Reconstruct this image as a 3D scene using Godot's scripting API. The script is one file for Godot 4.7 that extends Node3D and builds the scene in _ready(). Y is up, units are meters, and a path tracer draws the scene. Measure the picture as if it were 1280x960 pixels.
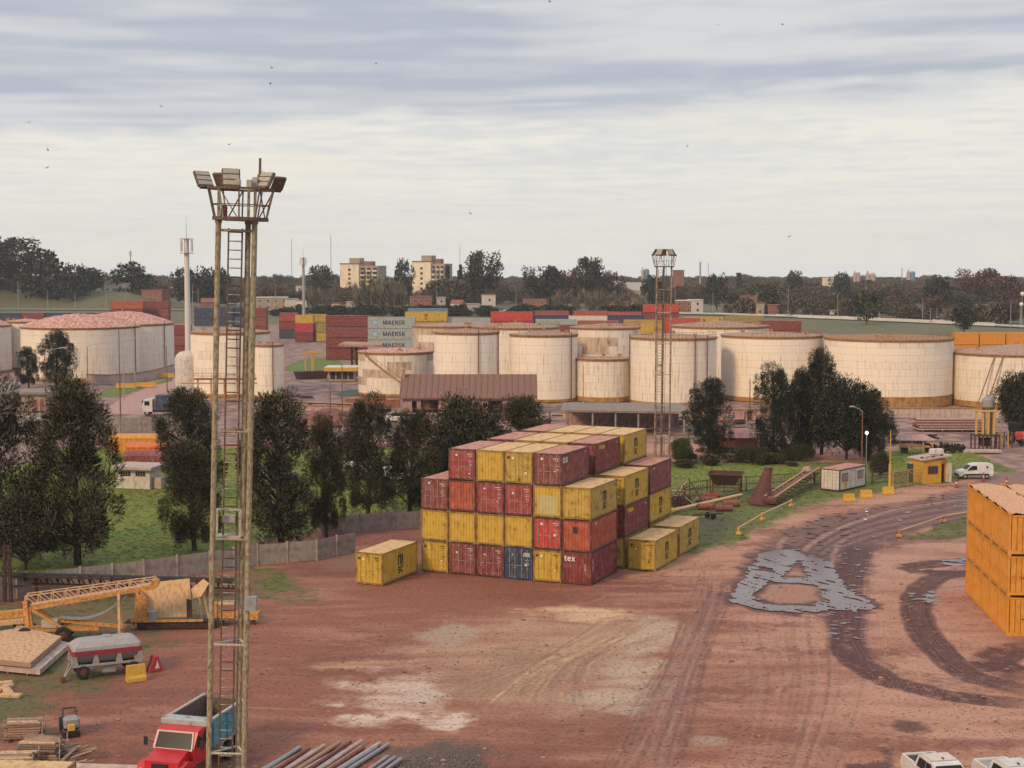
extends Node3D
# A container depot and tank farm seen from a height of 25 m. x right, y up, -z away from the camera; metres.

const F := 1924.0      # focal length in pixels of the 1280 x 960 photograph
const PT := 0.0785     # downward pitch of the camera
const CH := 25.44      # camera height
const EXPO := 1.5      # exposure of the photograph
const YAW := -0.4116   # direction of the container stacks

var rng := RandomNumberGenerator.new()
var used := {}
var mats := {}
var texs := {}
var proto := {}

func _ready() -> void:
	rng.seed = 7
	set_camera_and_light()
	make_materials()
	build_ground()
	build_tank_farm()
	build_far_town()
	build_container_yard()
	build_stack()
	build_trees()
	build_right_side()
	build_left_side()
	build_near()
	build_small()

# ---------------------------------------------------------------- camera, sky, sun, exposure
func set_camera_and_light() -> void:
	var cam := Camera3D.new()
	cam.name = "camera"
	cam.fov = rad_to_deg(2.0 * atan(480.0 / F))
	cam.near = 0.5
	cam.far = 20000.0
	cam.position = Vector3(0, CH, 0)
	cam.rotation = Vector3(-PT, 0, 0)
	add_child(cam)
	cam.current = true
	var sun := DirectionalLight3D.new()
	sun.name = "sun"
	sun.light_energy = 0.5
	sun.light_color = Color(1.0, 0.84, 0.64)
	sun.light_angular_distance = 10.0
	sun.shadow_enabled = true
	sun.rotation_degrees = Vector3(-30, -38, 0)
	add_child(sun)
	var env := Environment.new()
	env.background_mode = Environment.BG_SKY
	env.tonemap_mode = Environment.TONE_MAPPER_LINEAR
	env.tonemap_exposure = EXPO
	env.sdfgi_enabled = true
	env.ssao_enabled = true
	env.ssil_enabled = true
	env.fog_enabled = true
	env.fog_density = 0.00012
	env.fog_light_color = Color(0.86, 0.88, 0.9)
	var sky := Sky.new()
	var pano := PanoramaSkyMaterial.new()
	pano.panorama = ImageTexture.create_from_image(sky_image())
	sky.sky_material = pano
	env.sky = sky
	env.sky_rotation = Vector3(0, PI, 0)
	var we := WorldEnvironment.new()
	we.name = "environment"
	we.environment = env
	add_child(we)

func fnoise(sd: int, freq: float, oct := 4, kind := FastNoiseLite.TYPE_SIMPLEX_SMOOTH) -> FastNoiseLite:
	var n := FastNoiseLite.new()
	n.seed = sd
	n.frequency = freq
	n.noise_type = kind
	n.fractal_octaves = oct
	return n

# A layered overcast: a dark stratocumulus deck overhead with rolls, its edge crossing the view, and thin bright veils below it.
func sky_color(az: float, el: float, na: FastNoiseLite, nb: FastNoiseLite, nc: FastNoiseLite) -> Color:
	var t := maxf(tan(el), 0.012)
	var px := sin(az) / t     # point on a cloud deck one unit up
	var far := absf(cos(az)) / t
	var ln := log(1.0 / t)
	var roll := na.get_noise_3d(az * 9.0, ln * 21.0 + az * 2.5, 0.0)
	var fine := nb.get_noise_3d(az * 22.0, ln * 38.0 + az * 3.0, 4.0)
	var rip := nb.get_noise_3d(az * 110.0, ln * 75.0 + az * 8.0, 7.0)
	var big := nc.get_noise_3d(az * 16.0, ln * 10.0, 9.0)
	# the edge of the deck crosses the view
	var edge := 10.3 - 0.48 * px + 1.0 * nc.get_noise_2d(az * 60.0, 33.0) + 1.6 * roll + 0.8 * fine + 0.7 * rip
	var deck := smoothstep(0.7, -0.7, far - edge)
	deck = lerpf(deck, 1.0 if el > 0.09 else deck, smoothstep(0.5, 1.2, absf(az)))
	deck = maxf(deck, smoothstep(0.2, 0.4, el))
	var thick := clampf(0.5 + 1.35 * roll + 0.7 * fine + 0.5 * big + 0.18 * rip, 0.0, 1.0)
	var dark := Color(0.725, 0.752, 0.80).lerp(Color(0.855, 0.857, 0.865), thick)
	var veil := clampf(0.55 + 0.7 * fine + 0.3 * roll + 0.45 * big + 1.0 * rip, 0.0, 1.0)
	var haze := exp(-el * 11.0)
	var low := Color(0.838, 0.856, 0.868).lerp(Color(0.955, 0.942, 0.905), veil)
	low = low.lerp(Color(0.925, 0.91, 0.868), haze * 0.85)
	var warm := clampf(nc.get_noise_3d(az * 40.0 + 40.0, ln * 14.0, 2.0) * 2.2 - 0.55, 0.0, 1.0) * smoothstep(0.02, 0.05, el) * smoothstep(0.14, 0.08, el)
	low = low.lerp(Color(0.95, 0.92, 0.85), warm * 0.5)
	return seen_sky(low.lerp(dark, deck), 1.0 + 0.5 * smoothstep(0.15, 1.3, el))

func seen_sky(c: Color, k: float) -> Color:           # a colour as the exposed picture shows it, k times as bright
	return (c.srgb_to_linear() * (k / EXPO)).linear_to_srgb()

func sky_image() -> Image:
	var na := fnoise(11, 0.22, 3)
	var nb := fnoise(12, 0.24, 4)
	var nc := fnoise(13, 0.12, 2)
	# the whole dome, coarse
	var w := 512
	var h := 512
	var im := Image.create(w, h, false, Image.FORMAT_RGB8)
	im.fill(seen_sky(Color(0.925, 0.91, 0.868), 1.0))
	for y in h / 2 + 1:
		var el := (0.5 - (y + 0.5) / h) * PI
		for x in w:
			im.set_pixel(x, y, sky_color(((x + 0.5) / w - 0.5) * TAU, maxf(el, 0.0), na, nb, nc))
	im.resize(2048, 4096, Image.INTERPOLATE_CUBIC)
	# the low part, fine
	var rows := 420
	var lo := Image.create(1024, rows, false, Image.FORMAT_RGB8)
	for y in rows:
		var el := (0.5 - (2048 - rows + y + 0.5) / 4096.0) * PI
		for x in 1024:
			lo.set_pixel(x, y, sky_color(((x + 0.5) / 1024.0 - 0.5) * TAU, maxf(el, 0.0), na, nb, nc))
	lo.resize(2048, rows, Image.INTERPOLATE_CUBIC)
	im.blit_rect(lo, Rect2i(0, 0, 2048, rows), Vector2i(0, 2048 - rows))
	return im

# ---------------------------------------------------------------- measuring
func G(u: float, v: float, h := 0.0) -> Vector3:      # where the sight line through a photograph point meets the height h
	var dy := (480.0 - v) / F
	var yy := dy * cos(PT) - sin(PT)
	var zz := cos(PT) + dy * sin(PT)
	var t := (h - CH) / yy
	return Vector3((u - 640.0) / F * t, h, -zz * t)

func HV(z: float, v: float) -> float:                 # height that shows at row v at the distance z
	var dy := (480.0 - v) / F
	return CH + absf(z) * (dy * cos(PT) - sin(PT)) / (cos(PT) + dy * sin(PT))

func XU(z: float, u: float, h := 0.0) -> float:       # x that shows at column u at the distance z and height h
	return (u - 640.0) / F * (absf(z) * cos(PT) - (h - CH) * sin(PT))

func AT(z: float, u: float, v: float) -> Vector3:
	var h := HV(z, v)
	return Vector3(XU(z, u, h), h, -absf(z))

# ---------------------------------------------------------------- nodes
func numbered(called: String) -> String:
	var k: int = used.get(called, 0)
	used[called] = k + 1
	return called if k == 0 else "%s_%03d" % [called, k]

func tag(o: Node, label: String, category := "", group := "", kind := "") -> Node:
	if label: o.set_meta("label", label)
	if category: o.set_meta("category", category)
	if group: o.set_meta("group", group)
	if kind: o.set_meta("kind", kind)
	return o

func thing(called: String, label: String, category: String, at := Vector3.ZERO, yaw := 0.0, group := "") -> Node3D:
	var o := Node3D.new()
	o.name = numbered(called)
	o.position = at
	o.rotation.y = yaw
	tag(o, label, category, group, "thing")
	add_child(o)
	return o

func node(mesh: Mesh, called: String, m: Material, parent: Node) -> MeshInstance3D:
	var o := MeshInstance3D.new()
	o.name = called
	o.mesh = mesh
	o.set_surface_override_material(0, m)
	parent.add_child(o, true)
	return o

func part(b: MB, called: String, m: Material, parent: Node) -> MeshInstance3D:
	return node(b.mesh(), called, m, parent)

func struct(b: MB, called: String, m: Material, at := Vector3.ZERO) -> MeshInstance3D:
	var o := node(b.mesh(), numbered(called), m, self)
	o.position = at
	o.set_meta("kind", "structure")
	return o

func solo(b: MB, called: String, label: String, category: String, m: Material, at := Vector3.ZERO, yaw := 0.0, group := "") -> MeshInstance3D:
	var o := node(b.mesh(), numbered(called), m, self)
	o.position = at
	o.rotation.y = yaw
	tag(o, label, category, group)
	return o

func letters(text: String, size: float, m: Material, parent: Node, xf: Transform3D, bold := true) -> MeshInstance3D:
	var key := "txt" + text + str(size)
	if not proto.has(key):
		var t := TextMesh.new()
		var f := SystemFont.new()
		f.font_names = PackedStringArray(["Droid Sans"])
		f.font_weight = 700 if bold else 400
		t.font = f
		t.text = text
		t.font_size = 64
		t.pixel_size = size / 64.0
		t.depth = 0.012
		proto[key] = t
	var o := node(proto[key], "lettering", m, parent)
	o.transform = xf
	return o

# ---------------------------------------------------------------- mesh collecting (corners counter-clockwise as seen from outside)
class MB:
	var v := PackedVector3Array()
	var n := PackedVector3Array()
	var uv := PackedVector2Array()
	var col := PackedColorArray()
	var xf := Transform3D()
	func tri(a: Vector3, b: Vector3, c: Vector3) -> void:
		a = xf * a; b = xf * b; c = xf * c
		var m := (b - a).cross(c - a).normalized()
		v.append_array([a, c, b])
		n.append_array([m, m, m])
	func quad(a: Vector3, b: Vector3, c: Vector3, d: Vector3) -> void:
		a = xf * a; b = xf * b; c = xf * c; d = xf * d
		var m := (c - a).cross(d - b).normalized()
		v.append_array([a, c, b, a, d, c])
		n.append_array([m, m, m, m, m, m])
	func quadn(a: Vector3, b: Vector3, c: Vector3, d: Vector3, na: Vector3, nb: Vector3, nc: Vector3, nd: Vector3) -> void:
		v.append_array([xf * a, xf * c, xf * b, xf * a, xf * d, xf * c])
		var r := xf.basis
		n.append_array([r * na, r * nc, r * nb, r * na, r * nd, r * nc])
	func box(lo: Vector3, hi: Vector3) -> MB:
		var p := [Vector3(lo.x, lo.y, lo.z), Vector3(hi.x, lo.y, lo.z), Vector3(hi.x, hi.y, lo.z), Vector3(lo.x, hi.y, lo.z), Vector3(lo.x, lo.y, hi.z), Vector3(hi.x, lo.y, hi.z), Vector3(hi.x, hi.y, hi.z), Vector3(lo.x, hi.y, hi.z)]
		quad(p[4], p[5], p[6], p[7]); quad(p[1], p[0], p[3], p[2]); quad(p[5], p[1], p[2], p[6])
		quad(p[0], p[4], p[7], p[3]); quad(p[7], p[6], p[2], p[3]); quad(p[0], p[1], p[5], p[4])
		return self
	func cbox(c: Vector3, s: Vector3) -> MB:
		return box(c - s / 2, c + s / 2)
	# a box with chamfered vertical and top edges
	func bbox(c: Vector3, s: Vector3, k: float) -> MB:
		var x := s.x / 2; var y := s.y / 2; var z := s.z / 2
		var ring := func(ix: float, iz: float, yy: float) -> Array:
			return [c + Vector3(-ix + k, yy, iz), c + Vector3(ix - k, yy, iz), c + Vector3(ix, yy, iz - k), c + Vector3(ix, yy, -iz + k), c + Vector3(ix - k, yy, -iz), c + Vector3(-ix + k, yy, -iz), c + Vector3(-ix, yy, -iz + k), c + Vector3(-ix, yy, iz - k)]
		var r0: Array = ring.call(x, z, -y)
		var r1: Array = ring.call(x, z, y - k)
		var r2: Array = ring.call(x - k, z - k, y)
		for i in 8:
			var j := (i + 1) % 8
			quad(r0[i], r0[j], r1[j], r1[i])
			quad(r1[i], r1[j], r2[j], r2[i])
		for i in range(1, 7):
			tri(r2[0], r2[i], r2[i + 1])
			tri(r0[0], r0[i + 1], r0[i])
		return self
	func beam(p: Vector3, q: Vector3, w: float, h: float) -> MB:
		var d := (q - p).normalized()
		var s := d.cross(Vector3.UP if absf(d.y) < 0.95 else Vector3.RIGHT).normalized() * w / 2
		var t := s.cross(d).normalized() * h / 2
		var a := [p - s - t, p + s - t, p + s + t, p - s + t]
		var b := [q - s - t, q + s - t, q + s + t, q - s + t]
		for i in 4:
			var j := (i + 1) % 4
			quad(a[i], a[j], b[j], b[i])
		quad(a[3], a[2], a[1], a[0]); quad(b[0], b[1], b[2], b[3])
		return self
	func tube(p: Vector3, q: Vector3, r: float, r2 := -1.0, k := 6, caps := true) -> MB:
		if r2 < 0: r2 = r
		var d := (q - p).normalized()
		var s := d.cross(Vector3.UP if absf(d.y) < 0.95 else Vector3.RIGHT).normalized()
		var t := d.cross(s)
		for i in k:
			var e := TAU * i / k; var f := TAU * (i + 1) / k
			var c := s * cos(e) + t * sin(e); var g := s * cos(f) + t * sin(f)
			quadn(p + c * r, p + g * r, q + g * r2, q + c * r2, c, g, g, c)
			if caps:
				tri(p, p + g * r, p + c * r)
				tri(q, q + c * r2, q + g * r2)
		return self
	# hollow pipe with a wall
	func pipe(p: Vector3, q: Vector3, r: float, wall: float, k := 12) -> MB:
		var d := (q - p).normalized()
		var s := d.cross(Vector3.UP if absf(d.y) < 0.95 else Vector3.RIGHT).normalized()
		var t := d.cross(s)
		for i in k:
			var e := TAU * i / k; var f := TAU * (i + 1) / k
			var c := s * cos(e) + t * sin(e); var g := s * cos(f) + t * sin(f)
			quadn(p + c * r, p + g * r, q + g * r, q + c * r, c, g, g, c)
			quadn(p + g * (r - wall), p + c * (r - wall), q + c * (r - wall), q + g * (r - wall), -g, -c, -c, -g)
			quad(p + c * (r - wall), p + g * (r - wall), p + g * r, p + c * r)
			quad(q + c * r, q + g * r, q + g * (r - wall), q + c * (r - wall))
		return self
	# profile [radius, y] turned about the y axis; a0..a1 part of the turn
	func lathe(pr: Array, k := 24, at := Vector3.ZERO, smooth := false, a0 := 0.0, a1 := TAU) -> MB:
		for j in pr.size() - 1:
			var p0: Array = pr[j]; var p1: Array = pr[j + 1]
			var slope := Vector2(p1[1] - p0[1], p0[0] - p1[0]).normalized()
			for i in k:
				var e := lerpf(a0, a1, float(i) / k); var f := lerpf(a0, a1, float(i + 1) / k)
				var c := Vector3(sin(e), 0, cos(e)); var g := Vector3(sin(f), 0, cos(f))
				var nc := Vector3(c.x * slope.x, slope.y, c.z * slope.x); var ng := Vector3(g.x * slope.x, slope.y, g.z * slope.x)
				var A: Vector3 = at + c * p0[0] + Vector3.UP * p0[1]; var B: Vector3 = at + g * p0[0] + Vector3.UP * p0[1]
				var C: Vector3 = at + g * p1[0] + Vector3.UP * p1[1]; var D: Vector3 = at + c * p1[0] + Vector3.UP * p1[1]
				if p0[0] < 1e-4: 
					v.append_array([xf * A, xf * D, xf * C]); n.append_array([xf.basis * nc, xf.basis * nc, xf.basis * ng])
				elif p1[0] < 1e-4:
					v.append_array([xf * A, xf * C, xf * B]); n.append_array([xf.basis * nc, xf.basis * ng, xf.basis * ng])
				else:
					quadn(A, B, C, D, nc, ng, ng, nc)
		return self
	# a polygon in the x-z plane or any plane: given as points, extruded by e
	func prism(pts: Array, e: Vector3) -> MB:
		var flat := PackedVector2Array()
		var c: Vector3 = (pts[1] - pts[0]).cross(pts[2] - pts[1])
		var nn := Vector3.ZERO
		for i in pts.size():
			nn += (pts[i] as Vector3).cross(pts[(i + 1) % pts.size()])
		nn = nn.normalized()
		var ax := (pts[1] - pts[0] as Vector3).normalized()
		var ay := nn.cross(ax)
		for p in pts:
			flat.append(Vector2(ax.dot(p), ay.dot(p)))
		var tr := Geometry2D.triangulate_polygon(flat)
		var out := 1.0 if nn.dot(e) < 0 else -1.0
		for i in range(0, tr.size(), 3):
			var a: Vector3 = pts[tr[i]]; var b: Vector3 = pts[tr[i + 1]]; var d: Vector3 = pts[tr[i + 2]]
			if (b - a).cross(d - a).dot(nn) * out < 0:
				var s := b; b = d; d = s
			tri(a, b, d)
			tri(a + e, d + e, b + e)
		for i in pts.size():
			var j := (i + 1) % pts.size()
			if out > 0: quad(pts[j], pts[i], pts[i] + e, pts[j] + e)
			else: quad(pts[i], pts[j], pts[j] + e, pts[i] + e)
		return self
	# wheel about the x axis
	func wheel(c: Vector3, r: float, w: float, k := 18) -> MB:
		var pr := [[r * 0.55, -w / 2], [r * 0.9, -w / 2], [r, -w * 0.32], [r, w * 0.32], [r * 0.9, w / 2], [r * 0.55, w / 2]]
		var old := xf
		xf = old * Transform3D(Basis(Vector3(0, 0, 1), -PI / 2), c)
		lathe(pr, k)
		xf = old
		return self
	func hub(c: Vector3, r: float, w: float, k := 14) -> MB:
		var old := xf
		xf = old * Transform3D(Basis(Vector3(0, 0, 1), -PI / 2), c)
		lathe([[0.0, -w / 2], [r * 0.5, -w / 2], [r, -w * 0.36], [r, w * 0.36], [r * 0.5, w / 2], [0.0, w / 2]], k)
		xf = old
		return self
	func mesh() -> ArrayMesh:
		var a := []
		a.resize(Mesh.ARRAY_MAX)
		a[Mesh.ARRAY_VERTEX] = v
		if n.size() == v.size(): a[Mesh.ARRAY_NORMAL] = n
		if uv.size() == v.size(): a[Mesh.ARRAY_TEX_UV] = uv
		if col.size() == v.size(): a[Mesh.ARRAY_COLOR] = col
		var m := ArrayMesh.new()
		m.add_surface_from_arrays(Mesh.PRIMITIVE_TRIANGLES, a)
		return m
# ---------------------------------------------------------------- materials
func ntex(sd: int, freq: float, stops: Array, oct := 4, kind := FastNoiseLite.TYPE_SIMPLEX_SMOOTH, size := 256) -> NoiseTexture2D:
	var t := NoiseTexture2D.new()
	t.width = size
	t.height = size
	t.seamless = true
	t.noise = fnoise(sd, freq, oct, kind)
	var g := Gradient.new()
	var o := PackedFloat32Array()
	var c := PackedColorArray()
	for s in stops:
		o.append(s[0])
		c.append((s[1] as Color).linear_to_srgb())
	g.offsets = o
	g.colors = c
	t.color_ramp = g
	return t

# material whose colour is a noise run through stops of linear base colours
func nm(key: String, stops: Array, scale: Vector3, rough := 0.85, freq := 0.02, oct := 4, metal := 0.0, world := true) -> StandardMaterial3D:
	var m := StandardMaterial3D.new()
	m.resource_name = key
	m.albedo_texture = ntex(key.hash() % 9973, freq, stops, oct)
	m.uv1_triplanar = true
	m.uv1_world_triplanar = world
	m.uv1_scale = scale
	m.roughness = rough
	m.metallic = metal
	mats[key] = m
	return m

# plain colour times a shared mottling
func pm(key: String, c: Color, rough := 0.8, tex := "mottle", scale := Vector3(0.4, 0.4, 0.4), metal := 0.0) -> StandardMaterial3D:
	var m := StandardMaterial3D.new()
	m.resource_name = key
	m.albedo_color = Color(minf(c.r, 1), minf(c.g, 1), minf(c.b, 1)).linear_to_srgb()
	if tex:
		m.albedo_texture = texs[tex]
		m.uv1_triplanar = true
		m.uv1_world_triplanar = true
		m.uv1_scale = scale
	m.roughness = rough
	m.metallic = metal
	mats[key] = m
	return m

# old paint: base colour, a faded tone, grime and a little rust
func paint(key: String, c: Color, rust := 0.06, scale := Vector3(0.16, 0.10, 0.16), rough := 0.55) -> StandardMaterial3D:
	var r := Color(0.13, 0.055, 0.03)
	var dirt := c.lerp(Color(0.12, 0.085, 0.065), 0.55)
	var fade := c.lerp(Color(0.55, 0.5, 0.45), 0.2)
	return nm(key, [[0.0, r], [rust, r], [rust + 0.03, dirt], [rust + 0.17, c * 0.86], [0.5, c], [0.78, fade], [1.0, c]], scale * 1.5, rough, 0.03, 5)

func make_materials() -> void:
	texs.mottle = ntex(3, 0.02, [[0.0, Color(0.62, 0.6, 0.57)], [0.35, Color(0.86, 0.85, 0.84)], [0.7, Color(1, 1, 1)], [1.0, Color(0.9, 0.9, 0.9)]], 5)
	texs.streak = ntex(4, 0.02, [[0.0, Color(0.5, 0.42, 0.36)], [0.25, Color(0.8, 0.77, 0.74)], [0.55, Color(1, 1, 1)], [1.0, Color(0.92, 0.92, 0.92)]], 5)
	texs.wood = ntex(5, 0.03, [[0.0, Color(0.45, 0.4, 0.36)], [0.5, Color(0.85, 0.82, 0.8)], [1.0, Color(1, 1, 1)]], 4)
	texs.leafy = ntex(6, 0.03, [[0.0, Color(0.55, 0.55, 0.5)], [0.5, Color(0.85, 0.85, 0.8)], [1.0, Color(1, 1, 1)]], 3)
	# containers
	paint("yellow", Color(0.55, 0.36, 0.035), 0.14)
	paint("yellow_old", Color(0.48, 0.33, 0.06), 0.17)
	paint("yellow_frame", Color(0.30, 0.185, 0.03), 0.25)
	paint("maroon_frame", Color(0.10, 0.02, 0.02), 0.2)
	paint("maroon", Color(0.20, 0.030, 0.032), 0.14)
	paint("maroon_dull", Color(0.23, 0.052, 0.05), 0.17)
	paint("red", Color(0.34, 0.045, 0.04), 0.17)
	paint("orange_red", Color(0.40, 0.085, 0.04), 0.17)
	paint("blue", Color(0.02, 0.045, 0.095), 0.14)
	paint("grey_blue", Color(0.36, 0.40, 0.40), 0.14)
	paint("white_box", Color(0.62, 0.60, 0.56), 0.14)
	paint("orange", Color(0.62, 0.255, 0.018), 0.05)
	paint("orange_deep", Color(0.6, 0.13, 0.015), 0.05)
	paint("bright_red", Color(0.5, 0.05, 0.035), 0.14)
	paint("crimson", Color(0.42, 0.03, 0.06), 0.14)
	paint("olive", Color(0.30, 0.25, 0.07), 0.17)
	paint("teal", Color(0.10, 0.25, 0.32), 0.17)
	nm("patch_paint", [[0.0, Color(0.45, 0.36, 0.12)], [0.4, Color(0.45, 0.42, 0.2)], [1.0, Color(0.52, 0.46, 0.24)]], Vector3(0.2, 0.2, 0.2), 0.7)
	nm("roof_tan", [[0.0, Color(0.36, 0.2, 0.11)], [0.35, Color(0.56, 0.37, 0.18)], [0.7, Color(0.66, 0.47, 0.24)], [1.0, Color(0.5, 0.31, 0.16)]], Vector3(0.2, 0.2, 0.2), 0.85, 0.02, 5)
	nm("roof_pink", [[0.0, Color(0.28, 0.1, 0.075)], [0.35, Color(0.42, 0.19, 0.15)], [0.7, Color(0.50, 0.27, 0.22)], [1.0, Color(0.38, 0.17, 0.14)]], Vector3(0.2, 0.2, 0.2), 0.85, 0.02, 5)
	nm("roof_blue", [[0.0, Color(0.12, 0.11, 0.12)], [0.5, Color(0.2, 0.2, 0.22)], [1.0, Color(0.26, 0.24, 0.24)]], Vector3(0.2, 0.2, 0.2), 0.85)
	nm("roof_grey", [[0.0, Color(0.34, 0.28, 0.25)], [0.5, Color(0.46, 0.42, 0.38)], [1.0, Color(0.52, 0.48, 0.44)]], Vector3(0.2, 0.2, 0.2), 0.85)
	nm("roof_orange", [[0.0, Color(0.36, 0.16, 0.09)], [0.4, Color(0.58, 0.32, 0.18)], [0.8, Color(0.66, 0.42, 0.27)], [1.0, Color(0.42, 0.2, 0.12)]], Vector3(0.5, 0.5, 0.5), 0.85, 0.03, 5)
	nm("rod", [[0.0, Color(0.25, 0.2, 0.18)], [0.5, Color(0.42, 0.38, 0.36)], [1.0, Color(0.5, 0.47, 0.46)]], Vector3(0.5, 0.5, 0.5), 0.5, 0.03, 3, 0.3)
	pm("sticker", Color(0.72, 0.7, 0.66), 0.6, "")
	pm("print_white", Color(0.7, 0.68, 0.65), 0.6, "")
	pm("print_black", Color(0.016, 0.016, 0.017), 0.6, "")
	pm("print_yellow", Color(0.75, 0.5, 0.03), 0.6, "")
	pm("print_navy", Color(0.02, 0.035, 0.06), 0.6, "")
	pm("print_sky", Color(0.2, 0.48, 0.58), 0.6, "")
	pm("rubber", Color(0.022, 0.021, 0.021), 0.85)
	pm("dark_gap", Color(0.012, 0.01, 0.01), 0.95, "")
	# tanks
	var c1 := Color(0.77, 0.695, 0.59)
	nm("tank_a", [[0.0, Color(0.27, 0.125, 0.06)], [0.08, Color(0.42, 0.28, 0.18)], [0.3, c1 * 0.9], [0.55, c1], [1.0, c1 * 1.06]], Vector3(0.3, 0.02, 0.3), 0.75, 0.03, 5)
	nm("tank_b", [[0.0, Color(0.3, 0.15, 0.08)], [0.12, Color(0.46, 0.34, 0.24)], [0.35, c1 * 0.88], [0.65, c1 * 0.98], [1.0, c1 * 1.04]], Vector3(0.2, 0.022, 0.2), 0.75, 0.03, 5)
	nm("tank_c", [[0.0, Color(0.3, 0.16, 0.09)], [0.1, Color(0.52, 0.36, 0.24)], [0.26, c1], [0.6, c1 * 1.06], [1.0, Color(0.8, 0.72, 0.6)]], Vector3(0.3, 0.018, 0.3), 0.75, 0.03, 5)
	nm("tank_dirty", [[0.0, Color(0.12, 0.075, 0.05)], [0.15, Color(0.24, 0.17, 0.125)], [0.38, Color(0.46, 0.35, 0.27)], [0.65, Color(0.56, 0.44, 0.34)], [1.0, Color(0.62, 0.5, 0.4)]], Vector3(0.14, 0.035, 0.14), 0.8, 0.03, 5)
	nm("tank_seam", [[0.0, Color(0.1, 0.055, 0.035)], [1.0, Color(0.3, 0.2, 0.14)]], Vector3(0.3, 0.05, 0.3), 0.9)
	nm("tank_rim", [[0.0, Color(0.16, 0.065, 0.03)], [0.5, Color(0.32, 0.17, 0.075)], [1.0, Color(0.46, 0.3, 0.16)]], Vector3(0.3, 0.3, 0.3), 0.85)
	nm("tank_foot", [[0.0, Color(0.2, 0.09, 0.03)], [0.5, Color(0.36, 0.19, 0.06)], [1.0, Color(0.46, 0.3, 0.13)]], Vector3(0.2, 0.1, 0.2), 0.85)
	nm("tank_roof", [[0.0, Color(0.15, 0.04, 0.03)], [0.3, Color(0.38, 0.14, 0.105)], [0.55, Color(0.58, 0.33, 0.27)], [0.8, Color(0.66, 0.47, 0.4)], [1.0, Color(0.4, 0.17, 0.13)]], Vector3(0.12, 0.12, 0.12), 0.9, 0.03, 5)
	nm("tank_roof_pale", [[0.0, Color(0.17, 0.085, 0.055)], [0.35, Color(0.34, 0.2, 0.14)], [0.7, Color(0.44, 0.31, 0.235)], [1.0, Color(0.3, 0.17, 0.12)]], Vector3(0.12, 0.12, 0.12), 0.9, 0.03, 5)
	# concrete, brick, walls
	nm("concrete", [[0.0, Color(0.16, 0.13, 0.115)], [0.5, Color(0.30, 0.25, 0.225)], [1.0, Color(0.38, 0.33, 0.30)]], Vector3(0.25, 0.15, 0.25), 0.95, 0.03, 5)
	nm("concrete_pale", [[0.0, Color(0.3, 0.22, 0.19)], [0.5, Color(0.46, 0.36, 0.33)], [1.0, Color(0.55, 0.46, 0.43)]], Vector3(0.2, 0.1, 0.2), 0.95, 0.03, 5)
	nm("pink_wall", [[0.0, Color(0.24, 0.11, 0.1)], [0.4, Color(0.40, 0.24, 0.22)], [1.0, Color(0.5, 0.36, 0.33)]], Vector3(0.2, 0.1, 0.2), 0.95, 0.03, 5)
	nm("shed_roof", [[0.0, Color(0.13, 0.07, 0.055)], [0.5, Color(0.21, 0.115, 0.09)], [1.0, Color(0.27, 0.16, 0.13)]], Vector3(0.3, 0.3, 0.3), 0.9, 0.03, 5)
	nm("grey_roof", [[0.0, Color(0.15, 0.12, 0.1)], [0.5, Color(0.24, 0.2, 0.175)], [1.0, Color(0.3, 0.26, 0.23)]], Vector3(0.15, 0.15, 0.15), 0.9, 0.03, 5)
	nm("white_wall", [[0.0, Color(0.3, 0.25, 0.22)], [0.4, Color(0.56, 0.52, 0.48)], [1.0, Color(0.66, 0.62, 0.58)]], Vector3(0.2, 0.1, 0.2), 0.9, 0.03, 5)
	nm("cream_wall", [[0.0, Color(0.6, 0.5, 0.36)], [0.5, Color(0.78, 0.68, 0.52)], [1.0, Color(0.82, 0.73, 0.58)]], Vector3(0.05, 0.03, 0.05), 0.9)
	nm("brick_wall", [[0.0, Color(0.16, 0.06, 0.045)], [0.5, Color(0.26, 0.105, 0.08)], [1.0, Color(0.34, 0.16, 0.12)]], Vector3(0.1, 0.1, 0.1), 0.95)
	nm("tan_wall", [[0.0, Color(0.24, 0.19, 0.14)], [0.5, Color(0.36, 0.3, 0.23)], [1.0, Color(0.44, 0.38, 0.3)]], Vector3(0.1, 0.1, 0.1), 0.95)
	pm("tile_red", Color(0.26, 0.1, 0.07), 0.9)
	pm("fibre_roof", Color(0.38, 0.36, 0.34), 0.9)
	pm("window_dark", Color(0.03, 0.033, 0.038), 0.2, "")
	pm("frame_white", Color(0.6, 0.58, 0.55), 0.6, "")
	pm("navy", Color(0.022, 0.024, 0.05), 0.6)
	# rust and machines
	nm("rust", [[0.0, Color(0.05, 0.02, 0.015)], [0.5, Color(0.12, 0.045, 0.032)], [1.0, Color(0.2, 0.085, 0.06)]], Vector3(0.5, 0.5, 0.5), 0.9, 0.03, 5)
	nm("rust_dark", [[0.0, Color(0.022, 0.012, 0.011)], [0.5, Color(0.055, 0.028, 0.025)], [1.0, Color(0.1, 0.05, 0.043)]], Vector3(0.5, 0.5, 0.5), 0.9, 0.03, 5)
	nm("rust_red", [[0.0, Color(0.04, 0.012, 0.012)], [0.5, Color(0.1, 0.026, 0.026)], [1.0, Color(0.16, 0.05, 0.045)]], Vector3(0.4, 0.4, 0.4), 0.7, 0.03, 5)
	nm("rust_pipe", [[0.0, Color(0.1, 0.035, 0.03)], [0.5, Color(0.2, 0.075, 0.06)], [1.0, Color(0.3, 0.14, 0.11)]], Vector3(0.4, 0.4, 0.4), 0.85, 0.03, 5)
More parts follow.
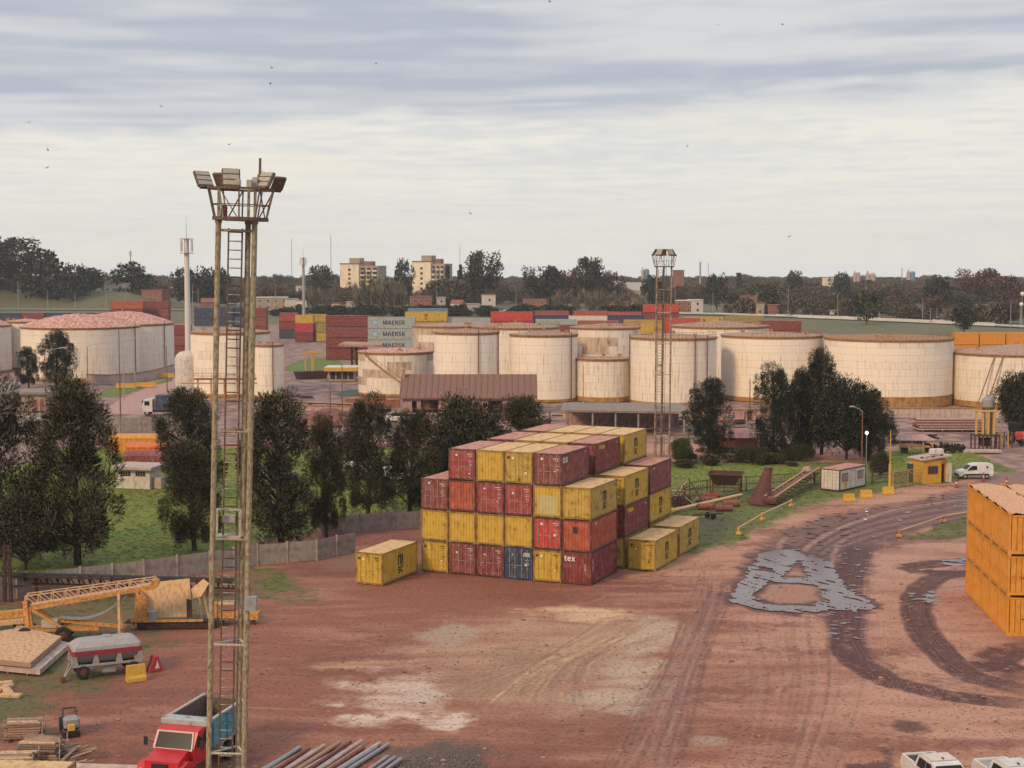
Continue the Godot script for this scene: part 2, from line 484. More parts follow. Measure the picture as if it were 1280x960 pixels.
	nm("machine_orange", [[0.0, Color(0.16, 0.06, 0.03)], [0.2, Color(0.36, 0.15, 0.04)], [0.55, Color(0.54, 0.26, 0.06)], [1.0, Color(0.6, 0.36, 0.14)]], Vector3(0.4, 0.4, 0.4), 0.75, 0.03, 5)
	nm("machine_yellow", [[0.0, Color(0.2, 0.1, 0.04)], [0.2, Color(0.46, 0.25, 0.05)], [0.6, Color(0.6, 0.36, 0.07)], [1.0, Color(0.62, 0.42, 0.15)]], Vector3(0.4, 0.4, 0.4), 0.7, 0.03, 5)
	nm("machine_tan", [[0.0, Color(0.3, 0.15, 0.07)], [0.3, Color(0.54, 0.34, 0.18)], [0.7, Color(0.66, 0.46, 0.27)], [1.0, Color(0.56, 0.36, 0.2)]], Vector3(0.5, 0.25, 0.5), 0.85, 0.03, 5)
	nm("plywood", [[0.0, Color(0.3, 0.14, 0.08)], [0.35, Color(0.50, 0.29, 0.16)], [0.7, Color(0.62, 0.42, 0.26)], [1.0, Color(0.48, 0.27, 0.16)]], Vector3(0.35, 0.35, 0.35), 0.9, 0.03, 5)
	nm("timber", [[0.0, Color(0.16, 0.09, 0.06)], [0.4, Color(0.34, 0.21, 0.14)], [1.0, Color(0.5, 0.35, 0.25)]], Vector3(0.9, 2.0, 0.9), 0.9, 0.03, 4)
	nm("timber_grey", [[0.0, Color(0.1, 0.075, 0.06)], [0.5, Color(0.22, 0.17, 0.145)], [1.0, Color(0.34, 0.27, 0.23)]], Vector3(0.9, 2.0, 0.9), 0.9, 0.03, 4)
	nm("tower_leg", [[0.0, Color(0.07, 0.03, 0.02)], [0.22, Color(0.15, 0.09, 0.05)], [0.4, Color(0.26, 0.2, 0.12)], [0.65, Color(0.34, 0.29, 0.19)], [0.85, Color(0.42, 0.38, 0.29)], [1.0, Color(0.24, 0.17, 0.1)]], Vector3(0.9, 0.35, 0.9), 0.9, 0.03, 5)
	nm("tower_leg_red", [[0.0, Color(0.1, 0.035, 0.025)], [0.35, Color(0.2, 0.1, 0.075)], [0.6, Color(0.36, 0.25, 0.2)], [1.0, Color(0.46, 0.37, 0.31)]], Vector3(0.5, 0.2, 0.5), 0.9, 0.03, 5)
	nm("tower_steel", [[0.0, Color(0.06, 0.035, 0.025)], [0.5, Color(0.13, 0.085, 0.06)], [1.0, Color(0.22, 0.17, 0.13)]], Vector3(0.9, 0.5, 0.9), 0.85, 0.03, 5)
	nm("dropping", [[0.0, Color(0.2, 0.16, 0.12)], [0.45, Color(0.42, 0.38, 0.32)], [1.0, Color(0.6, 0.58, 0.52)]], Vector3(1.2, 1.2, 1.2), 0.9, 0.03, 5)
	nm("lamp_face", [[0.0, Color(0.3, 0.27, 0.21)], [1.0, Color(0.46, 0.43, 0.36)]], Vector3(1, 1, 1), 0.4)
	pm("galvanised", Color(0.36, 0.36, 0.36), 0.5, "mottle", Vector3(0.5, 0.5, 0.5), 0.2)
	pm("grey_paint", Color(0.3, 0.3, 0.31), 0.55)
	pm("tank_grey", Color(0.36, 0.34, 0.34), 0.6, "mottle", Vector3(0.5, 0.5, 0.5))
	pm("stripe_red", Color(0.26, 0.03, 0.045), 0.6)
	pm("truck_red", Color(0.55, 0.02, 0.025), 0.35, "mottle", Vector3(0.5, 0.5, 0.5))
	nm("truck_blue", [[0.0, Color(0.08, 0.05, 0.04)], [0.2, Color(0.05, 0.16, 0.2)], [0.5, Color(0.07, 0.28, 0.36)], [1.0, Color(0.16, 0.38, 0.46)]], Vector3(0.6, 0.6, 0.6), 0.65, 0.03, 5)
	nm("truck_bed", [[0.0, Color(0.05, 0.035, 0.03)], [0.5, Color(0.13, 0.09, 0.075)], [1.0, Color(0.24, 0.17, 0.13)]], Vector3(0.6, 0.6, 0.6), 0.9, 0.03, 5)
	var cw := pm("car_white", Color(0.66, 0.65, 0.63), 0.3, "mottle", Vector3(0.15, 0.15, 0.15))
	cw.clearcoat_enabled = true
	cw.clearcoat = 0.6
	nm("car_dusty", [[0.0, Color(0.5, 0.36, 0.26)], [0.5, Color(0.62, 0.53, 0.44)], [1.0, Color(0.66, 0.62, 0.56)]], Vector3(0.5, 0.5, 0.5), 0.5, 0.03, 5)
	pm("glass_dark", Color(0.022, 0.025, 0.027), 0.15, "").metallic_specular = 0.2
	pm("lamp_white", Color(0.7, 0.69, 0.66), 0.3, "")
	pm("barrier_yellow", Color(0.62, 0.36, 0.05), 0.7, "streak", Vector3(0.8, 0.8, 0.8))
	pm("barrier_red", Color(0.35, 0.04, 0.05), 0.7, "streak", Vector3(0.8, 0.8, 0.8))
	pm("green_box", Color(0.03, 0.075, 0.05), 0.7)
	pm("black_plastic", Color(0.02, 0.02, 0.022), 0.5)
	nm("booth_yellow", [[0.0, Color(0.25, 0.13, 0.03)], [0.3, Color(0.50, 0.27, 0.035)], [1.0, Color(0.6, 0.36, 0.05)]], Vector3(0.3, 0.2, 0.3), 0.75, 0.03, 5)
	nm("office_white", [[0.0, Color(0.4, 0.3, 0.24)], [0.25, Color(0.56, 0.5, 0.45)], [1.0, Color(0.66, 0.6, 0.55)]], Vector3(0.3, 0.15, 0.3), 0.7, 0.03, 5)
	# plants
	leafm("leaf_casuarina", Color(0.14, 0.135, 0.08))
	leafm("leaf_casuarina_b", Color(0.18, 0.16, 0.088))
	leafm("leaf_dark", Color(0.085, 0.098, 0.066))
	leafm("leaf_ever", Color(0.085, 0.10, 0.055))
	leafm("leaf_olive", Color(0.15, 0.15, 0.06))
	leafm("leaf_autumn", Color(0.27, 0.115, 0.085))
	leafm("leaf_mauve", Color(0.29, 0.205, 0.175))
	leafm("leaf_brown", Color(0.28, 0.215, 0.155))
	leafm("twig_pale", Color(0.45, 0.37, 0.29))
	leafm("leaf_bright", Color(0.14, 0.21, 0.045))
	leafm("grass_tuft", Color(0.18, 0.22, 0.03))
	nm("bark", [[0.0, Color(0.025, 0.018, 0.014)], [1.0, Color(0.08, 0.062, 0.05)]], Vector3(0.6, 0.2, 0.6), 0.95)
	nm("bark_pale", [[0.0, Color(0.1, 0.08, 0.065)], [1.0, Color(0.22, 0.18, 0.15)]], Vector3(0.6, 0.2, 0.6), 0.95)
	# ground
	nm("far_soil", [[0.0, Color(0.115, 0.085, 0.055)], [0.35, Color(0.15, 0.125, 0.08)], [0.6, Color(0.125, 0.13, 0.065)], [1.0, Color(0.19, 0.15, 0.105)]], Vector3(0.008, 0.008, 0.008), 0.95, 0.03, 5)
	nm("terminal_soil", [[0.0, Color(0.10, 0.06, 0.05)], [0.35, Color(0.19, 0.115, 0.095)], [0.6, Color(0.29, 0.185, 0.155)], [0.8, Color(0.34, 0.24, 0.2)], [1.0, Color(0.18, 0.11, 0.09)]], Vector3(0.03, 0.03, 0.03), 0.9, 0.03, 6)
	nm("asphalt", [[0.0, Color(0.17, 0.155, 0.145)], [1.0, Color(0.25, 0.235, 0.22)]], Vector3(0.05, 0.05, 0.05), 0.9)
	nm("field_grass", [[0.0, Color(0.075, 0.07, 0.035)], [0.35, Color(0.095, 0.105, 0.042)], [0.6, Color(0.16, 0.135, 0.075)], [0.8, Color(0.1, 0.12, 0.045)], [1.0, Color(0.18, 0.15, 0.09)]], Vector3(0.03, 0.03, 0.03), 0.95, 0.03, 5)
	nm("lawn_grass", [[0.0, Color(0.08, 0.095, 0.03)], [0.4, Color(0.11, 0.155, 0.03)], [0.7, Color(0.14, 0.19, 0.035)], [1.0, Color(0.17, 0.16, 0.06)]], Vector3(0.06, 0.06, 0.06), 0.95, 0.03, 5)
	nm("gravel", [[0.0, Color(0.06, 0.055, 0.052)], [0.5, Color(0.13, 0.115, 0.105)], [1.0, Color(0.24, 0.2, 0.18)]], Vector3(1.2, 1.2, 1.2), 0.95, 0.05, 4)

func leafm(key: String, c: Color) -> void:
	var m := pm(key, c, 0.75, "leafy", Vector3(0.25, 0.25, 0.25))
	m.backlight_enabled = true
	m.backlight = Color(0.75, 0.75, 0.62)
	m.vertex_color_use_as_albedo = true
# ---------------------------------------------------------------- ground
const GX0 := -62.0     # the painted part of the yard: metres covered and metres per pixel
const GX1 := 62.0
const GZ0 := 58.0
const GZ1 := 216.0
const GR := 0.08
var gw := 0
var gh := 0
var gcol := PackedByteArray()
var gwet := PackedByteArray()
var ggrass := PackedByteArray()
var n_a: PackedByteArray
var n_b: PackedByteArray
var n_c: PackedByteArray

func lin8(c: Color) -> Array:
	var s := c.linear_to_srgb()
	return [s.r * 255.0, s.g * 255.0, s.b * 255.0]

# soft-edged patch of soil colour inside a polygon of ground points (x, distance)
func blotch(pts: PackedVector2Array, c: Color, amount: float, soft: float, rag: float, wet := -1, grass := -1, streak := 0.0) -> void:
	var lo := pts[0]
	var hi := pts[0]
	for p in pts:
		lo = lo.min(p)
		hi = hi.max(p)
	var m := soft + rag
	var x0 := clampi(int((lo.x - m - GX0) / GR), 0, gw - 1)
	var x1 := clampi(int((hi.x + m - GX0) / GR), 0, gw - 1)
	var y0 := clampi(int((lo.y - m - GZ0) / GR), 0, gh - 1)
	var y1 := clampi(int((hi.y + m - GZ0) / GR), 0, gh - 1)
	var c8 := lin8(c)
	var k := pts.size()
	# distance field on a coarse grid, then fine blend
	var st := 4
	var cw := (x1 - x0) / st + 2
	var chh := (y1 - y0) / st + 2
	var d := PackedFloat32Array()
	d.resize(cw * chh)
	for j in chh:
		for i in cw:
			var q := Vector2(GX0 + (x0 + i * st) * GR, GZ0 + (y0 + j * st) * GR)
			var best := 1e9
			for e in k:
				best = minf(best, q.distance_squared_to(Geometry2D.get_closest_point_to_segment(q, pts[e], pts[(e + 1) % k])))
			d[j * cw + i] = sqrt(best) * (1.0 if Geometry2D.is_point_in_polygon(q, pts) else -1.0)
	for y in range(y0, y1):
		var fy := float(y - y0) / st
		var jy := int(fy)
		fy -= jy
		for x in range(x0, x1):
			var fx := float(x - x0) / st
			var jx := int(fx)
			fx -= jx
			var o := jy * cw + jx
			var dist := lerpf(lerpf(d[o], d[o + 1], fx), lerpf(d[o + cw], d[o + cw + 1], fx), fy)
			var w := (y & 511) * 512 + (x & 511)
			var nz := (n_a[w] - 128) / 128.0 * 0.65 + (n_b[w] - 128) / 128.0 * 0.35
			var a := clampf((dist + nz * rag) / soft * 0.5 + 0.5, 0.0, 1.0) * amount
			if streak > 0.0:
				a *= clampf(1.0 - streak + streak * (n_c[w] / 128.0), 0.0, 1.3)
			if a <= 0.004:
				continue
			a = minf(a, 1.0)
			var p := (y * gw + x) * 3
			gcol[p] = int(lerpf(gcol[p], c8[0], a))
			gcol[p + 1] = int(lerpf(gcol[p + 1], c8[1], a))
			gcol[p + 2] = int(lerpf(gcol[p + 2], c8[2], a))
			if wet >= 0:
				gwet[y * gw + x] = int(lerpf(gwet[y * gw + x], wet, a))
			if grass >= 0:
				ggrass[y * gw + x] = int(lerpf(ggrass[y * gw + x], grass, a))

# a wheel track or smear along ground points
func track(pts: PackedVector2Array, width: float, c: Color, amount: float, wet := -1, soft := 0.5, tread := 0.0) -> void:
	var cv := Curve2D.new()
	for i in pts.size():
		var t := Vector2.ZERO
		if i > 0 and i < pts.size() - 1:
			t = (pts[i + 1] - pts[i - 1]) / 6.0
		cv.add_point(pts[i], -t, t)
	var ln := cv.get_baked_length()
	var c8 := lin8(c)
	var done := {}
	var step := GR * 0.9
	var s := 0.0
	var r := width / 2.0
	while s < ln:
		var q := cv.sample_baked(s)
		var q2 := cv.sample_baked(minf(s + 0.4, ln))
		var nn := (q2 - q).orthogonal().normalized()
		var kk := int(r / GR * 1.15) + 1
		for i in range(-kk, kk + 1):
			var off := i * GR * 0.9
			var w := q + nn * off
			var x := int((w.x - GX0) / GR)
			var y := int((w.y - GZ0) / GR)
			if x < 0 or y < 0 or x >= gw or y >= gh:
				continue
			var id := y * gw + x
			if done.has(id):
				continue
			done[id] = true
			var z := (y & 511) * 512 + (x & 511)
			var a := clampf((r - absf(off)) / maxf(r * soft, 0.05) + (n_a[z] - 128) / 128.0 * 0.5, 0.0, 1.0) * amount
			a *= clampf((0.55 if soft > 0.45 else 0.95) + (n_b[z] - 90) / 128.0, 0.15, 1.1)
			if tread > 0.0:
				a *= 1.0 - tread * 0.5 * (1.0 + sin(off * 14.0 + n_a[z] * 0.02))
			a *= clampf(minf(s, ln - s) / 3.0, 0.0, 1.0)
			var p := id * 3
			gcol[p] = int(lerpf(gcol[p], c8[0], a))
			gcol[p + 1] = int(lerpf(gcol[p + 1], c8[1], a))
			gcol[p + 2] = int(lerpf(gcol[p + 2], c8[2], a))
			if wet >= 0:
				gwet[id] = int(lerpf(gwet[id], wet, a))
		s += step

func GP(a: Array) -> PackedVector2Array:
	var o := PackedVector2Array()
	for i in range(0, a.size(), 2):
		var g := G(a[i], a[i + 1])
		o.append(Vector2(g.x, -g.z))
	return o

func oval(u: float, v: float, rx: float, rz: float, turn := 0.0) -> PackedVector2Array:
	var g := G(u, v)
	var o := PackedVector2Array()
	for i in 16:
		var e := TAU * i / 16.0
		o.append(Vector2(g.x, -g.z) + Vector2(cos(e) * rx, sin(e) * rz).rotated(turn))
	return o

func paint_yard() -> void:
	gw = int((GX1 - GX0) / GR)
	gh = int((GZ1 - GZ0) / GR)
	gcol.resize(gw * gh * 3)
	gwet.resize(gw * gh)
	ggrass.resize(gw * gh)
	n_a = fnoise(21, 0.014, 5).get_seamless_image(512, 512).get_data()
	n_b = fnoise(22, 0.06, 4).get_seamless_image(512, 512).get_data()
	var sm := fnoise(23, 0.03, 4).get_seamless_image(128, 512)
	sm.resize(512, 512, Image.INTERPOLATE_CUBIC)
	n_c = sm.get_data()
	var red := lin8(Color(0.26, 0.096, 0.062))
	var pink := lin8(Color(0.47, 0.255, 0.177))
	var deep := lin8(Color(0.18, 0.064, 0.045))
	for y in gh:
		var zz := GZ0 + y * GR
		for x in gw:
			var w := (y & 511) * 512 + (x & 511)
			var w2 := ((y / 3 + 77) & 511) * 512 + ((x / 3 + 31) & 511)
			var xx := GX0 + x * GR
			# the right side of the yard is a paler, drier soil
			var dry := clampf((xx - 4.0 + (zz - 90.0) * 0.10) / 18.0, 0.0, 1.0) * 0.8
			var t := clampf(dry + (n_a[w2] - 128) / 128.0 * 0.45 + (n_c[w] - 128) / 128.0 * 0.5, 0.0, 1.0)
			var k := clampf((118 - n_c[w2]) / 80.0 + (n_b[w] - 128) / 200.0, 0.0, 0.6)
			var p := (y * gw + x) * 3
			for c in 3:
				gcol[p + c] = int(lerpf(lerpf(red[c], pink[c], t), deep[c], k))
			gwet[y * gw + x] = 225
			ggrass[y * gw + x] = 0
	var tan := Color(0.5, 0.32, 0.2)
	var sand := Color(0.62, 0.42, 0.25)
	var chalk := Color(0.56, 0.42, 0.34)
	var grit := Color(0.38, 0.29, 0.22)
	var brown := Color(0.23, 0.145, 0.085)
	var wetred := Color(0.088, 0.034, 0.030)
	# scraped and dumped soil in the middle of the yard
	blotch(GP([520, 790, 620, 768, 760, 762, 838, 772, 840, 820, 800, 890, 700, 905, 560, 880, 500, 830]), Color(0.43, 0.255, 0.17), 0.85, 3.0, 4.0, -1, -1, 0.5)
	blotch(GP([655, 762, 700, 756, 765, 760, 790, 768, 745, 776, 690, 776]), sand, 0.8, 0.8, 2.4, -1, -1, 0.8)
	blotch(GP([520, 790, 560, 780, 600, 788, 595, 806, 560, 808, 530, 802]), grit, 0.75, 0.7, 2.0)
	blotch(GP([795, 765, 836, 768, 838, 800, 812, 890, 790, 898, 725, 885, 735, 855, 770, 815]), Color(0.46, 0.34, 0.25), 0.88, 0.8, 2.5, -1, -1, 0.7)
	blotch(GP([560, 840, 650, 815, 740, 818, 735, 850, 650, 868, 560, 870]), brown, 0.45, 2.0, 4.0, -1, -1, 0.9)
	blotch(GP([415, 860, 470, 840, 540, 848, 555, 880, 520, 908, 440, 900]), chalk, 0.75, 1.2, 3.2, -1, -1, 0.85)
	blotch(GP([425, 880, 500, 895, 590, 900, 560, 912, 440, 908]), Color(0.64, 0.51, 0.43), 0.75, 0.5, 2.0, -1, -1, 0.9)
	blotch(GP([480, 868, 545, 866, 548, 874, 500, 876]), Color(0.5, 0.41, 0.35), 0.7, 0.4, 1.4, -1, -1, 0.9)
	blotch(GP([365, 832, 440, 824, 520, 826, 430, 836]), tan, 0.6, 0.5, 1.8, -1, -1, 0.9)
	blotch(GP([485, 935, 540, 930, 600, 935, 590, 965, 480, 965]), Color(0.085, 0.07, 0.062), 0.85, 1.0, 2.5)
	blotch(GP([780, 712, 850, 700, 905, 695, 900, 702, 840, 712, 790, 720]), Color(0.46, 0.27, 0.17), 0.6, 0.4, 1.6, -1, -1, 0.9)
	blotch(GP([1045, 690, 1205, 672, 1210, 760, 1160, 730, 1095, 745]), Color(0.47, 0.27, 0.21), 0.6, 3.0, 4.0)
	blotch(oval(1135, 908, 1.4, 1.0), wetred, 0.75, 0.3, 1.2, 180)
	blotch(GP([1060, 952, 1095, 950, 1105, 932, 1118, 940, 1120, 968, 1060, 960]), wetred, 0.9, 0.2, 0.8, 165)
	blotch(oval(885, 925, 0.9, 0.6), grit, 0.7, 0.3, 0.9)
	# scraping marks and wheel marks
	rng.seed = 31
	for i in 130:
		var u0 := rng.randf_range(-40, 900)
		var v0 := rng.randf_range(730, 965)
		var g := G(u0, v0)
		var ang := rng.randf_range(-0.28, 0.22) + (0.9 if u0 > 700 else 0.0)
		var l := rng.randf_range(3, 11)
		var a := Vector2(g.x, -g.z)
		var b := a + Vector2(cos(ang), sin(ang)) * l
		track(PackedVector2Array([a, (a + b) / 2 + Vector2(0, rng.randf_range(-0.5, 0.5)), b]), rng.randf_range(0.15, 0.5), [Color(0.14, 0.058, 0.047), tan, Color(0.36, 0.2, 0.155), Color(0.18, 0.085, 0.065)][i % 4], rng.randf_range(0.25, 0.6), -1, 0.9)
	for i in 70:
		var s := rng.randf_range(-1, 1)
		var v0 := rng.randf_range(705, 745)
		var pts := GP([895 + s * 18 + rng.randf_range(-20, 20), v0, 868 + s * 26, 800, 835 + s * 36 + rng.randf_range(-14, 14), 880, 800 + s * 60, 975])
		track(pts, rng.randf_range(0.14, 0.32), [Color(0.15, 0.065, 0.055), Color(0.40, 0.24, 0.19), Color(0.2, 0.1, 0.08)][i % 3], rng.randf_range(0.2, 0.5), -1, 0.9)
	for i in 46:
		var a := rng.randf_range(0, 1)
		var pts := GP([900 + a * 140, 980, 930 + a * 150, 860, 915 + a * 170, 760, 985 + a * 110, 685])
		track(pts, rng.randf_range(0.14, 0.35), [Color(0.17, 0.08, 0.065), Color(0.40, 0.25, 0.2)][i % 2], rng.randf_range(0.15, 0.4), -1, 0.9)
	for i in 40:
		var v0 := rng.randf_range(760, 900)
		var pts := GP([1080 + rng.randf_range(-20, 80), v0, 1150 + rng.randf_range(-20, 20), v0 + rng.randf_range(2, 12), 1240, v0 + rng.randf_range(10, 40)])
		track(pts, rng.randf_range(0.15, 0.35), [Color(0.16, 0.075, 0.065), Color(0.42, 0.26, 0.2)][i % 2], rng.randf_range(0.2, 0.5), -1, 0.9)
	# fan of marks over the dumped soil
	for i in 60:
		var a := rng.randf()
		var pts := GP([560 + a * 200, 870 + rng.randf_range(-30, 30), 660 + a * 80, 830, 760 + a * 80 + rng.randf_range(-20, 20), 770 + rng.randf_range(-5, 30)])
		track(pts, rng.randf_range(0.15, 0.35), [tan, Color(0.24, 0.13, 0.085), sand, Color(0.3, 0.17, 0.12)][i % 4], rng.randf_range(0.3, 0.6), -1, 0.9)
	# the wet haul road and its turning tracks
	blotch(GP([930, 700, 965, 668, 1030, 645, 1110, 630, 1215, 610, 1215, 650, 1160, 660, 1125, 668, 1090, 690, 1072, 730, 1060, 770, 1000, 765, 915, 755]), Color(0.17, 0.085, 0.075), 0.9, 0.8, 1.6, 205, -1, 0.5)
	for i in 17:
		var o := (i - 8) / 8.0
		var pts := GP([1250, 628 - o * 13, 1130, 648 - o * 15, 1050, 672 - o * 16, 1000 + o * -22, 712 - o * 12, 978 + o * -40, 760])
		track(pts, 0.75, [wetred, Color(0.13, 0.068, 0.06), Color(0.30, 0.175, 0.14), Color(0.18, 0.115, 0.105)][i % 4], 0.75, [205, 205, 220, 205][i % 4], 0.7)
	blotch(GP([1205, 672, 1150, 660, 1095, 682, 1072, 740, 1085, 800, 1050, 770, 1040, 720, 1060, 690]), wetred, 0.5, 1.2, 3.0, 205, -1, 0.6)
	blotch(GP([905, 752, 930, 712, 944, 690, 985, 682, 1045, 700, 1060, 730, 1100, 756, 1085, 768, 990, 768, 930, 762]), wetred, 0.8, 0.5, 1.8, 190, -1, 0.5)
	blotch(GP([945, 743, 962, 729, 1016, 731, 1030, 747, 1010, 755, 970, 754]), Color(0.44, 0.235, 0.165), 0.85, 0.4, 0.9, 225)
	blotch(GP([980, 719, 992, 706, 1006, 713, 1011, 720]), Color(0.46, 0.26, 0.18), 0.85, 0.4, 0.8, 225)
	track(GP([1075, 680, 1062, 720, 1058, 770, 1058, 800, 1072, 828, 1110, 850, 1180, 868, 1300, 880]), 2.7, wetred, 0.95, 215, 0.25, 0.15)
	track(GP([1300, 705, 1230, 700, 1160, 705, 1130, 708, 1160, 715, 1230, 717, 1300, 718]), 3.0, wetred, 0.93, 215, 0.3, 0.1)
	track(GP([1215, 712, 1170, 722, 1145, 745, 1150, 780, 1175, 815, 1215, 845, 1300, 868]), 2.6, wetred, 0.94, 215, 0.25, 0.2)
	track(GP([1310, 806, 1265, 812, 1240, 825, 1260, 840, 1310, 850]), 3.6, wetred, 0.93, 215, 0.3, 0.1)
	for i in 10:
		track(GP([1075 + i * 2, 676, 1060 + i * 3, 720, 1050 + i * 4, 770, 1056 + i * 3, 800, 1074 + i * 3, 824, 1112 + i * 2, 846 - i, 1300, 876 - i * 2]), 0.22, [Color(0.07, 0.032, 0.03), Color(0.17, 0.08, 0.068)][i % 2], 0.6, 205, 0.9)
	for i in 9:
		track(GP([1215, 710 + i, 1168 + i, 722, 1141 + i * 2, 746, 1146 + i * 2, 780, 1171 + i * 2, 814 - i, 1212, 846 - i * 2, 1300, 870 - i * 3]), 0.2, [Color(0.06, 0.026, 0.024), Color(0.2, 0.09, 0.07)][i % 2], 0.65, 205, 0.9)
	track(GP([1215, 622, 1120, 636, 1060, 655, 1020, 674, 1003, 692]), 0.9, Color(0.40, 0.24, 0.175), 0.85, 225, 0.5)
	track(GP([1075, 662, 1052, 676, 1042, 692, 1040, 712]), 0.6, Color(0.36, 0.21, 0.16), 0.8, 225, 0.5)
	track(GP([985, 668, 975, 680, 971, 690]), 0.8, Color(0.4, 0.25, 0.17), 0.8, 225, 0.5)
	track(GP([1106, 668, 1107, 720, 1107, 780, 1106, 840]), 0.28, Color(0.4, 0.27, 0.2), 0.6, -1, 0.9)
	track(GP([965, 880, 990, 838, 1020, 848, 1070, 862]), 0.5, Color(0.46, 0.28, 0.17), 0.6, -1, 0.8)
	# grass
	var lawn := Color(0.17, 0.22, 0.03)
	var dull := Color(0.12, 0.11, 0.045)
	blotch(GP([-60, 735, 110, 712, 250, 702, 322, 676, 400, 664, 405, 652, 525, 640, 560, 620, 560, 560, 300, 560, 100, 560, -60, 560]), lawn, 0.96, 0.6, 1.5, 235, 255, 0.35)
	blotch(GP([-80, 745, 60, 752, 230, 740, 300, 712, 365, 722, 345, 750, 250, 782, 170, 800, 120, 848, 60, 892, 10, 915, -80, 925]), dull, 0.85, 1.5, 6.0, 235, 200, 0.8)
	blotch(GP([322, 712, 372, 722, 360, 742, 325, 756]), Color(0.12, 0.14, 0.04), 0.8, 0.6, 1.8, 235, 230)
	blotch(GP([740, 600, 760, 575, 1100, 578, 1300, 548, 1300, 600, 1240, 590, 1200, 600, 1110, 612, 1050, 625, 1010, 632, 960, 658, 905, 685, 860, 690, 800, 660]), Color(0.13, 0.16, 0.045), 0.96, 0.7, 2.0, 235, 255, 0.5)
	blotch(GP([750, 590, 800, 582, 900, 580, 1010, 572, 1010, 590, 900, 606, 760, 606]), Color(0.19, 0.255, 0.03), 0.7, 1.0, 3.0, 235, 255, 0.3)
	blotch(GP([1085, 566, 1300, 545, 1300, 575, 1200, 582, 1110, 588]), Color(0.19, 0.255, 0.03), 0.8, 0.8, 2.0, 235, 255, 0.3)
	blotch(GP([1128, 672, 1205, 645, 1225, 650, 1225, 668, 1160, 674]), Color(0.10, 0.12, 0.045), 0.9, 0.3, 1.0, 235, 255, 0.5)
	blotch(GP([850, 648, 905, 640, 935, 650, 900, 676, 860, 690]), Color(0.13, 0.1, 0.06), 0.6, 1.2, 3.0, 235, 120)
	# bare soil by the stack and beyond the concrete wall
	blotch(GP([385, 700, 445, 690, 525, 665, 530, 712, 420, 712]), Color(0.24, 0.125, 0.095), 0.85, 0.8, 2.0, 225, 0, 0.6)
	blotch(GP([910, 556, 960, 552, 1010, 560, 960, 574, 900, 576]), Color(0.3, 0.2, 0.145), 0.8, 0.8, 3.0, 225, 0, 0.5)
	blotch(GP([1240, 592, 1300, 585, 1300, 640, 1210, 640, 1205, 606]), Color(0.25, 0.14, 0.115), 0.9, 0.8, 1.5, 200, 0, 0.5)

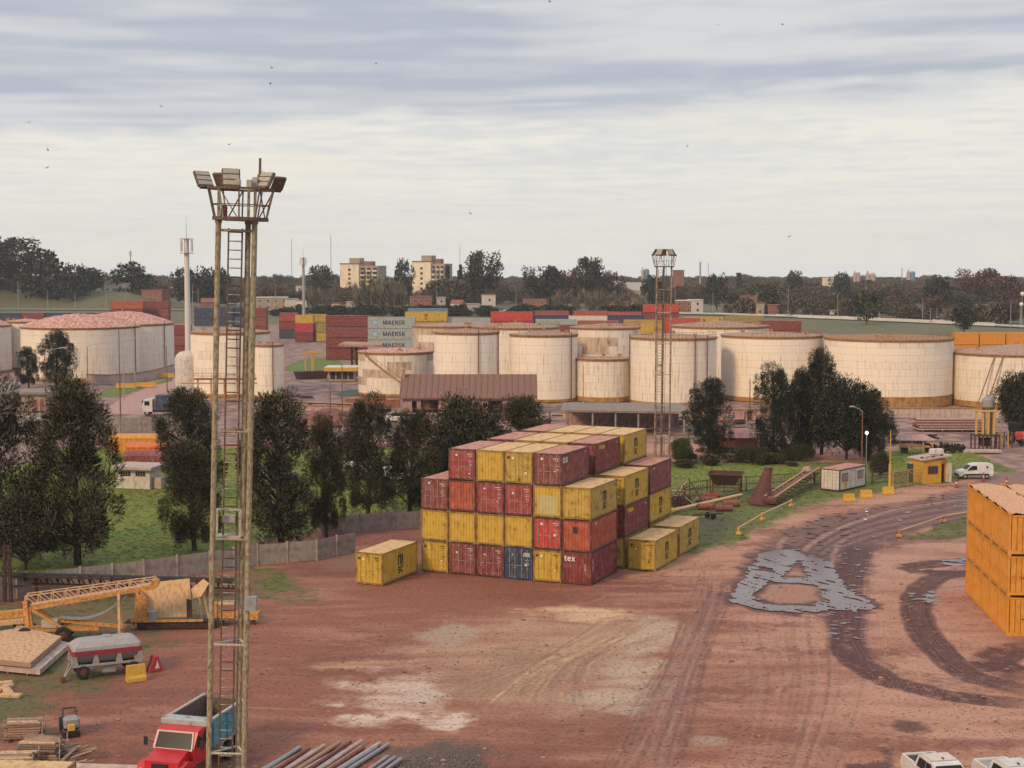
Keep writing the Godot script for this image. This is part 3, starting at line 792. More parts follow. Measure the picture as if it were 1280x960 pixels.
func build_ground() -> void:
	paint_yard()
	var im := Image.create_from_data(gw, gh, false, Image.FORMAT_RGB8, gcol)
	var rim := Image.create_from_data(gw, gh, false, Image.FORMAT_L8, gwet)
	rim.resize(gw / 2, gh / 2, Image.INTERPOLATE_BILINEAR)
	var m := StandardMaterial3D.new()
	m.resource_name = "yard_soil"
	m.albedo_texture = ImageTexture.create_from_image(im)
	m.roughness = 1.0
	m.roughness_texture = ImageTexture.create_from_image(rim)
	m.detail_enabled = true
	m.detail_blend_mode = BaseMaterial3D.BLEND_MODE_MUL
	m.detail_uv_layer = BaseMaterial3D.DETAIL_UV_2
	m.detail_albedo = ntex(41, 0.045, [[0.0, Color(0.42, 0.39, 0.37)], [0.3, Color(0.8, 0.78, 0.76)], [0.5, Color(1, 1, 1)], [1.0, Color(1.0, 0.98, 0.95)]], 6, FastNoiseLite.TYPE_SIMPLEX_SMOOTH, 512)
	m.uv2_triplanar = true
	m.uv2_world_triplanar = true
	m.uv2_scale = Vector3(0.11, 0.11, 0.11)
	# relief: low mounds, ruts and clods
	var big := fnoise(51, 0.05, 3)
	var small := fnoise(52, 0.5, 3)
	var nx := 240
	var nz := 300
	var hs := PackedFloat32Array()
	hs.resize((nx + 1) * (nz + 1))
	for j in nz + 1:
		var zz := lerpf(GZ0, GZ1, float(j) / nz)
		for i in nx + 1:
			var xx := lerpf(GX0, GX1, float(i) / nx)
			hs[j * (nx + 1) + i] = -0.03 + big.get_noise_2d(xx, zz) * 0.03 + small.get_noise_2d(xx, zz) * 0.028
			if gwet[mini(int((zz - GZ0) / GR), gh - 1) * gw + mini(int((xx - GX0) / GR), gw - 1)] < 219: hs[j * (nx + 1) + i] -= 0.045
	var v := PackedVector3Array()
	var uv := PackedVector2Array()
	var nn := PackedVector3Array()
	var idx := PackedInt32Array()
	var dx := (GX1 - GX0) / nx
	var dz := (GZ1 - GZ0) / nz
	for j in nz + 1:
		for i in nx + 1:
			var o := j * (nx + 1) + i
			v.append(Vector3(GX0 + dx * i, hs[o], -(GZ0 + dz * j)))
			uv.append(Vector2(float(i) / nx, float(j) / nz))
			var a := hs[o - 1] if i > 0 else hs[o]
			var b := hs[o + 1] if i < nx else hs[o]
			var c := hs[o - nx - 1] if j > 0 else hs[o]
			var d := hs[o + nx + 1] if j < nz else hs[o]
			nn.append(Vector3((a - b) / (2 * dx), 1, (d - c) / (2 * dz)).normalized())
			if i < nx and j < nz:
				idx.append_array([o, o + nx + 1, o + nx + 2, o, o + nx + 2, o + 1])
	var arr := []
	arr.resize(Mesh.ARRAY_MAX)
	arr[Mesh.ARRAY_VERTEX] = v
	arr[Mesh.ARRAY_NORMAL] = nn
	arr[Mesh.ARRAY_TEX_UV] = uv
	arr[Mesh.ARRAY_INDEX] = idx
	var am := ArrayMesh.new()
	am.add_surface_from_arrays(Mesh.PRIMITIVE_TRIANGLES, arr)
	var yard := node(am, "yard_ground", m, self)
	tag(yard, "red soil yard with wheel tracks and pale scraped patches", "", "", "structure")
	# the land round it, to the horizon
	var b := MB.new()
	b.quad(Vector3(-9000, -0.16, 300), Vector3(9000, -0.16, 300), Vector3(9000, -0.16, -1950), Vector3(-9000, -0.16, -1950))
	tag(struct(b, "ground", mats.far_soil), "flat land reaching to the horizon")
	b = MB.new()
	sheet(b, [Vector2(-220, 190), Vector2(-120, 150), Vector2(-61, 150), Vector2(-61, 214), Vector2(61, 214), Vector2(61, 150), Vector2(110, 150), Vector2(220, 300), Vector2(330, 640), Vector2(100, 665), Vector2(-330, 690), Vector2(-330, 400)], -0.12)
	tag(struct(b, "terminal_ground", mats.terminal_soil), "reddish paved ground of the tank and container terminal")
	b = MB.new()
	sheet(b, [Vector2(-80, 40), Vector2(100, 40), Vector2(130, 150), Vector2(61.5, 160), Vector2(-61.5, 160), Vector2(-120, 152)], -0.14)
	tag(struct(b, "yard_margin", mats.terminal_soil), "reddish soil round the yard")
	# puddles on the haul road
	var wm := StandardMaterial3D.new()
	wm.resource_name = "puddle_water"
	wm.albedo_color = Color(0.15, 0.10, 0.09).linear_to_srgb()
	wm.roughness = 0.13
	wm.metallic_specular = 0.5
	mats.puddle = wm
	puddle(GP([911, 750, 924, 730, 936, 714, 947, 692, 962, 689, 988, 686, 1004, 692, 1020, 696, 1040, 704, 1047, 716, 1054, 730, 1070, 743, 1096, 756, 1085, 762, 1048, 763, 990, 765, 950, 761, 930, 757]), [GP([941, 743, 950, 734, 962, 727, 1018, 730, 1032, 748, 1012, 757, 970, 756, 950, 752]), GP([977, 721, 990, 706, 998, 700, 1008, 713, 1013, 722]), GP([944, 712, 950, 707, 968, 710, 966, 714])], 0.0, 0.8, "broad shallow puddle spread over the haul road bend")
	puddle(GP([958, 688, 972, 668, 1010, 652, 1080, 634, 1215, 612, 1215, 632, 1140, 645, 1100, 656, 1060, 672, 1040, 690, 1040, 702, 1000, 690]), [], -1.15, 1.6, "broken film of rain water over the upper haul road")
	puddle(GP([1050, 700, 1070, 676, 1100, 664, 1096, 690, 1090, 740, 1070, 744]), [], -1.25, 1.6, "flecks of rain water on the dark right wheel tracks")
	puddle(GP([1172, 706, 1180, 699, 1215, 694, 1230, 700, 1215, 706, 1190, 709]), [], -0.35, 1.2, "patchy small puddle in the turning loop by the orange bins")
	puddle(GP([1036, 768, 1070, 764, 1082, 775, 1074, 800, 1040, 800, 1030, 784]), [], -1.2, 1.4, "flecks of water on the wheel track below the broad puddle")
	puddle(GP([1140, 742, 1172, 738, 1178, 748, 1160, 756, 1146, 754]), [], -0.5, 1.2, "patch of water on the turning track")
	scatter_grass()
	scatter_stones()

func sheet(b: MB, pts: Array, y: float) -> void:
	var p := PackedVector2Array(pts)
	var t := Geometry2D.triangulate_polygon(p)
	for i in range(0, t.size(), 3):
		var a := p[t[i]]
		var c := p[t[i + 1]]
		var d := p[t[i + 2]]
		var A := Vector3(a.x, y, -a.y)
		var C := Vector3(c.x, y, -c.y)
		var D := Vector3(d.x, y, -d.y)
		if (C - A).cross(D - A).y < 0: b.tri(A, D, C)
		else: b.tri(A, C, D)

# water standing where a patch (less its islands) is low: level shifts how much of it is flooded, rag how ragged it is
func puddle(pts: PackedVector2Array, holes: Array, level: float, rag: float, label: String) -> void:
	var lo := pts[0]
	var hi := pts[0]
	for p in pts:
		lo = lo.min(p)
		hi = hi.max(p)
	lo -= Vector2(rag, rag)
	hi += Vector2(rag, rag)
	var st := 0.22
	var w := int((hi.x - lo.x) / st) + 2
	var h := int((hi.y - lo.y) / st) + 2
	var fine := fnoise(int(lo.x * 10), 0.75, 4)
	var b := MB.new()
	var near := func(q: Vector2, poly: PackedVector2Array) -> float:
		var best := 1e9
		for e in poly.size():
			best = minf(best, q.distance_squared_to(Geometry2D.get_closest_point_to_segment(q, poly[e], poly[(e + 1) % poly.size()])))
		return sqrt(best) * (1.0 if Geometry2D.is_point_in_polygon(q, poly) else -1.0)
	var fld := PackedFloat32Array()
	for j in h + 1:
		for i in w + 1:
			var q := lo + Vector2(i * st, j * st)
			var nz := fine.get_noise_2d(q.x * 0.8, q.y * 1.1) * rag
			var f: float = near.call(q, pts) + nz * 0.8
			if level < 0.0:
				f = minf(f, nz + level * rag * 0.35 + 0.1)
			else:
				f = minf(f, (fine.get_noise_2d(q.x * 1.6 + q.y * 0.9, q.y * 0.4 + 40.0) + 0.32) * 1.2)
			for o in holes:
				f = minf(f, -(near.call(q, o) + nz * 0.7))
			fld.append(f)
	# the shore line runs where the field is zero
	for j in h:
		for i in w:
			var c := [Vector2(i, j), Vector2(i + 1, j), Vector2(i + 1, j + 1), Vector2(i, j + 1)]
			var poly := []
			for k in 4:
				var p: Vector2 = c[k]
				var q: Vector2 = c[(k + 1) % 4]
				var fp := fld[int(p.y) * (w + 1) + int(p.x)]
				var fq := fld[int(q.y) * (w + 1) + int(q.x)]
				if fp > 0.0: poly.append(p)
				if (fp > 0.0) != (fq > 0.0): poly.append(p.lerp(q, fp / (fp - fq)))
			for k in range(1, poly.size() - 1):
				var t := []
				for p in [poly[0], poly[k], poly[k + 1]]:
					t.append(Vector3(lo.x + p.x * st, -0.018, -(lo.y + p.y * st)))
				b.tri(t[0], t[1], t[2])
	if b.v.size():
		tag(struct(b, "puddle", mats.puddle), label)

# tufts of grass wherever the lawn was laid
func scatter_grass() -> void:
	var b := MB.new()
	rng.seed = 61
	for i in 9:
		var e := rng.randf() * TAU
		var p := Vector3(rng.randf_range(-0.2, 0.2), -0.03, rng.randf_range(-0.2, 0.2))
		var tip := p + Vector3(cos(e) * 0.1, rng.randf_range(0.09, 0.17), sin(e) * 0.1)
		var s := Vector3(-sin(e), 0, cos(e)) * 0.03
		b.tri(p - s, p + s, tip)
	var xs := []
	var cs := []
	for i in 90000:
		var x := rng.randi() % gw
		var y := rng.randi() % gh
		if ggrass[y * gw + x] < 110 + rng.randi() % 120:
			continue
		var s := rng.randf_range(0.5, 1.1)
		xs.append(Transform3D(Basis(Vector3.UP, rng.randf() * TAU).scaled(Vector3(s, s * rng.randf_range(0.5, 1.1), s)), Vector3(GX0 + x * GR, 0, -(GZ0 + y * GR))))
		var k := rng.randf_range(0.75, 1.25)
		cs.append(Color(k * rng.randf_range(0.85, 1.3), k, k * 0.9))
	var mm := MultiMesh.new()
	mm.transform_format = MultiMesh.TRANSFORM_3D
	mm.use_colors = true
	mm.mesh = b.mesh()
	mm.instance_count = xs.size()
	for i in xs.size():
		mm.set_instance_transform(i, xs[i])
		mm.set_instance_color(i, cs[i])
	var o := MultiMeshInstance3D.new()
	o.name = "grass"
	o.multimesh = mm
	o.material_override = mats.grass_tuft
	tag(o, "short green grass growing over the lawns and yard edge", "grass", "", "stuff")
	add_child(o)

# loose stones and clods over the bare soil
func scatter_stones() -> void:
	var b := MB.new()
	b.lathe([[0.0, 0.6], [0.7, 0.4], [1.0, 0.0], [0.6, -0.3]], 5)
	rng.seed = 62
	var mm := MultiMesh.new()
	mm.transform_format = MultiMesh.TRANSFORM_3D
	mm.use_colors = true
	mm.mesh = b.mesh()
	mm.instance_count = 5000
	for i in 5000:
		var p := Vector3(0, -50, 0)
		for k in 6:
			var g := G(rng.randf_range(-20, 1300), rng.randf_range(700, 965))
			var x := int((g.x - GX0) / GR)
			var y := int((-g.z - GZ0) / GR)
			if x > 0 and y > 0 and x < gw and y < gh and ggrass[y * gw + x] < 60:
				p = g
				break
		var s := rng.randf_range(0.02, 0.06) * (1.0 if rng.randf() > 0.04 else 2.6)
		mm.set_instance_transform(i, Transform3D(Basis(Vector3.UP, rng.randf() * TAU).scaled(Vector3(s * 1.4, s, s)), p + Vector3(0, -0.01, 0)))
		var t := rng.randf_range(0.5, 1.5)
		mm.set_instance_color(i, Color(t, t * rng.randf_range(0.85, 1.0), t * rng.randf_range(0.75, 1.0)))
	var m := pm("stone", Color(0.3, 0.18, 0.14), 0.95)
	m.vertex_color_use_as_albedo = true
	var o := MultiMeshInstance3D.new()
	o.name = "pebbles"
	o.multimesh = mm
	o.material_override = m
	tag(o, "loose stones and clods strewn over the red soil", "stones", "", "stuff")
	add_child(o)
# ---------------------------------------------------------------- shipping containers
const CW := 2.44
const CHT := 2.59
const CL := 6.06

func corrugated(b: MB, p: Vector3, across: Vector3, up: Vector3, out: Vector3, w: float, h: float, period: float, depth: float) -> void:
	# a sheet from p spanning w along across and h along up, folded towards out
	var k := maxi(2, int(round(w / period)))
	var s := w / k
	for i in k:
		var x := i * s
		var a := p + across * x
		var pr := [Vector2(0, 0), Vector2(0.36 * s, 0), Vector2(0.5 * s, -depth), Vector2(0.86 * s, -depth), Vector2(s, 0)]
		for j in 4:
			var q: Vector3 = a + across * pr[j].x + out * pr[j].y
			var r: Vector3 = a + across * pr[j + 1].x + out * pr[j + 1].y
			b.quad(q, r, r + up * h, q + up * h)

func container_meshes(L: float, HH: float, key: String) -> void:
	var hw := CW / 2
	var hl := L / 2
	# frame: posts, rails and corner castings
	var b := MB.new()
	for sx in [-1, 1]:
		for sz in [-1, 1]:
			b.cbox(Vector3(sx * (hw - 0.07), HH / 2, sz * (hl - 0.07)), Vector3(0.135, HH - 0.24, 0.135))
			for y in [0.06, HH - 0.06]:
				b.cbox(Vector3(sx * (hw - 0.085), y, sz * (hl - 0.085)), Vector3(0.17, 0.12, 0.17))
		b.cbox(Vector3(sx * (hw - 0.04), 0.12, 0), Vector3(0.07, 0.14, L - 0.36))
		b.cbox(Vector3(sx * (hw - 0.035), HH - 0.07, 0), Vector3(0.06, 0.07, L - 0.36))
	for sz in [-1, 1]:
		b.cbox(Vector3(0, 0.12, sz * (hl - 0.05)), Vector3(CW - 0.36, 0.14, 0.09))
		b.cbox(Vector3(0, HH - 0.09, sz * (hl - 0.05)), Vector3(CW - 0.36, 0.12, 0.09))
	proto[key + "frame"] = b.mesh()
	b = MB.new()
	b.cbox(Vector3(0, 0.14, 0), Vector3(CW - 0.18, 0.05, L - 0.2))
	proto[key + "floor"] = b.mesh()
	b = MB.new()
	corrugated(b, Vector3(hw - 0.02, 0.19, hl - 0.14), Vector3(0, 0, -1), Vector3.UP, Vector3.RIGHT, L - 0.28, HH - 0.295, 0.28, 0.04)
	proto[key + "side"] = b.mesh()
	b = MB.new()
	corrugated(b, Vector3(-hw + 0.14, 0.19, hl - 0.03), Vector3.RIGHT, Vector3.UP, Vector3(0, 0, 1), CW - 0.28, HH - 0.34, 0.272, 0.045)
	proto[key + "end"] = b.mesh()
	b = MB.new()
	corrugated(b, Vector3(hw - 0.07, HH - 0.022, hl - 0.1), Vector3(0, 0, -1), Vector3.LEFT, Vector3.UP, L - 0.2, CW - 0.14, 0.42, 0.018)
	proto[key + "roof"] = b.mesh()
	# door leaf hinged at x = 0, spanning to +x, ribs across
	b = MB.new()
	var dw := hw - 0.15
	var dh := HH - 0.36
	b.box(Vector3(0.005, 0, -0.03), Vector3(dw, dh, 0.0))
	for i in 6:
		var y := 0.06 + i * (dh - 0.14) / 5.0
		b.box(Vector3(0.03, y - 0.045, 0.0), Vector3(dw - 0.03, y + 0.06, 0.045))
	b.box(Vector3(0.005, 0.0, 0.0), Vector3(0.05, dh, 0.035))
	b.box(Vector3(dw - 0.05, 0.0, 0.0), Vector3(dw, dh, 0.035))
	for i in 4:
		b.box(Vector3(-0.03, 0.22 + i * (dh - 0.5) / 3.0, 0.0), Vector3(0.12, 0.29 + i * (dh - 0.5) / 3.0, 0.045))
	proto[key + "door"] = b.mesh()
	b = MB.new()
	b.tube(Vector3(0, -0.03, 0.055), Vector3(0, dh + 0.03, 0.055), 0.021, -1, 6)
	for y in [0.0, dh * 0.33, dh * 0.66, dh - 0.04]:
		b.cbox(Vector3(0, y + 0.02, 0.045), Vector3(0.09, 0.06, 0.05))
	b.box(Vector3(-0.02, dh * 0.42, 0.05), Vector3(0.3, dh * 0.42 + 0.035, 0.085))
	proto[key + "rod"] = b.mesh()
	# stencilled numbers and plates on a pair of doors
	b = MB.new()
	for r in [[0.14, 0.88, 0.34, 0.05], [0.14, 0.81, 0.28, 0.045], [0.5, 0.88, 0.12, 0.05], [0.16, 0.62, 0.3, 0.03], [0.16, 0.57, 0.26, 0.03], [0.16, 0.52, 0.3, 0.03], [0.16, 0.47, 0.22, 0.03]]:
		b.box(Vector3(r[0], dh * r[1], 0.032), Vector3(r[0] + r[2], dh * r[1] + r[3], 0.038))
	proto[key + "code"] = b.mesh()
	b = MB.new()
	b.box(Vector3(0, 0, 0.032), Vector3(0.17, 0.17, 0.038))
	proto[key + "plate"] = b.mesh()

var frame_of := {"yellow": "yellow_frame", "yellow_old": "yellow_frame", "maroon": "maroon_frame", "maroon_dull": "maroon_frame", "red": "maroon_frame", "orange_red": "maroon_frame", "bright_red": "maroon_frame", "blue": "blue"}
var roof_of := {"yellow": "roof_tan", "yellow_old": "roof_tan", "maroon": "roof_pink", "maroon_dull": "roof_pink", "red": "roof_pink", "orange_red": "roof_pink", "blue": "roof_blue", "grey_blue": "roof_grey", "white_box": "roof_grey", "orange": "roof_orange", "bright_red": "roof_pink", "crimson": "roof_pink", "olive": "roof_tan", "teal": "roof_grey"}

# paintwork: colour of the steel; doors: "front", "rear"; logo: lettering set on the long sides
func container(label: String, at: Vector3, yaw: float, colour: String, doors := "front", logo := "", L := CL, HH := CHT, group := "containers stacked in the yard", ajar := 0.0, plain := false) -> Node3D:
	var key := "c%.1f_%.1f" % [L, HH]
	if not proto.has(key + "frame"):
		container_meshes(L, HH, key)
	var t := thing("shipping_container", label, "container", at, yaw, group)
	var m: Material = mats[colour]
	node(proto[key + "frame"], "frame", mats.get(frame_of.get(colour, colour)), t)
	node(proto[key + "floor"], "floor", mats.timber_grey, t)
	node(proto[key + "side"], "side_panel", m, t)
	node(proto[key + "side"], "side_panel", m, t).rotation.y = PI
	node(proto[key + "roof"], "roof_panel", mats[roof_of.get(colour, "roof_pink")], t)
	var back := PI if doors == "front" else 0.0
	node(proto[key + "end"], "end_panel", m, t).rotation.y = back
	var dz := 1.0 if doors == "front" else -1.0
	var r := hash(label) % 100 / 100.0
	for s in [-1, 1]:
		var d := node(proto[key + "door"], "door", m, t)
		var flip := Basis(Vector3(s * -1.0 * dz, 0, 0), Vector3.UP, Vector3(0, 0, dz))
		if s == 1 and ajar > 0.0:
			flip = Basis(Vector3.UP, ajar) * flip
		d.transform = Transform3D(flip, Vector3(s * (CW / 2 - 0.14) * dz, 0.19, dz * (L / 2 - 0.05)))
		if plain: continue
		for x in [0.3, 0.78]:
			node(proto[key + "rod"], "lock_rod", mats.rod if colour not in ["yellow", "yellow_old"] else m, d).position.x = x
		if s == 1:
			node(proto[key + "code"], "stencil", mats.print_white if colour not in ["yellow", "yellow_old"] else mats.print_black, d)
		var pl := node(proto[key + "plate"], "plate", mats.sticker if s == -1 or r > 0.3 else mats.print_black, d)
		pl.position = Vector3(0.5 if s == -1 else 0.36, lerpf(1.5, 1.95, r) if s == -1 else lerpf(0.2, 1.4, fmod(r * 7.0, 1.0)), 0)
		if s == -1 and colour in ["yellow", "yellow_old"]:
			var q := node(proto[key + "plate"], "emblem", mats.print_black, d)
			q.position = Vector3(0.1, HH - 0.85, 0)
			q.scale = Vector3(1.5, 1.6, 1)
	if logo != "":
		for s in [-1, 1]:
			side_logo(t, logo, s, L, HH)
	return t

func side_logo(t: Node3D, logo: String, s: int, L: float, HH: float) -> void:
	var f := Basis(Vector3.UP, s * PI / 2)
	var X := s * (CW / 2 - 0.012)
	var at := func(z: float, y: float) -> Transform3D: return Transform3D(f, Vector3(X, y, z))
	match logo:
		"msc":
			letters("m", 1.25, mats.print_black, t, Transform3D(f.scaled_local(Vector3(0.9, 1.15, 1)), Vector3(X, HH * 0.66, -s * 0.05)))
			letters("sc", 1.15, mats.print_black, t, Transform3D(f.scaled_local(Vector3(0.75, 0.8, 1)), Vector3(X, HH * 0.33, -s * 0.05)))
		"tex":
			letters("TEXU 4172", 0.2, mats.print_white, t, Transform3D(f * Basis(Vector3.BACK, PI / 2), Vector3(X, HH * 0.6, s * (L / 2 - 0.5))))
		"triton":
			letters("Triton", 0.52, mats.print_yellow, t, Transform3D(f, Vector3(X, HH * 0.83, s * (L / 2 - 1.5))))
			letters("22G1", 0.13, mats.print_white, t, Transform3D(f, Vector3(X, HH * 0.85, -s * (L / 2 - 0.7))))
		"plate":
			var b := MB.new()
			b.cbox(Vector3(0, 0, 0), Vector3(0.95, 0.42, 0.012))
			part(b, "panel_sign", mats.print_white, t).transform = Transform3D(f, Vector3(X, HH * 0.78, s * (L / 2 - 0.8)))
			letters("UES", 0.4, mats.print_navy, t, Transform3D(f, Vector3(X + s * 0.01, HH * 0.78, s * (L / 2 - 0.8))))
			letters("22G1", 0.13, mats.print_white, t, Transform3D(f, Vector3(X, HH * 0.85, -s * (L / 2 - 0.7))))
		"code":
			letters("0 22G1", 0.16, mats.print_white, t, Transform3D(f, Vector3(X, HH * 0.85, s * (L / 2 - 1.2))))
		"maersk":
			star(t, Transform3D(f, Vector3(X, HH * 0.52, s * 4.3)))
			letters("MAERSK", 1.5, mats.print_navy, t, Transform3D(f, Vector3(X, HH * 0.5, -s * 0.6)))

func star(t: Node3D, xf: Transform3D) -> void:
	if not proto.has("star"):
		var b := MB.new()
		b.bbox(Vector3.ZERO, Vector3(1.25, 1.25, 0.012), 0.1)
		proto.starpanel = b.mesh()
		b = MB.new()
		for i in 7:
			var e := TAU * i / 7.0 + PI / 2
			var p := Vector3(cos(e), sin(e), 0) * 0.55
			var q := Vector3(cos(e + PI / 2), sin(e + PI / 2), 0) * 0.12
			b.prism([q, p, -q], Vector3(0, 0, 0.01))
		proto.star = b.mesh()
	node(proto.starpanel, "emblem", mats.print_sky, t).transform = xf
	node(proto.star, "star", mats.print_white, t).transform = xf.translated_local(Vector3(0, 0, 0.008))

func ab(a: float, b: float, y := 0.0) -> Vector3:      # stack axes: a across to the right, b to the back
	return Vector3(-7.502 + a * cos(YAW) - b * sin(YAW), y, -(125.995 + a * sin(YAW) + b * cos(YAW)))

func build_stack() -> void:
	var px := CW + 0.0696
	var col := ["first", "second", "third", "fourth", "fifth", "sixth"]
	var tier := ["bottom", "second", "third", "top"]
	# colour, which end faces the camera, logo
	var front := [
		[["yellow", "d", "msc"], ["yellow", "p", "msc"], ["maroon_dull", "d", ""]],
		[["maroon_dull", "d", ""], ["yellow", "p", "msc"], ["orange_red", "p", ""], ["red", "d", ""]],
		[["maroon", "d", ""], ["yellow", "p", "msc"], ["red", "d", ""], ["yellow", "p", "msc"]],
		[["blue", "d", ""], ["yellow", "p", "msc"], ["red", "d", ""], ["yellow_old", "d", "msc"]],
		[["yellow", "d", "msc"], ["bright_red", "d", ""], ["yellow", "p", "msc"], ["maroon_dull", "d", "plate"]],
		[["maroon", "p", "tex"], ["orange_red", "p", "code"], ["yellow_old", "p", "msc"]]]
	var words := {"yellow": "yellow", "yellow_old": "weathered yellow", "maroon": "dark maroon", "maroon_dull": "dull maroon", "red": "rusty red", "orange_red": "orange red", "blue": "navy blue", "bright_red": "bright red"}
	var look := {"d": "with its doors facing out", "p": "with a plain ribbed end"}
	for i in 6:
		for k in front[i].size():
			var c: Array = front[i][k]
			var t := container("%s container %s, %s column of the stack front, %s tier" % [words[c[0]], look[c[1]], col[i], tier[k]], ab(px * i + CW / 2, CL / 2, k * CHT), YAW, c[0], "front" if c[1] == "d" else "rear", c[2])
			if i == 5 and k == 0:
				letters("tex", 0.62, mats.print_white, t, Transform3D(Basis(), Vector3(-0.6, 2.05, CL / 2 - 0.028)))
				letters("TEXU 417", 0.13, mats.print_white, t, Transform3D(Basis(Vector3.BACK, PI / 2), Vector3(0.72, 1.4, CL / 2 - 0.028)))
			if i == 5 and k == 1:
				var b := MB.new()
				b.cbox(Vector3.ZERO, Vector3(0.4, 0.55, 0.012))
				part(b, "panel_sign", mats.rust_dark, t).transform.origin = Vector3(-0.15, 1.75, CL / 2 - 0.024)
			if i == 4 and k == 2:
				var b := MB.new()
				corrugated(b, Vector3(-0.81, 0.3, 0), Vector3.RIGHT, Vector3.UP, Vector3(0, 0, 1), 1.62, 1.5, 0.272, 0.045)
				part(b, "paint_patch", mats.patch_paint, t).position.z = CL / 2 - 0.024
			if i == 3 and k == 0:
				letters("UES", 0.34, mats.print_white, t, Transform3D(Basis(), Vector3(0.72, 2.0, CL / 2 - 0.005)))
	# rows behind
	var b2 := 7.7
	var second := [["maroon_dull", ""], ["yellow", ""], ["yellow", ""], ["maroon", "triton"]]
	var third := [["maroon_dull", ""], ["yellow", ""], ["yellow", "msc"], ["yellow", "msc"]]
	for row in 2:
		var bb := [7.7, 14.95][row] as float
		var top: Array = [second, third][row]
		for i in 4:
			for k in 4:
				if k < 3 and i < 3 and k > 0:
					pass
				var c: Array = top[i] if k == 3 else [["yellow", "maroon", "yellow_old"][(i + k + row) % 3], ""]
				var lab := "%s container on the top tier, %s place in the %s row" % [words[c[0]], col[i], ["middle", "rear"][row]] if k == 3 else "container enclosed in the middle of the stack under the top tier"
				container(lab, ab(px * (i + 1) + CW / 2, bb + CL / 2, k * CHT), YAW, c[0], "rear", c[1], CL, CHT, "containers stacked in the yard", 0.0, k < 3)
	var mid := [["yellow_old", "p", ""], ["maroon", "p", "triton"], ["yellow", "d", "msc"]]
	var rear := [["yellow", "d", ""], ["yellow", "d", "msc"], ["maroon_dull", "d", "code"]]
	for k in 3:
		container("%s container at the open right side of the middle row, %s tier" % [words[mid[k][0]], tier[k]], ab(px * 5 + CW / 2 + 0.1, b2 + CL / 2, k * CHT), YAW, mid[k][0], "front" if mid[k][1] == "d" else "rear", mid[k][2])
		container("%s container at the open right side of the rear row, %s tier" % [words[rear[k][0]], tier[k]], ab(px * 5 + CW / 2 - 0.1, 14.85 + CL / 2, k * CHT), YAW, rear[k][0], "front" if k != 1 else "rear", rear[k][2])
	container("lone yellow container standing on the soil left of the stack", ab(-2.48 + CW / 2, -6.7 + CL / 2), YAW, "yellow", "front", "msc", CL, CHT, "single yellow containers on the ground")
	container("yellow container on the ground with one door ajar, right of the stack", ab(15.45 + CW / 2, 7.4 + CL / 2), YAW, "yellow", "front", "msc", CL, CHT, "single yellow containers on the ground", 0.5)
	container("yellow container on the ground behind the one with an open door", ab(15.3 + CW / 2, 14.5 + CL / 2), YAW, "yellow_old", "front", "msc", CL, CHT, "single yellow containers on the ground")
	build_orange()

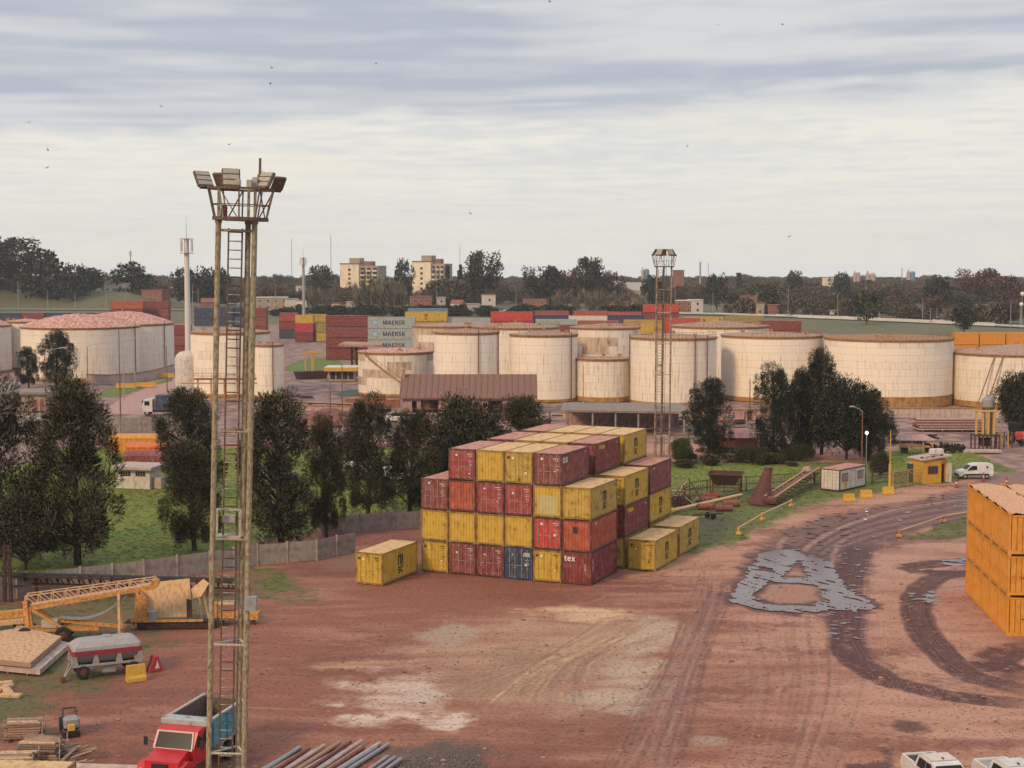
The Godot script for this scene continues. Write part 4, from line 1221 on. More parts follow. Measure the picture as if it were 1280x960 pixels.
# the tall orange open racks at the edge of the yard
func build_orange() -> void:
	var L := 14.0
	var HH := 2.84
	var W := 2.6
	var nb := 5
	var b := MB.new()
	# frame: base and top rails, posts
	var posts := MB.new()
	for sx in [-1, 1]:
		b.cbox(Vector3(sx * (W / 2 - 0.09), 0.11, 0), Vector3(0.18, 0.22, L))
		b.cbox(Vector3(sx * (W / 2 - 0.06), HH - 0.24, 0), Vector3(0.12, 0.12, L))
	for sz in [-1, 1]:
		b.cbox(Vector3(0, 0.11, sz * (L / 2 - 0.09)), Vector3(W - 0.36, 0.22, 0.18))
		b.cbox(Vector3(0, HH - 0.24, sz * (L / 2 - 0.06)), Vector3(W - 0.24, 0.12, 0.12))
	proto.rack_frame = b.mesh()
	b = MB.new()
	b.cbox(Vector3(0, HH / 2 - 0.04, 0), Vector3(0.16, HH - 0.52, 0.16))
	b.cbox(Vector3(0, HH - 0.09, 0), Vector3(0.2, 0.18, 0.34))
	proto.rack_post = b.mesh()
	b = MB.new()
	var bw := (L - 0.16) / nb - 0.16
	corrugated(b, Vector3(0, 0.22, bw / 2), Vector3(0, 0, -1), Vector3.UP, Vector3.RIGHT, bw, HH - 0.52, 0.5, 0.06)
	b.box(Vector3(-0.09, 0.22, -bw / 2), Vector3(-0.07, HH - 0.3, bw / 2))
	proto.rack_panel = b.mesh()
	b = MB.new()
	for i in 6:
		var x := -W / 2 + 0.2 + i * (W - 0.4) / 6.0
		b.bbox(Vector3(x + (W - 0.4) / 12.0, HH / 2 - 0.06, 0), Vector3((W - 0.4) / 6.0 - 0.03, HH - 0.52, 0.08), 0.015)
	proto.rack_end = b.mesh()
	b = MB.new()
	b.tube(Vector3(0, 0, 0), Vector3(0, 0, 0.09), 0.05, 0.05, 8)
	proto.rack_bolt = b.mesh()
	var yaw := -atan2(1.3, 14.1)
	var base := Vector3(33.8, 0, -103.6)
	var dirz := Vector3(sin(-yaw), 0, -cos(yaw))
	var dirx := Vector3(cos(yaw), 0, -sin(yaw))
	var tiers := ["bottom", "middle", "top"]
	for c in 2:
		for k in 3:
			var t := thing("open_top_bin", "orange ribbed steel bin, %s tier of the %s orange stack" % [tiers[k], ["nearer left", "right hand"][c]], "bin", base + dirx * (W / 2 + c * (W + 0.12)) + dirz * L / 2 + Vector3.UP * k * HH, yaw, "orange bins stacked at the yard edge")
			node(proto.rack_frame, "frame", mats.orange, t)
			for sx in [-1, 1]:
				for i in nb + 1:
					node(proto.rack_post, "post", mats.orange, t).position = Vector3(sx * (W / 2 - 0.08), 0, -L / 2 + 0.08 + i * (L - 0.16) / nb)
				for i in nb:
					var p := node(proto.rack_panel, "side_panel", mats.orange, t)
					p.position = Vector3(sx * (W / 2 - 0.05), 0, -L / 2 + 0.08 + (i + 0.5) * (L - 0.16) / nb)
					p.rotation.y = 0.0 if sx == 1 else PI
			for sz in [-1, 1]:
				var e := node(proto.rack_end, "end_board", mats.orange, t)
				e.position.z = sz * (L / 2 - 0.05)
				for x in [-0.25, 0.3]:
					node(proto.rack_bolt, "latch", mats.rust_dark, t).transform = Transform3D(Basis(Vector3.UP, 0.0 if sz == 1 else PI), Vector3(x, HH * 0.42, sz * (L / 2 - 0.02)))
			# sagging cover
			if k == 2:
				var cv := MB.new()
				rng.seed = 90 + c
				var gx := 6
				var gz := 26
				var pt := func(i: int, j: int) -> Vector3:
					var e := 1.0 if i == 0 or i == gx else 0.0
					var nz := sin(i * 12.9 + j * 78.2 + c * 5.0) * 43758.5
					nz = nz - floor(nz)
					return Vector3(-W / 2 + 0.02 + (W - 0.04) * i / gx, HH - 0.1 + (nz - 0.5) * 0.16 + (0.12 * absf(sin(j * PI * nb / gz)) if e > 0 else 0.05), L / 2 - L * j / gz)
				for i in gx:
					for j in gz:
						cv.quad(pt.call(i, j), pt.call(i + 1, j), pt.call(i + 1, j + 1), pt.call(i, j + 1))
				part(cv, "cover", mats.roof_orange, t)
			else:
				var fl := MB.new()
				fl.cbox(Vector3(0, HH - 0.26, 0), Vector3(W - 0.3, 0.04, L - 0.3))
				part(fl, "cover", mats.roof_orange, t)
# ---------------------------------------------------------------- tank farm
# a storage tank made of curved shell plates over a dark core; u0..u1 and v_base/v_rim are where it shows in the photograph
func tank(label: String, u0: float, u1: float, v_base: float, v_rim: float, mat: String, rise := 0.06, courses := 6, roofm := "tank_roof", opt := {}) -> Node3D:
	var uc := (u0 + u1) / 2
	var g := G(uc, v_base)
	var zf := -g.z
	var R := (u1 - u0) / 2.0 / F * zf
	R = (u1 - u0) / 2.0 / F * (zf + R) * 1.0
	var Ht := HV(zf, v_rim)
	var zc := zf + R
	var c := Vector3(XU(zc, uc), 0, -zc)
	var t := thing("storage_tank", label, "tank", c, 0.0, "storage tanks")
	var facing := atan2(-c.x, -c.z)    # towards the camera
	t.rotation.y = facing
	var seg := 72
	var foot: float = opt.get("foot", 0.5)
	var b := MB.new()
	b.lathe([[R - 0.03, 0.0], [R - 0.03, Ht]], seg)
	part(b, "shell_core", mats.tank_seam, t)
	b = MB.new()
	b.lathe([[R + 0.06, 0.0], [R + 0.06, foot * 0.3], [R + 0.012, foot * 0.35], [R + 0.012, foot]], seg)
	part(b, "foot_ring", mats.tank_foot, t)
	# plates
	var nplates := maxi(8, int(round(TAU * R / opt.get("plate", 8.0))))
	var da := TAU / nplates
	var ch := (Ht - 0.25 - foot) / courses
	b = MB.new()
	var gap := 0.011 / R
	b.lathe([[R - 0.03, 0.0], [R, 0.0], [R, ch - 0.022], [R - 0.03, ch - 0.022]], 6, Vector3.ZERO, false, gap, da - gap)
	var pm_ := b.mesh()
	var tones: Array = opt.get("tones", [])
	if tones.is_empty(): tones = [mat]
	rng.seed = label.hash()
	for k in courses:
		var off := rng.randf() * da
		for i in nplates:
			var a := off + i * da - PI
			if absf(wrapf(a + da / 2, -PI, PI)) > 2.05:
				continue
			var p := node(pm_, "shell_plate", mats[tones[rng.randi() % tones.size()]], t)
			p.rotation.y = a
			p.position.y = foot + k * ch
			var s := 1.0 + rng.randf_range(-0.003, 0.003) * 3.0 / R
			p.scale = Vector3(s, 1, s)
	b = MB.new()
	b.lathe([[R - 0.02, Ht - 0.5], [R + 0.07, Ht - 0.5], [R + 0.07, Ht - 0.2], [R + 0.2, Ht - 0.2], [R + 0.2, Ht - 0.02], [R - 0.02, Ht]], seg)
	part(b, "top_rim", mats.tank_rim, t)
	# roof: a shallow cone or dome, buckled here and there
	b = MB.new()
	var nr := 7
	var na := 48
	var bump := fnoise(label.hash() % 1000, 0.35, 3)
	var amp: float = opt.get("buckle", 0.05)
	var pt := func(i: int, j: int) -> Vector3:
		var r := R * (1.0 - float(i) / nr) + (0.03 if i == 0 else 0.0)
		var e := TAU * (j % na) / na
		var x := float(i) / nr
		var y := Ht - 0.02 + R * rise * (1.0 - (1.0 - x) * (1.0 - x) if opt.get("dome", false) else x)
		var w := amp * bump.get_noise_2d(r * cos(e), r * sin(e)) * (0.0 if i == 0 else 1.0)
		return Vector3(r * sin(e), y + w, r * cos(e))
	for i in nr:
		for j in na:
			if i == nr - 1: b.tri(pt.call(i, j), pt.call(i, j + 1), pt.call(nr, 0))
			else: b.quad(pt.call(i, j), pt.call(i, j + 1), pt.call(i + 1, j + 1), pt.call(i + 1, j))
	part(b, "roof", mats[roofm], t)
	# rafters' outline and small fittings on the roof
	b = MB.new()
	var apex := Ht + R * rise
	b.lathe([[0.0, apex + 0.5], [0.35, apex + 0.35], [0.35, apex - 0.05]], 10)
	part(b, "vent_cap", mats.tank_rim, t)
	for k in 2:
		b = MB.new()
		var e := rng.randf_range(-2.4, 2.4)
		var p := Vector3(sin(e), 0, cos(e)) * R * rng.randf_range(0.55, 0.85) + Vector3.UP * (Ht + R * rise * 0.25)
		b.cbox(p, Vector3(0.7, 0.9, 0.7))
		b.cbox(p + Vector3(0, 0.5, 0), Vector3(0.85, 0.08, 0.85))
		part(b, "roof_hatch", mats.tank_roof_pale, t)
	if opt.get("rail", false):
		for s in [-1, 1]:
			b = MB.new()
			var pts := []
			for i in 13:
				var e: float = opt.get("rail_at", 0.3) + s * i * 0.09
				pts.append(Vector3(sin(e), 0, cos(e)) * (R - 0.05) + Vector3.UP * Ht)
			for i in 13:
				b.tube(pts[i], pts[i] + Vector3.UP * 1.05, 0.03, -1, 4, false)
				if i: 
					b.tube(pts[i - 1] + Vector3.UP * 1.05, pts[i] + Vector3.UP * 1.05, 0.03, -1, 4, false)
					b.tube(pts[i - 1] + Vector3.UP * 0.55, pts[i] + Vector3.UP * 0.55, 0.025, -1, 4, false)
			part(b, "guard_rail", mats.tank_rim, t)
	for e in opt.get("pipes", []):
		b = MB.new()
		var d := Vector3(sin(e), 0, cos(e))
		b.tube(d * (R + 0.22), d * (R + 0.22) + Vector3.UP * (Ht + 0.5), 0.11, -1, 6)
		for y in 4:
			b.cbox(d * (R + 0.1) + Vector3.UP * (1.0 + y * Ht / 4.4), Vector3(0.14, 0.1, 0.3))
		part(b, "riser_pipe", mats.rust_pipe, t)
	if opt.has("stair"):
		var st: Array = opt.stair
		var n := 26
		var b2 := MB.new()
		b = MB.new()
		for i in n:
			var f := float(i) / n
			var e := lerpf(st[0], st[1], f)
			var d := Vector3(sin(e), 0, cos(e))
			var y := lerpf(Ht + 0.05, 0.3, f)
			var d2 := Vector3(sin(lerpf(st[0], st[1], f + 1.0 / n)), 0, cos(lerpf(st[0], st[1], f + 1.0 / n)))
			var y2 := lerpf(Ht + 0.05, 0.3, f + 1.0 / n)
			b.beam(d * (R + 0.08) + Vector3.UP * y, d * (R + 0.8) + Vector3.UP * y, 0.25, 0.04)
			b.beam(d * (R + 0.82) + Vector3.UP * y, d2 * (R + 0.82) + Vector3.UP * y2, 0.05, 0.22)
			b2.tube(d * (R + 0.85) + Vector3.UP * (y + 1.0), d2 * (R + 0.85) + Vector3.UP * (y2 + 1.0), 0.03, -1, 4, false)
			if i % 2 == 0: b2.tube(d * (R + 0.85) + Vector3.UP * y, d * (R + 0.85) + Vector3.UP * (y + 1.0), 0.025, -1, 4, false)
		part(b, "stairway", mats.tank_rim, t)
		part(b2, "handrail", mats.tank_rim, t)
	if opt.has("bracing"):
		b = MB.new()
		for s in [[-0.12, 0.05], [0.0, 0.17]]:
			var e0: float = opt.bracing + s[0]
			var e1: float = opt.bracing + s[1]
			b.beam(Vector3(sin(e0), 0, cos(e0)) * (R + 2.6), Vector3(sin(e1), 0, cos(e1)) * (R + 0.15) + Vector3.UP * Ht, 0.16, 0.16)
		part(b, "inclined_ladder", mats.tank_rim, t)
	return t

func build_tank_farm() -> void:
	var tones := []
	var dirty := ["tank_dirty", "tank_dirty", "tank_b"]
	# behind first, to the front
	tank("cream tank cut by the left picture edge, left of the big pink roofed tank", -90, 13, 468, 408, "tank_a", 0.24, 6, "tank_roof", {"tones": tones, "buckle": 0.3, "dome": true})
	tank("cream tank half hidden between the two left pink roofed tanks", 8, 60, 462, 402, "tank_a", 0.12, 6, "tank_roof", {"tones": tones})
	tank("cream tank with a stained pink dome and rust runs, behind the white chimney's left", 92, 217, 468, 406, "tank_c", 0.23, 6, "tank_roof", {"tones": tones, "buckle": 0.3, "dome": true, "pipes": [0.9, 0.2]})
	tank("widest left cream tank with a buckled pink dome roof", 30, 174, 476, 410, "tank_a", 0.20, 7, "tank_roof", {"tones": tones, "buckle": 0.4, "dome": true, "pipes": [1.1]})
	tank("rust streaked cream tank behind the tall near light tower", 240, 338, 496, 416, "tank_c", 0.11, 7, "tank_roof_pale", {"tones": ["tank_c", "tank_b", "tank_c"], "rail": true, "rail_at": 0.2, "pipes": [0.15, 0.5]})
	tank("narrow cream tank beside the light tower, left of the paved lane", 318, 355, 498, 431, "tank_c", 0.08, 5, "tank_roof_pale", {"tones": ["tank_c"], "pipes": [0.25]})
	tank("grimy tank behind the low tank with the stair, topped by the grey container row", 516, 600, 478, 408, "tank_dirty", 0.08, 7, "tank_roof_pale", {"tones": dirty, "bracing": 0.1})
	tank("pale tank peeping between the two tall tanks above the brown shed", 590, 700, 484, 410, "tank_a", 0.1, 7, "tank_roof_pale", {"tones": tones, "rail": true})
	tank("pale tank behind the small gridded tank", 712, 800, 478, 410, "tank_b", 0.1, 6, "tank_roof_pale", {"tones": ["tank_b", "tank_dirty", "tank_a"], "rail": true, "rail_at": 0.5, "bracing": 0.9})
	tank("tank hidden behind the second light tower with a pinkish cone roof", 838, 960, 480, 409, "tank_a", 0.1, 6, "tank_roof_pale", {"tones": tones, "rail": true})
	tank("low tank with a zigzag stair and dark weathering at its left", 448, 542, 496, 441, "tank_dirty", 0.10, 5, "tank_roof", {"tones": ["tank_b", "tank_dirty", "tank_b", "tank_b"], "stair": [-0.9, 0.55], "plate": 4.5})
	tank("tall cream tank rising behind the left end of the brown shed roof", 543, 624, 503, 416, "tank_c", 0.10, 7, "tank_roof_pale", {"tones": tones, "pipes": [0.35, 1.2], "rail": true})
	tank("tall cream tank above the right end of the brown shed roof", 637, 722, 503, 419, "tank_c", 0.09, 7, "tank_roof_pale", {"tones": tones, "pipes": [0.9], "rail": true, "rail_at": 0.6})
	tank("small brownish tank with a clear grid of plates between two tall tanks", 720, 788, 503, 449, "tank_b", 0.07, 5, "tank_roof_pale", {"tones": ["tank_b", "tank_b", "tank_a"], "plate": 3.6, "foot": 0.9})
	tank("broad cream tank standing right behind the second light tower", 787, 895, 507, 423, "tank_a", 0.08, 8, "tank_roof_pale", {"tones": tones, "pipes": [0.85, -1.35, 0.5], "rail": true})
	tank("broad cream tank behind the single dark conifer", 901, 1026, 503, 421, "tank_c", 0.06, 8, "tank_roof_pale", {"tones": tones, "rail": true, "rail_at": 0.7, "foot": 0.8})
	tank("widest cream tank on the right with an ochre foot band", 1030, 1188, 510, 425, "tank_c", 0.035, 8, "tank_rim", {"tones": ["tank_c", "tank_a", "tank_c"], "rail": true, "rail_at": 0.9, "foot": 1.9})
	tank("lower rightmost tank with an inclined ladder and pink roof", 1188, 1350, 512, 444, "tank_a", 0.12, 6, "tank_roof_pale", {"tones": ["tank_a", "tank_b", "tank_a"], "bracing": -0.35, "foot": 1.0, "plate": 4.0})
	# horizontal pressure vessel stood upright by the lane
	var z := 300.0
	var p := G(235, 493)
	var t := thing("pressure_vessel", "white upright pressure vessel with a domed top left of the light tower", "tank", p)
	var r := 15.5 / F * -p.z
	var hh := HV(-p.z, 449)
	var b := MB.new()
	b.lathe([[r * 0.9, 0.6], [r, 0.9], [r, hh], [r * 0.9, hh + r * 0.35], [r * 0.6, hh + r * 0.6], [0.0, hh + r * 0.7]], 28)
	part(b, "shell", mats.white_wall, t)
	b = MB.new()
	b.lathe([[r * 0.85, 0.0], [r * 0.9, 0.6]], 24)
	part(b, "skirt", mats.rust_pipe, t)
	b = MB.new()
	for i in 8:
		var e := PI * i / 8.0
		var f := PI * (i + 1) / 8.0
		b.tube(Vector3(cos(e) * 0.45, hh + r * 0.65 + sin(e) * 0.6, 0), Vector3(cos(f) * 0.45, hh + r * 0.65 + sin(f) * 0.6, 0), 0.08, -1, 5)
	part(b, "top_pipe", mats.white_wall, t)
	# pipe rack and loading platform behind the near tower
	t = thing("loading_gantry", "rusty orange loading gantry in front of the rust streaked tank", "gantry", G(282, 503))
	for i in 5:
		b = MB.new()
		b.beam(Vector3(-5.0 + i * 2.4, 0, 0), Vector3(-5.0 + i * 2.4, 4.2, 0), 0.22, 0.22)
		part(b, "post", mats.machine_orange, t)
	b = MB.new()
	b.cbox(Vector3(0, 4.3, 0), Vector3(11.2, 0.25, 1.6))
	part(b, "walkway", mats.rust_pipe, t)
	b = MB.new()
	for y in [4.9, 5.4]:
		b.tube(Vector3(-5.6, y, 0.75), Vector3(5.6, y, 0.75), 0.05, -1, 5)
	for i in 8:
		b.tube(Vector3(-5.6 + i * 1.6, 4.4, 0.75), Vector3(-5.6 + i * 1.6, 5.4, 0.75), 0.04, -1, 5)
	part(b, "guard_rail", mats.machine_orange, t)
	b = MB.new()
	b.tube(Vector3(-8, 3.6, 1.0), Vector3(6, 3.6, 1.0), 0.13, -1, 7)
	part(b, "pipe_run", mats.machine_orange, t)
	# bund walls
	bund("long pinkish bund wall below the tanks behind the second light tower", [[722, 521], [770, 519], [830, 519], [878, 522]], 1.9, "pink_wall")
	bund("long pinkish white bund wall under the widest right tank", [[1098, 522], [1150, 522], [1200, 522], [1252, 523]], 1.5, "concrete_pale")
	bund("white base wall curving round the widest left tank", [[108, 479], [135, 480], [165, 478], [190, 474], [217, 466]], 1.8, "concrete_pale")
	bund("low pinkish wall behind the dark conifer group", [[880, 523], [960, 522], [1040, 522], [1096, 523]], 1.3, "pink_wall")
	bund("low brown wall before the low stair tank", [[432, 507], [470, 508], [500, 509]], 1.2, "brick_wall")
	bund("low wall along the lane left of the shed", [[330, 512], [390, 514], [440, 515]], 0.9, "pink_wall")
	pipe_rack("rusty pipe rack along the foot of the middle tanks", 690, 525, 880, 528, 3)
	pipe_rack("pipe rack crossing behind the conifers at the right tanks", 880, 531, 1100, 529, 4)
	pipe_rack("pipe rack at the foot of the widest right tank", 1100, 519, 1260, 520, 3)
	pipe_rack("pipe rack before the rust streaked tank and lane", 300, 506, 440, 511, 3)
	pipe_rack("pipe rack in front of the brown shed", 500, 523, 700, 525, 2)
	rng.seed = 66
	var spots := ["before the shed", "beside the lane", "at the middle tanks", "near the conifers", "under the right tanks"]
	for i in 20:
		var u := rng.randf_range(340, 1080)
		var at := G(u, rng.randf_range(516, 540))
		var o := thing("pump_skid", "small pump skid %s, %s" % [spots[clampi(int((u - 340) / 150), 0, 4)], ["rusty", "grey", "yellow", "dark"][i % 4]], "pump", at, rng.randf() * 3.0, "pump skids among the tanks")
		part(MB.new().bbox(Vector3(0, 0.15, 0), Vector3(2.2, 0.3, 1.2), 0.03), "base", mats.concrete, o)
		part(MB.new().tube(Vector3(-0.8, 0.75, 0), Vector3(0.5, 0.75, 0), 0.42, 0.42, 10), "motor", [mats.rust, mats.grey_paint, mats.machine_yellow, mats.rust_dark][i % 4], o)
		part(MB.new().tube(Vector3(0.8, 0.3, 0), Vector3(0.8, rng.randf_range(1.2, 2.4), 0), 0.15, 0.15, 8), "riser", mats.rust_pipe, o)
	# shed with brown roof
	var a := G(503, 517)
	var c := G(668, 517)
	t = thing("long_shed", "long low shed with a brown sheet roof and dark doorways", "shed", (a + c) / 2)
	var W := a.distance_to(c)
	var eave := HV(-a.z, 496)
	var ridge := eave + 2.2
	b = MB.new()
	b.box(Vector3(-W / 2, 0, -9), Vector3(W / 2, eave, -8.7))
	part(b, "rear_wall", mats.pink_wall, t)
	for sx in [-1, 1]:
		part(MB.new().box(Vector3(sx * (W / 2 - 0.15) - 0.15, 0, -8.69), Vector3(sx * (W / 2 - 0.15) + 0.15, eave, -0.31)), "side_wall", mats.pink_wall, t)
	# front wall with real doorways
	var from := -W / 2
	for q in [[515, 521, 501], [526, 548, 500], [571, 589, 502], [610, 628, 501], [640, 652, 501], [0, 0, 0]]:
		var x0: float = XU(-a.z, q[0]) - t.position.x if q[0] else W / 2
		part(MB.new().box(Vector3(from, 0, -0.3), Vector3(x0, eave, 0)), "front_wall", mats.pink_wall, t)
		if q[0]:
			var x1: float = XU(-a.z, q[1]) - t.position.x
			part(MB.new().box(Vector3(x0, HV(-a.z, q[2]), -0.3), Vector3(x1, eave, 0)), "lintel", mats.concrete_pale, t)
			from = x1
	b = MB.new()
	b.prism([Vector3(-W / 2 - 0.5, eave - 0.1, 0.7), Vector3(-W / 2 - 0.5, ridge + 1.2, -6.0), Vector3(-W / 2 - 0.5, eave + 0.6, -9.6), Vector3(-W / 2 - 0.5, eave + 0.4, -9.6), Vector3(-W / 2 - 0.5, ridge + 0.95, -6.0), Vector3(-W / 2 - 0.5, eave - 0.3, 0.7)], Vector3(W + 1.0, 0, 0))
	var rf := part(b, "roof", mats.shed_roof, t)
	for i in 23:
		b = MB.new()
		var x := -W / 2 - 0.4 + i * (W + 0.8) / 22.0
		b.beam(Vector3(x, eave - 0.03, 0.7), Vector3(x, ridge + 1.27, -6.0), 0.1, 0.09)
		part(b, "roof_seam", mats.shed_roof, rf)
	b = MB.new()
	b.box(Vector3(-W / 2 - 0.3, 0, -6), Vector3(-W / 2 + 0.1, ridge + 2.2, -4.6))
	part(b, "chimney", mats.pink_wall, t)
	# flat canopy by the second tower
	t = thing("flat_canopy", "flat grey roofed open canopy behind the container stack", "canopy", G(783, 541))
	var hc := 3.4
	b = MB.new()
	b.prism([Vector3(-10, hc, 2.5), Vector3(9.5, hc - 0.3, 2.5), Vector3(8.6, hc + 0.2, -6.5), Vector3(-9.2, hc + 0.3, -6.5)], Vector3(0, 0.3, 0))
	part(b, "roof", mats.grey_roof, t)
	for i in 6:
		for zz in [2.1, -6.0]:
			b = MB.new()
			b.beam(Vector3(-8.6 + i * 3.4, 0, zz), Vector3(-8.6 + i * 3.4, hc, zz), 0.25, 0.25)
			part(b, "post", mats.concrete, t)
	b = MB.new()
	b.box(Vector3(-9, 0, -6.4), Vector3(8.4, hc, -6.2))
	part(b, "rear_wall", mats.pink_wall, t)
	# kiosk with yellow canopy
	t = thing("fuel_kiosk", "small glazed kiosk with a yellow edged white flat roof", "kiosk", G(427, 476))
	var zk := -t.position.z
	var k := zk / F
	b = MB.new()
	b.box(Vector3(-16 * k, 0, -4), Vector3(16 * k, 12.5 * k, 0))
	part(b, "wall", mats.concrete_pale, t)
	for x in [-11, -3.5, 4.5, 12]:
		b = MB.new()
		b.box(Vector3((x - 3) * k, 2 * k, -0.02), Vector3((x + 3) * k, 11 * k, 0.06))
		part(b, "window", mats.window_dark, t)
	b = MB.new()
	b.box(Vector3(-21 * k, 12.6 * k, -5.5), Vector3(21 * k, 17 * k, 1.5))
	part(b, "fascia", mats.machine_yellow, t)
	b = MB.new()
	b.box(Vector3(-20.5 * k, 17.05 * k, -5.4), Vector3(20.5 * k, 17.6 * k, 1.4))
	part(b, "roof", mats.frame_white, t)
	# high brown canopy on a lattice pier behind the low tank
	t = thing("pier_canopy", "thin brown canopy on a lattice pier in front of the grey containers", "canopy", G(443, 470))
	k = -t.position.z / F
	for x in [-3, 3]:
		for zz in [-1.0, 1.0]:
			b = MB.new()
			b.beam(Vector3(x * k, 0, zz), Vector3(x * k, 37 * k, zz), 0.25, 0.25)
			part(b, "post", mats.rust_dark, t)
	for i in 5:
		b = MB.new()
		b.beam(Vector3(-3 * k, i * 7 * k, 1.0), Vector3(3 * k, (i + 1) * 7 * k, 1.0), 0.15, 0.15)
		part(b, "brace", mats.rust_dark, t)
	b = MB.new()
	b.prism([Vector3(-18 * k, 38 * k, 3), Vector3(36 * k, 37 * k, 3), Vector3(34 * k, 38 * k, -4), Vector3(-14 * k, 39.5 * k, -4)], Vector3(0, 0.5, 0))
	part(b, "roof", mats.tank_roof_pale, t)
	# yellow portal frame
	t = thing("portal_gantry", "yellow portal frame over the lane by the kiosk", "gantry", G(391, 465))
	k = -t.position.z / F
	for x in [-9, -1, 0.5]:
		b = MB.new()
		b.beam(Vector3(x * k, 0, 0), Vector3(x * k, 24 * k, 0), 0.3, 0.3)
		part(b, "post", mats.machine_yellow, t)
	b = MB.new()
	b.beam(Vector3(-11 * k, 24.6 * k, 0), Vector3(12 * k, 24.6 * k, 0), 0.4, 0.4)
	part(b, "crossbeam", mats.machine_yellow, t)

func bund(label: String, pts: Array, h: float, mat: String) -> void:
	var t := thing("bund_wall", label, "wall")
	for i in pts.size() - 1:
		var p := G(pts[i][0], pts[i][1])
		var q := G(pts[i + 1][0], pts[i + 1][1])
		var n := maxi(1, int(p.distance_to(q) / 3.5))
		for j in n:
			var b := MB.new()
			var s := p.lerp(q, (j + 0.004) / n)
			var e := p.lerp(q, (j + 0.996) / n)
			b.beam(s + Vector3.UP * h / 2, e + Vector3.UP * h / 2, 0.3, h)
			part(b, "wall_panel", mats[mat], t)
		var c := MB.new()
		c.beam(p + Vector3.UP * (h + 0.1), q + Vector3.UP * (h + 0.1), 0.5, 0.18)
		part(c, "coping", mats.tank_rim, t)

func pipe_rack(label: String, u0: float, v0: float, u1: float, v1: float, n: int) -> void:
	var t := thing("pipe_rack", label, "pipe rack", Vector3.ZERO, 0.0, "pipe racks among the tanks")
	var a := G(u0, v0)
	var c := G(u1, v1)
	var s := (c - a).normalized().cross(Vector3.UP)
	for i in n:
		var h := Vector3.UP * (0.75 + 0.02 * i) + s * (i - n / 2.0) * 0.45
		part(MB.new().tube(a + h, c + h, 0.13 + 0.04 * (i % 2), -1, 8), "pipe", [mats.rust_pipe, mats.concrete_pale, mats.rust, mats.machine_orange][i % 4], t)
	var k := int(a.distance_to(c) / 5.0)
	for i in k:
		var p := a.lerp(c, (i + 0.5) / k)
		part(MB.new().beam(p - s * n * 0.3 + Vector3.UP * 0.5, p + s * n * 0.3 + Vector3.UP * 0.5, 0.2, 0.16), "cross_beam", mats.rust_dark, t)
		part(MB.new().beam(p - Vector3.UP * 0.1, p + Vector3.UP * 0.42, 0.3, 0.3), "support", mats.concrete, t)
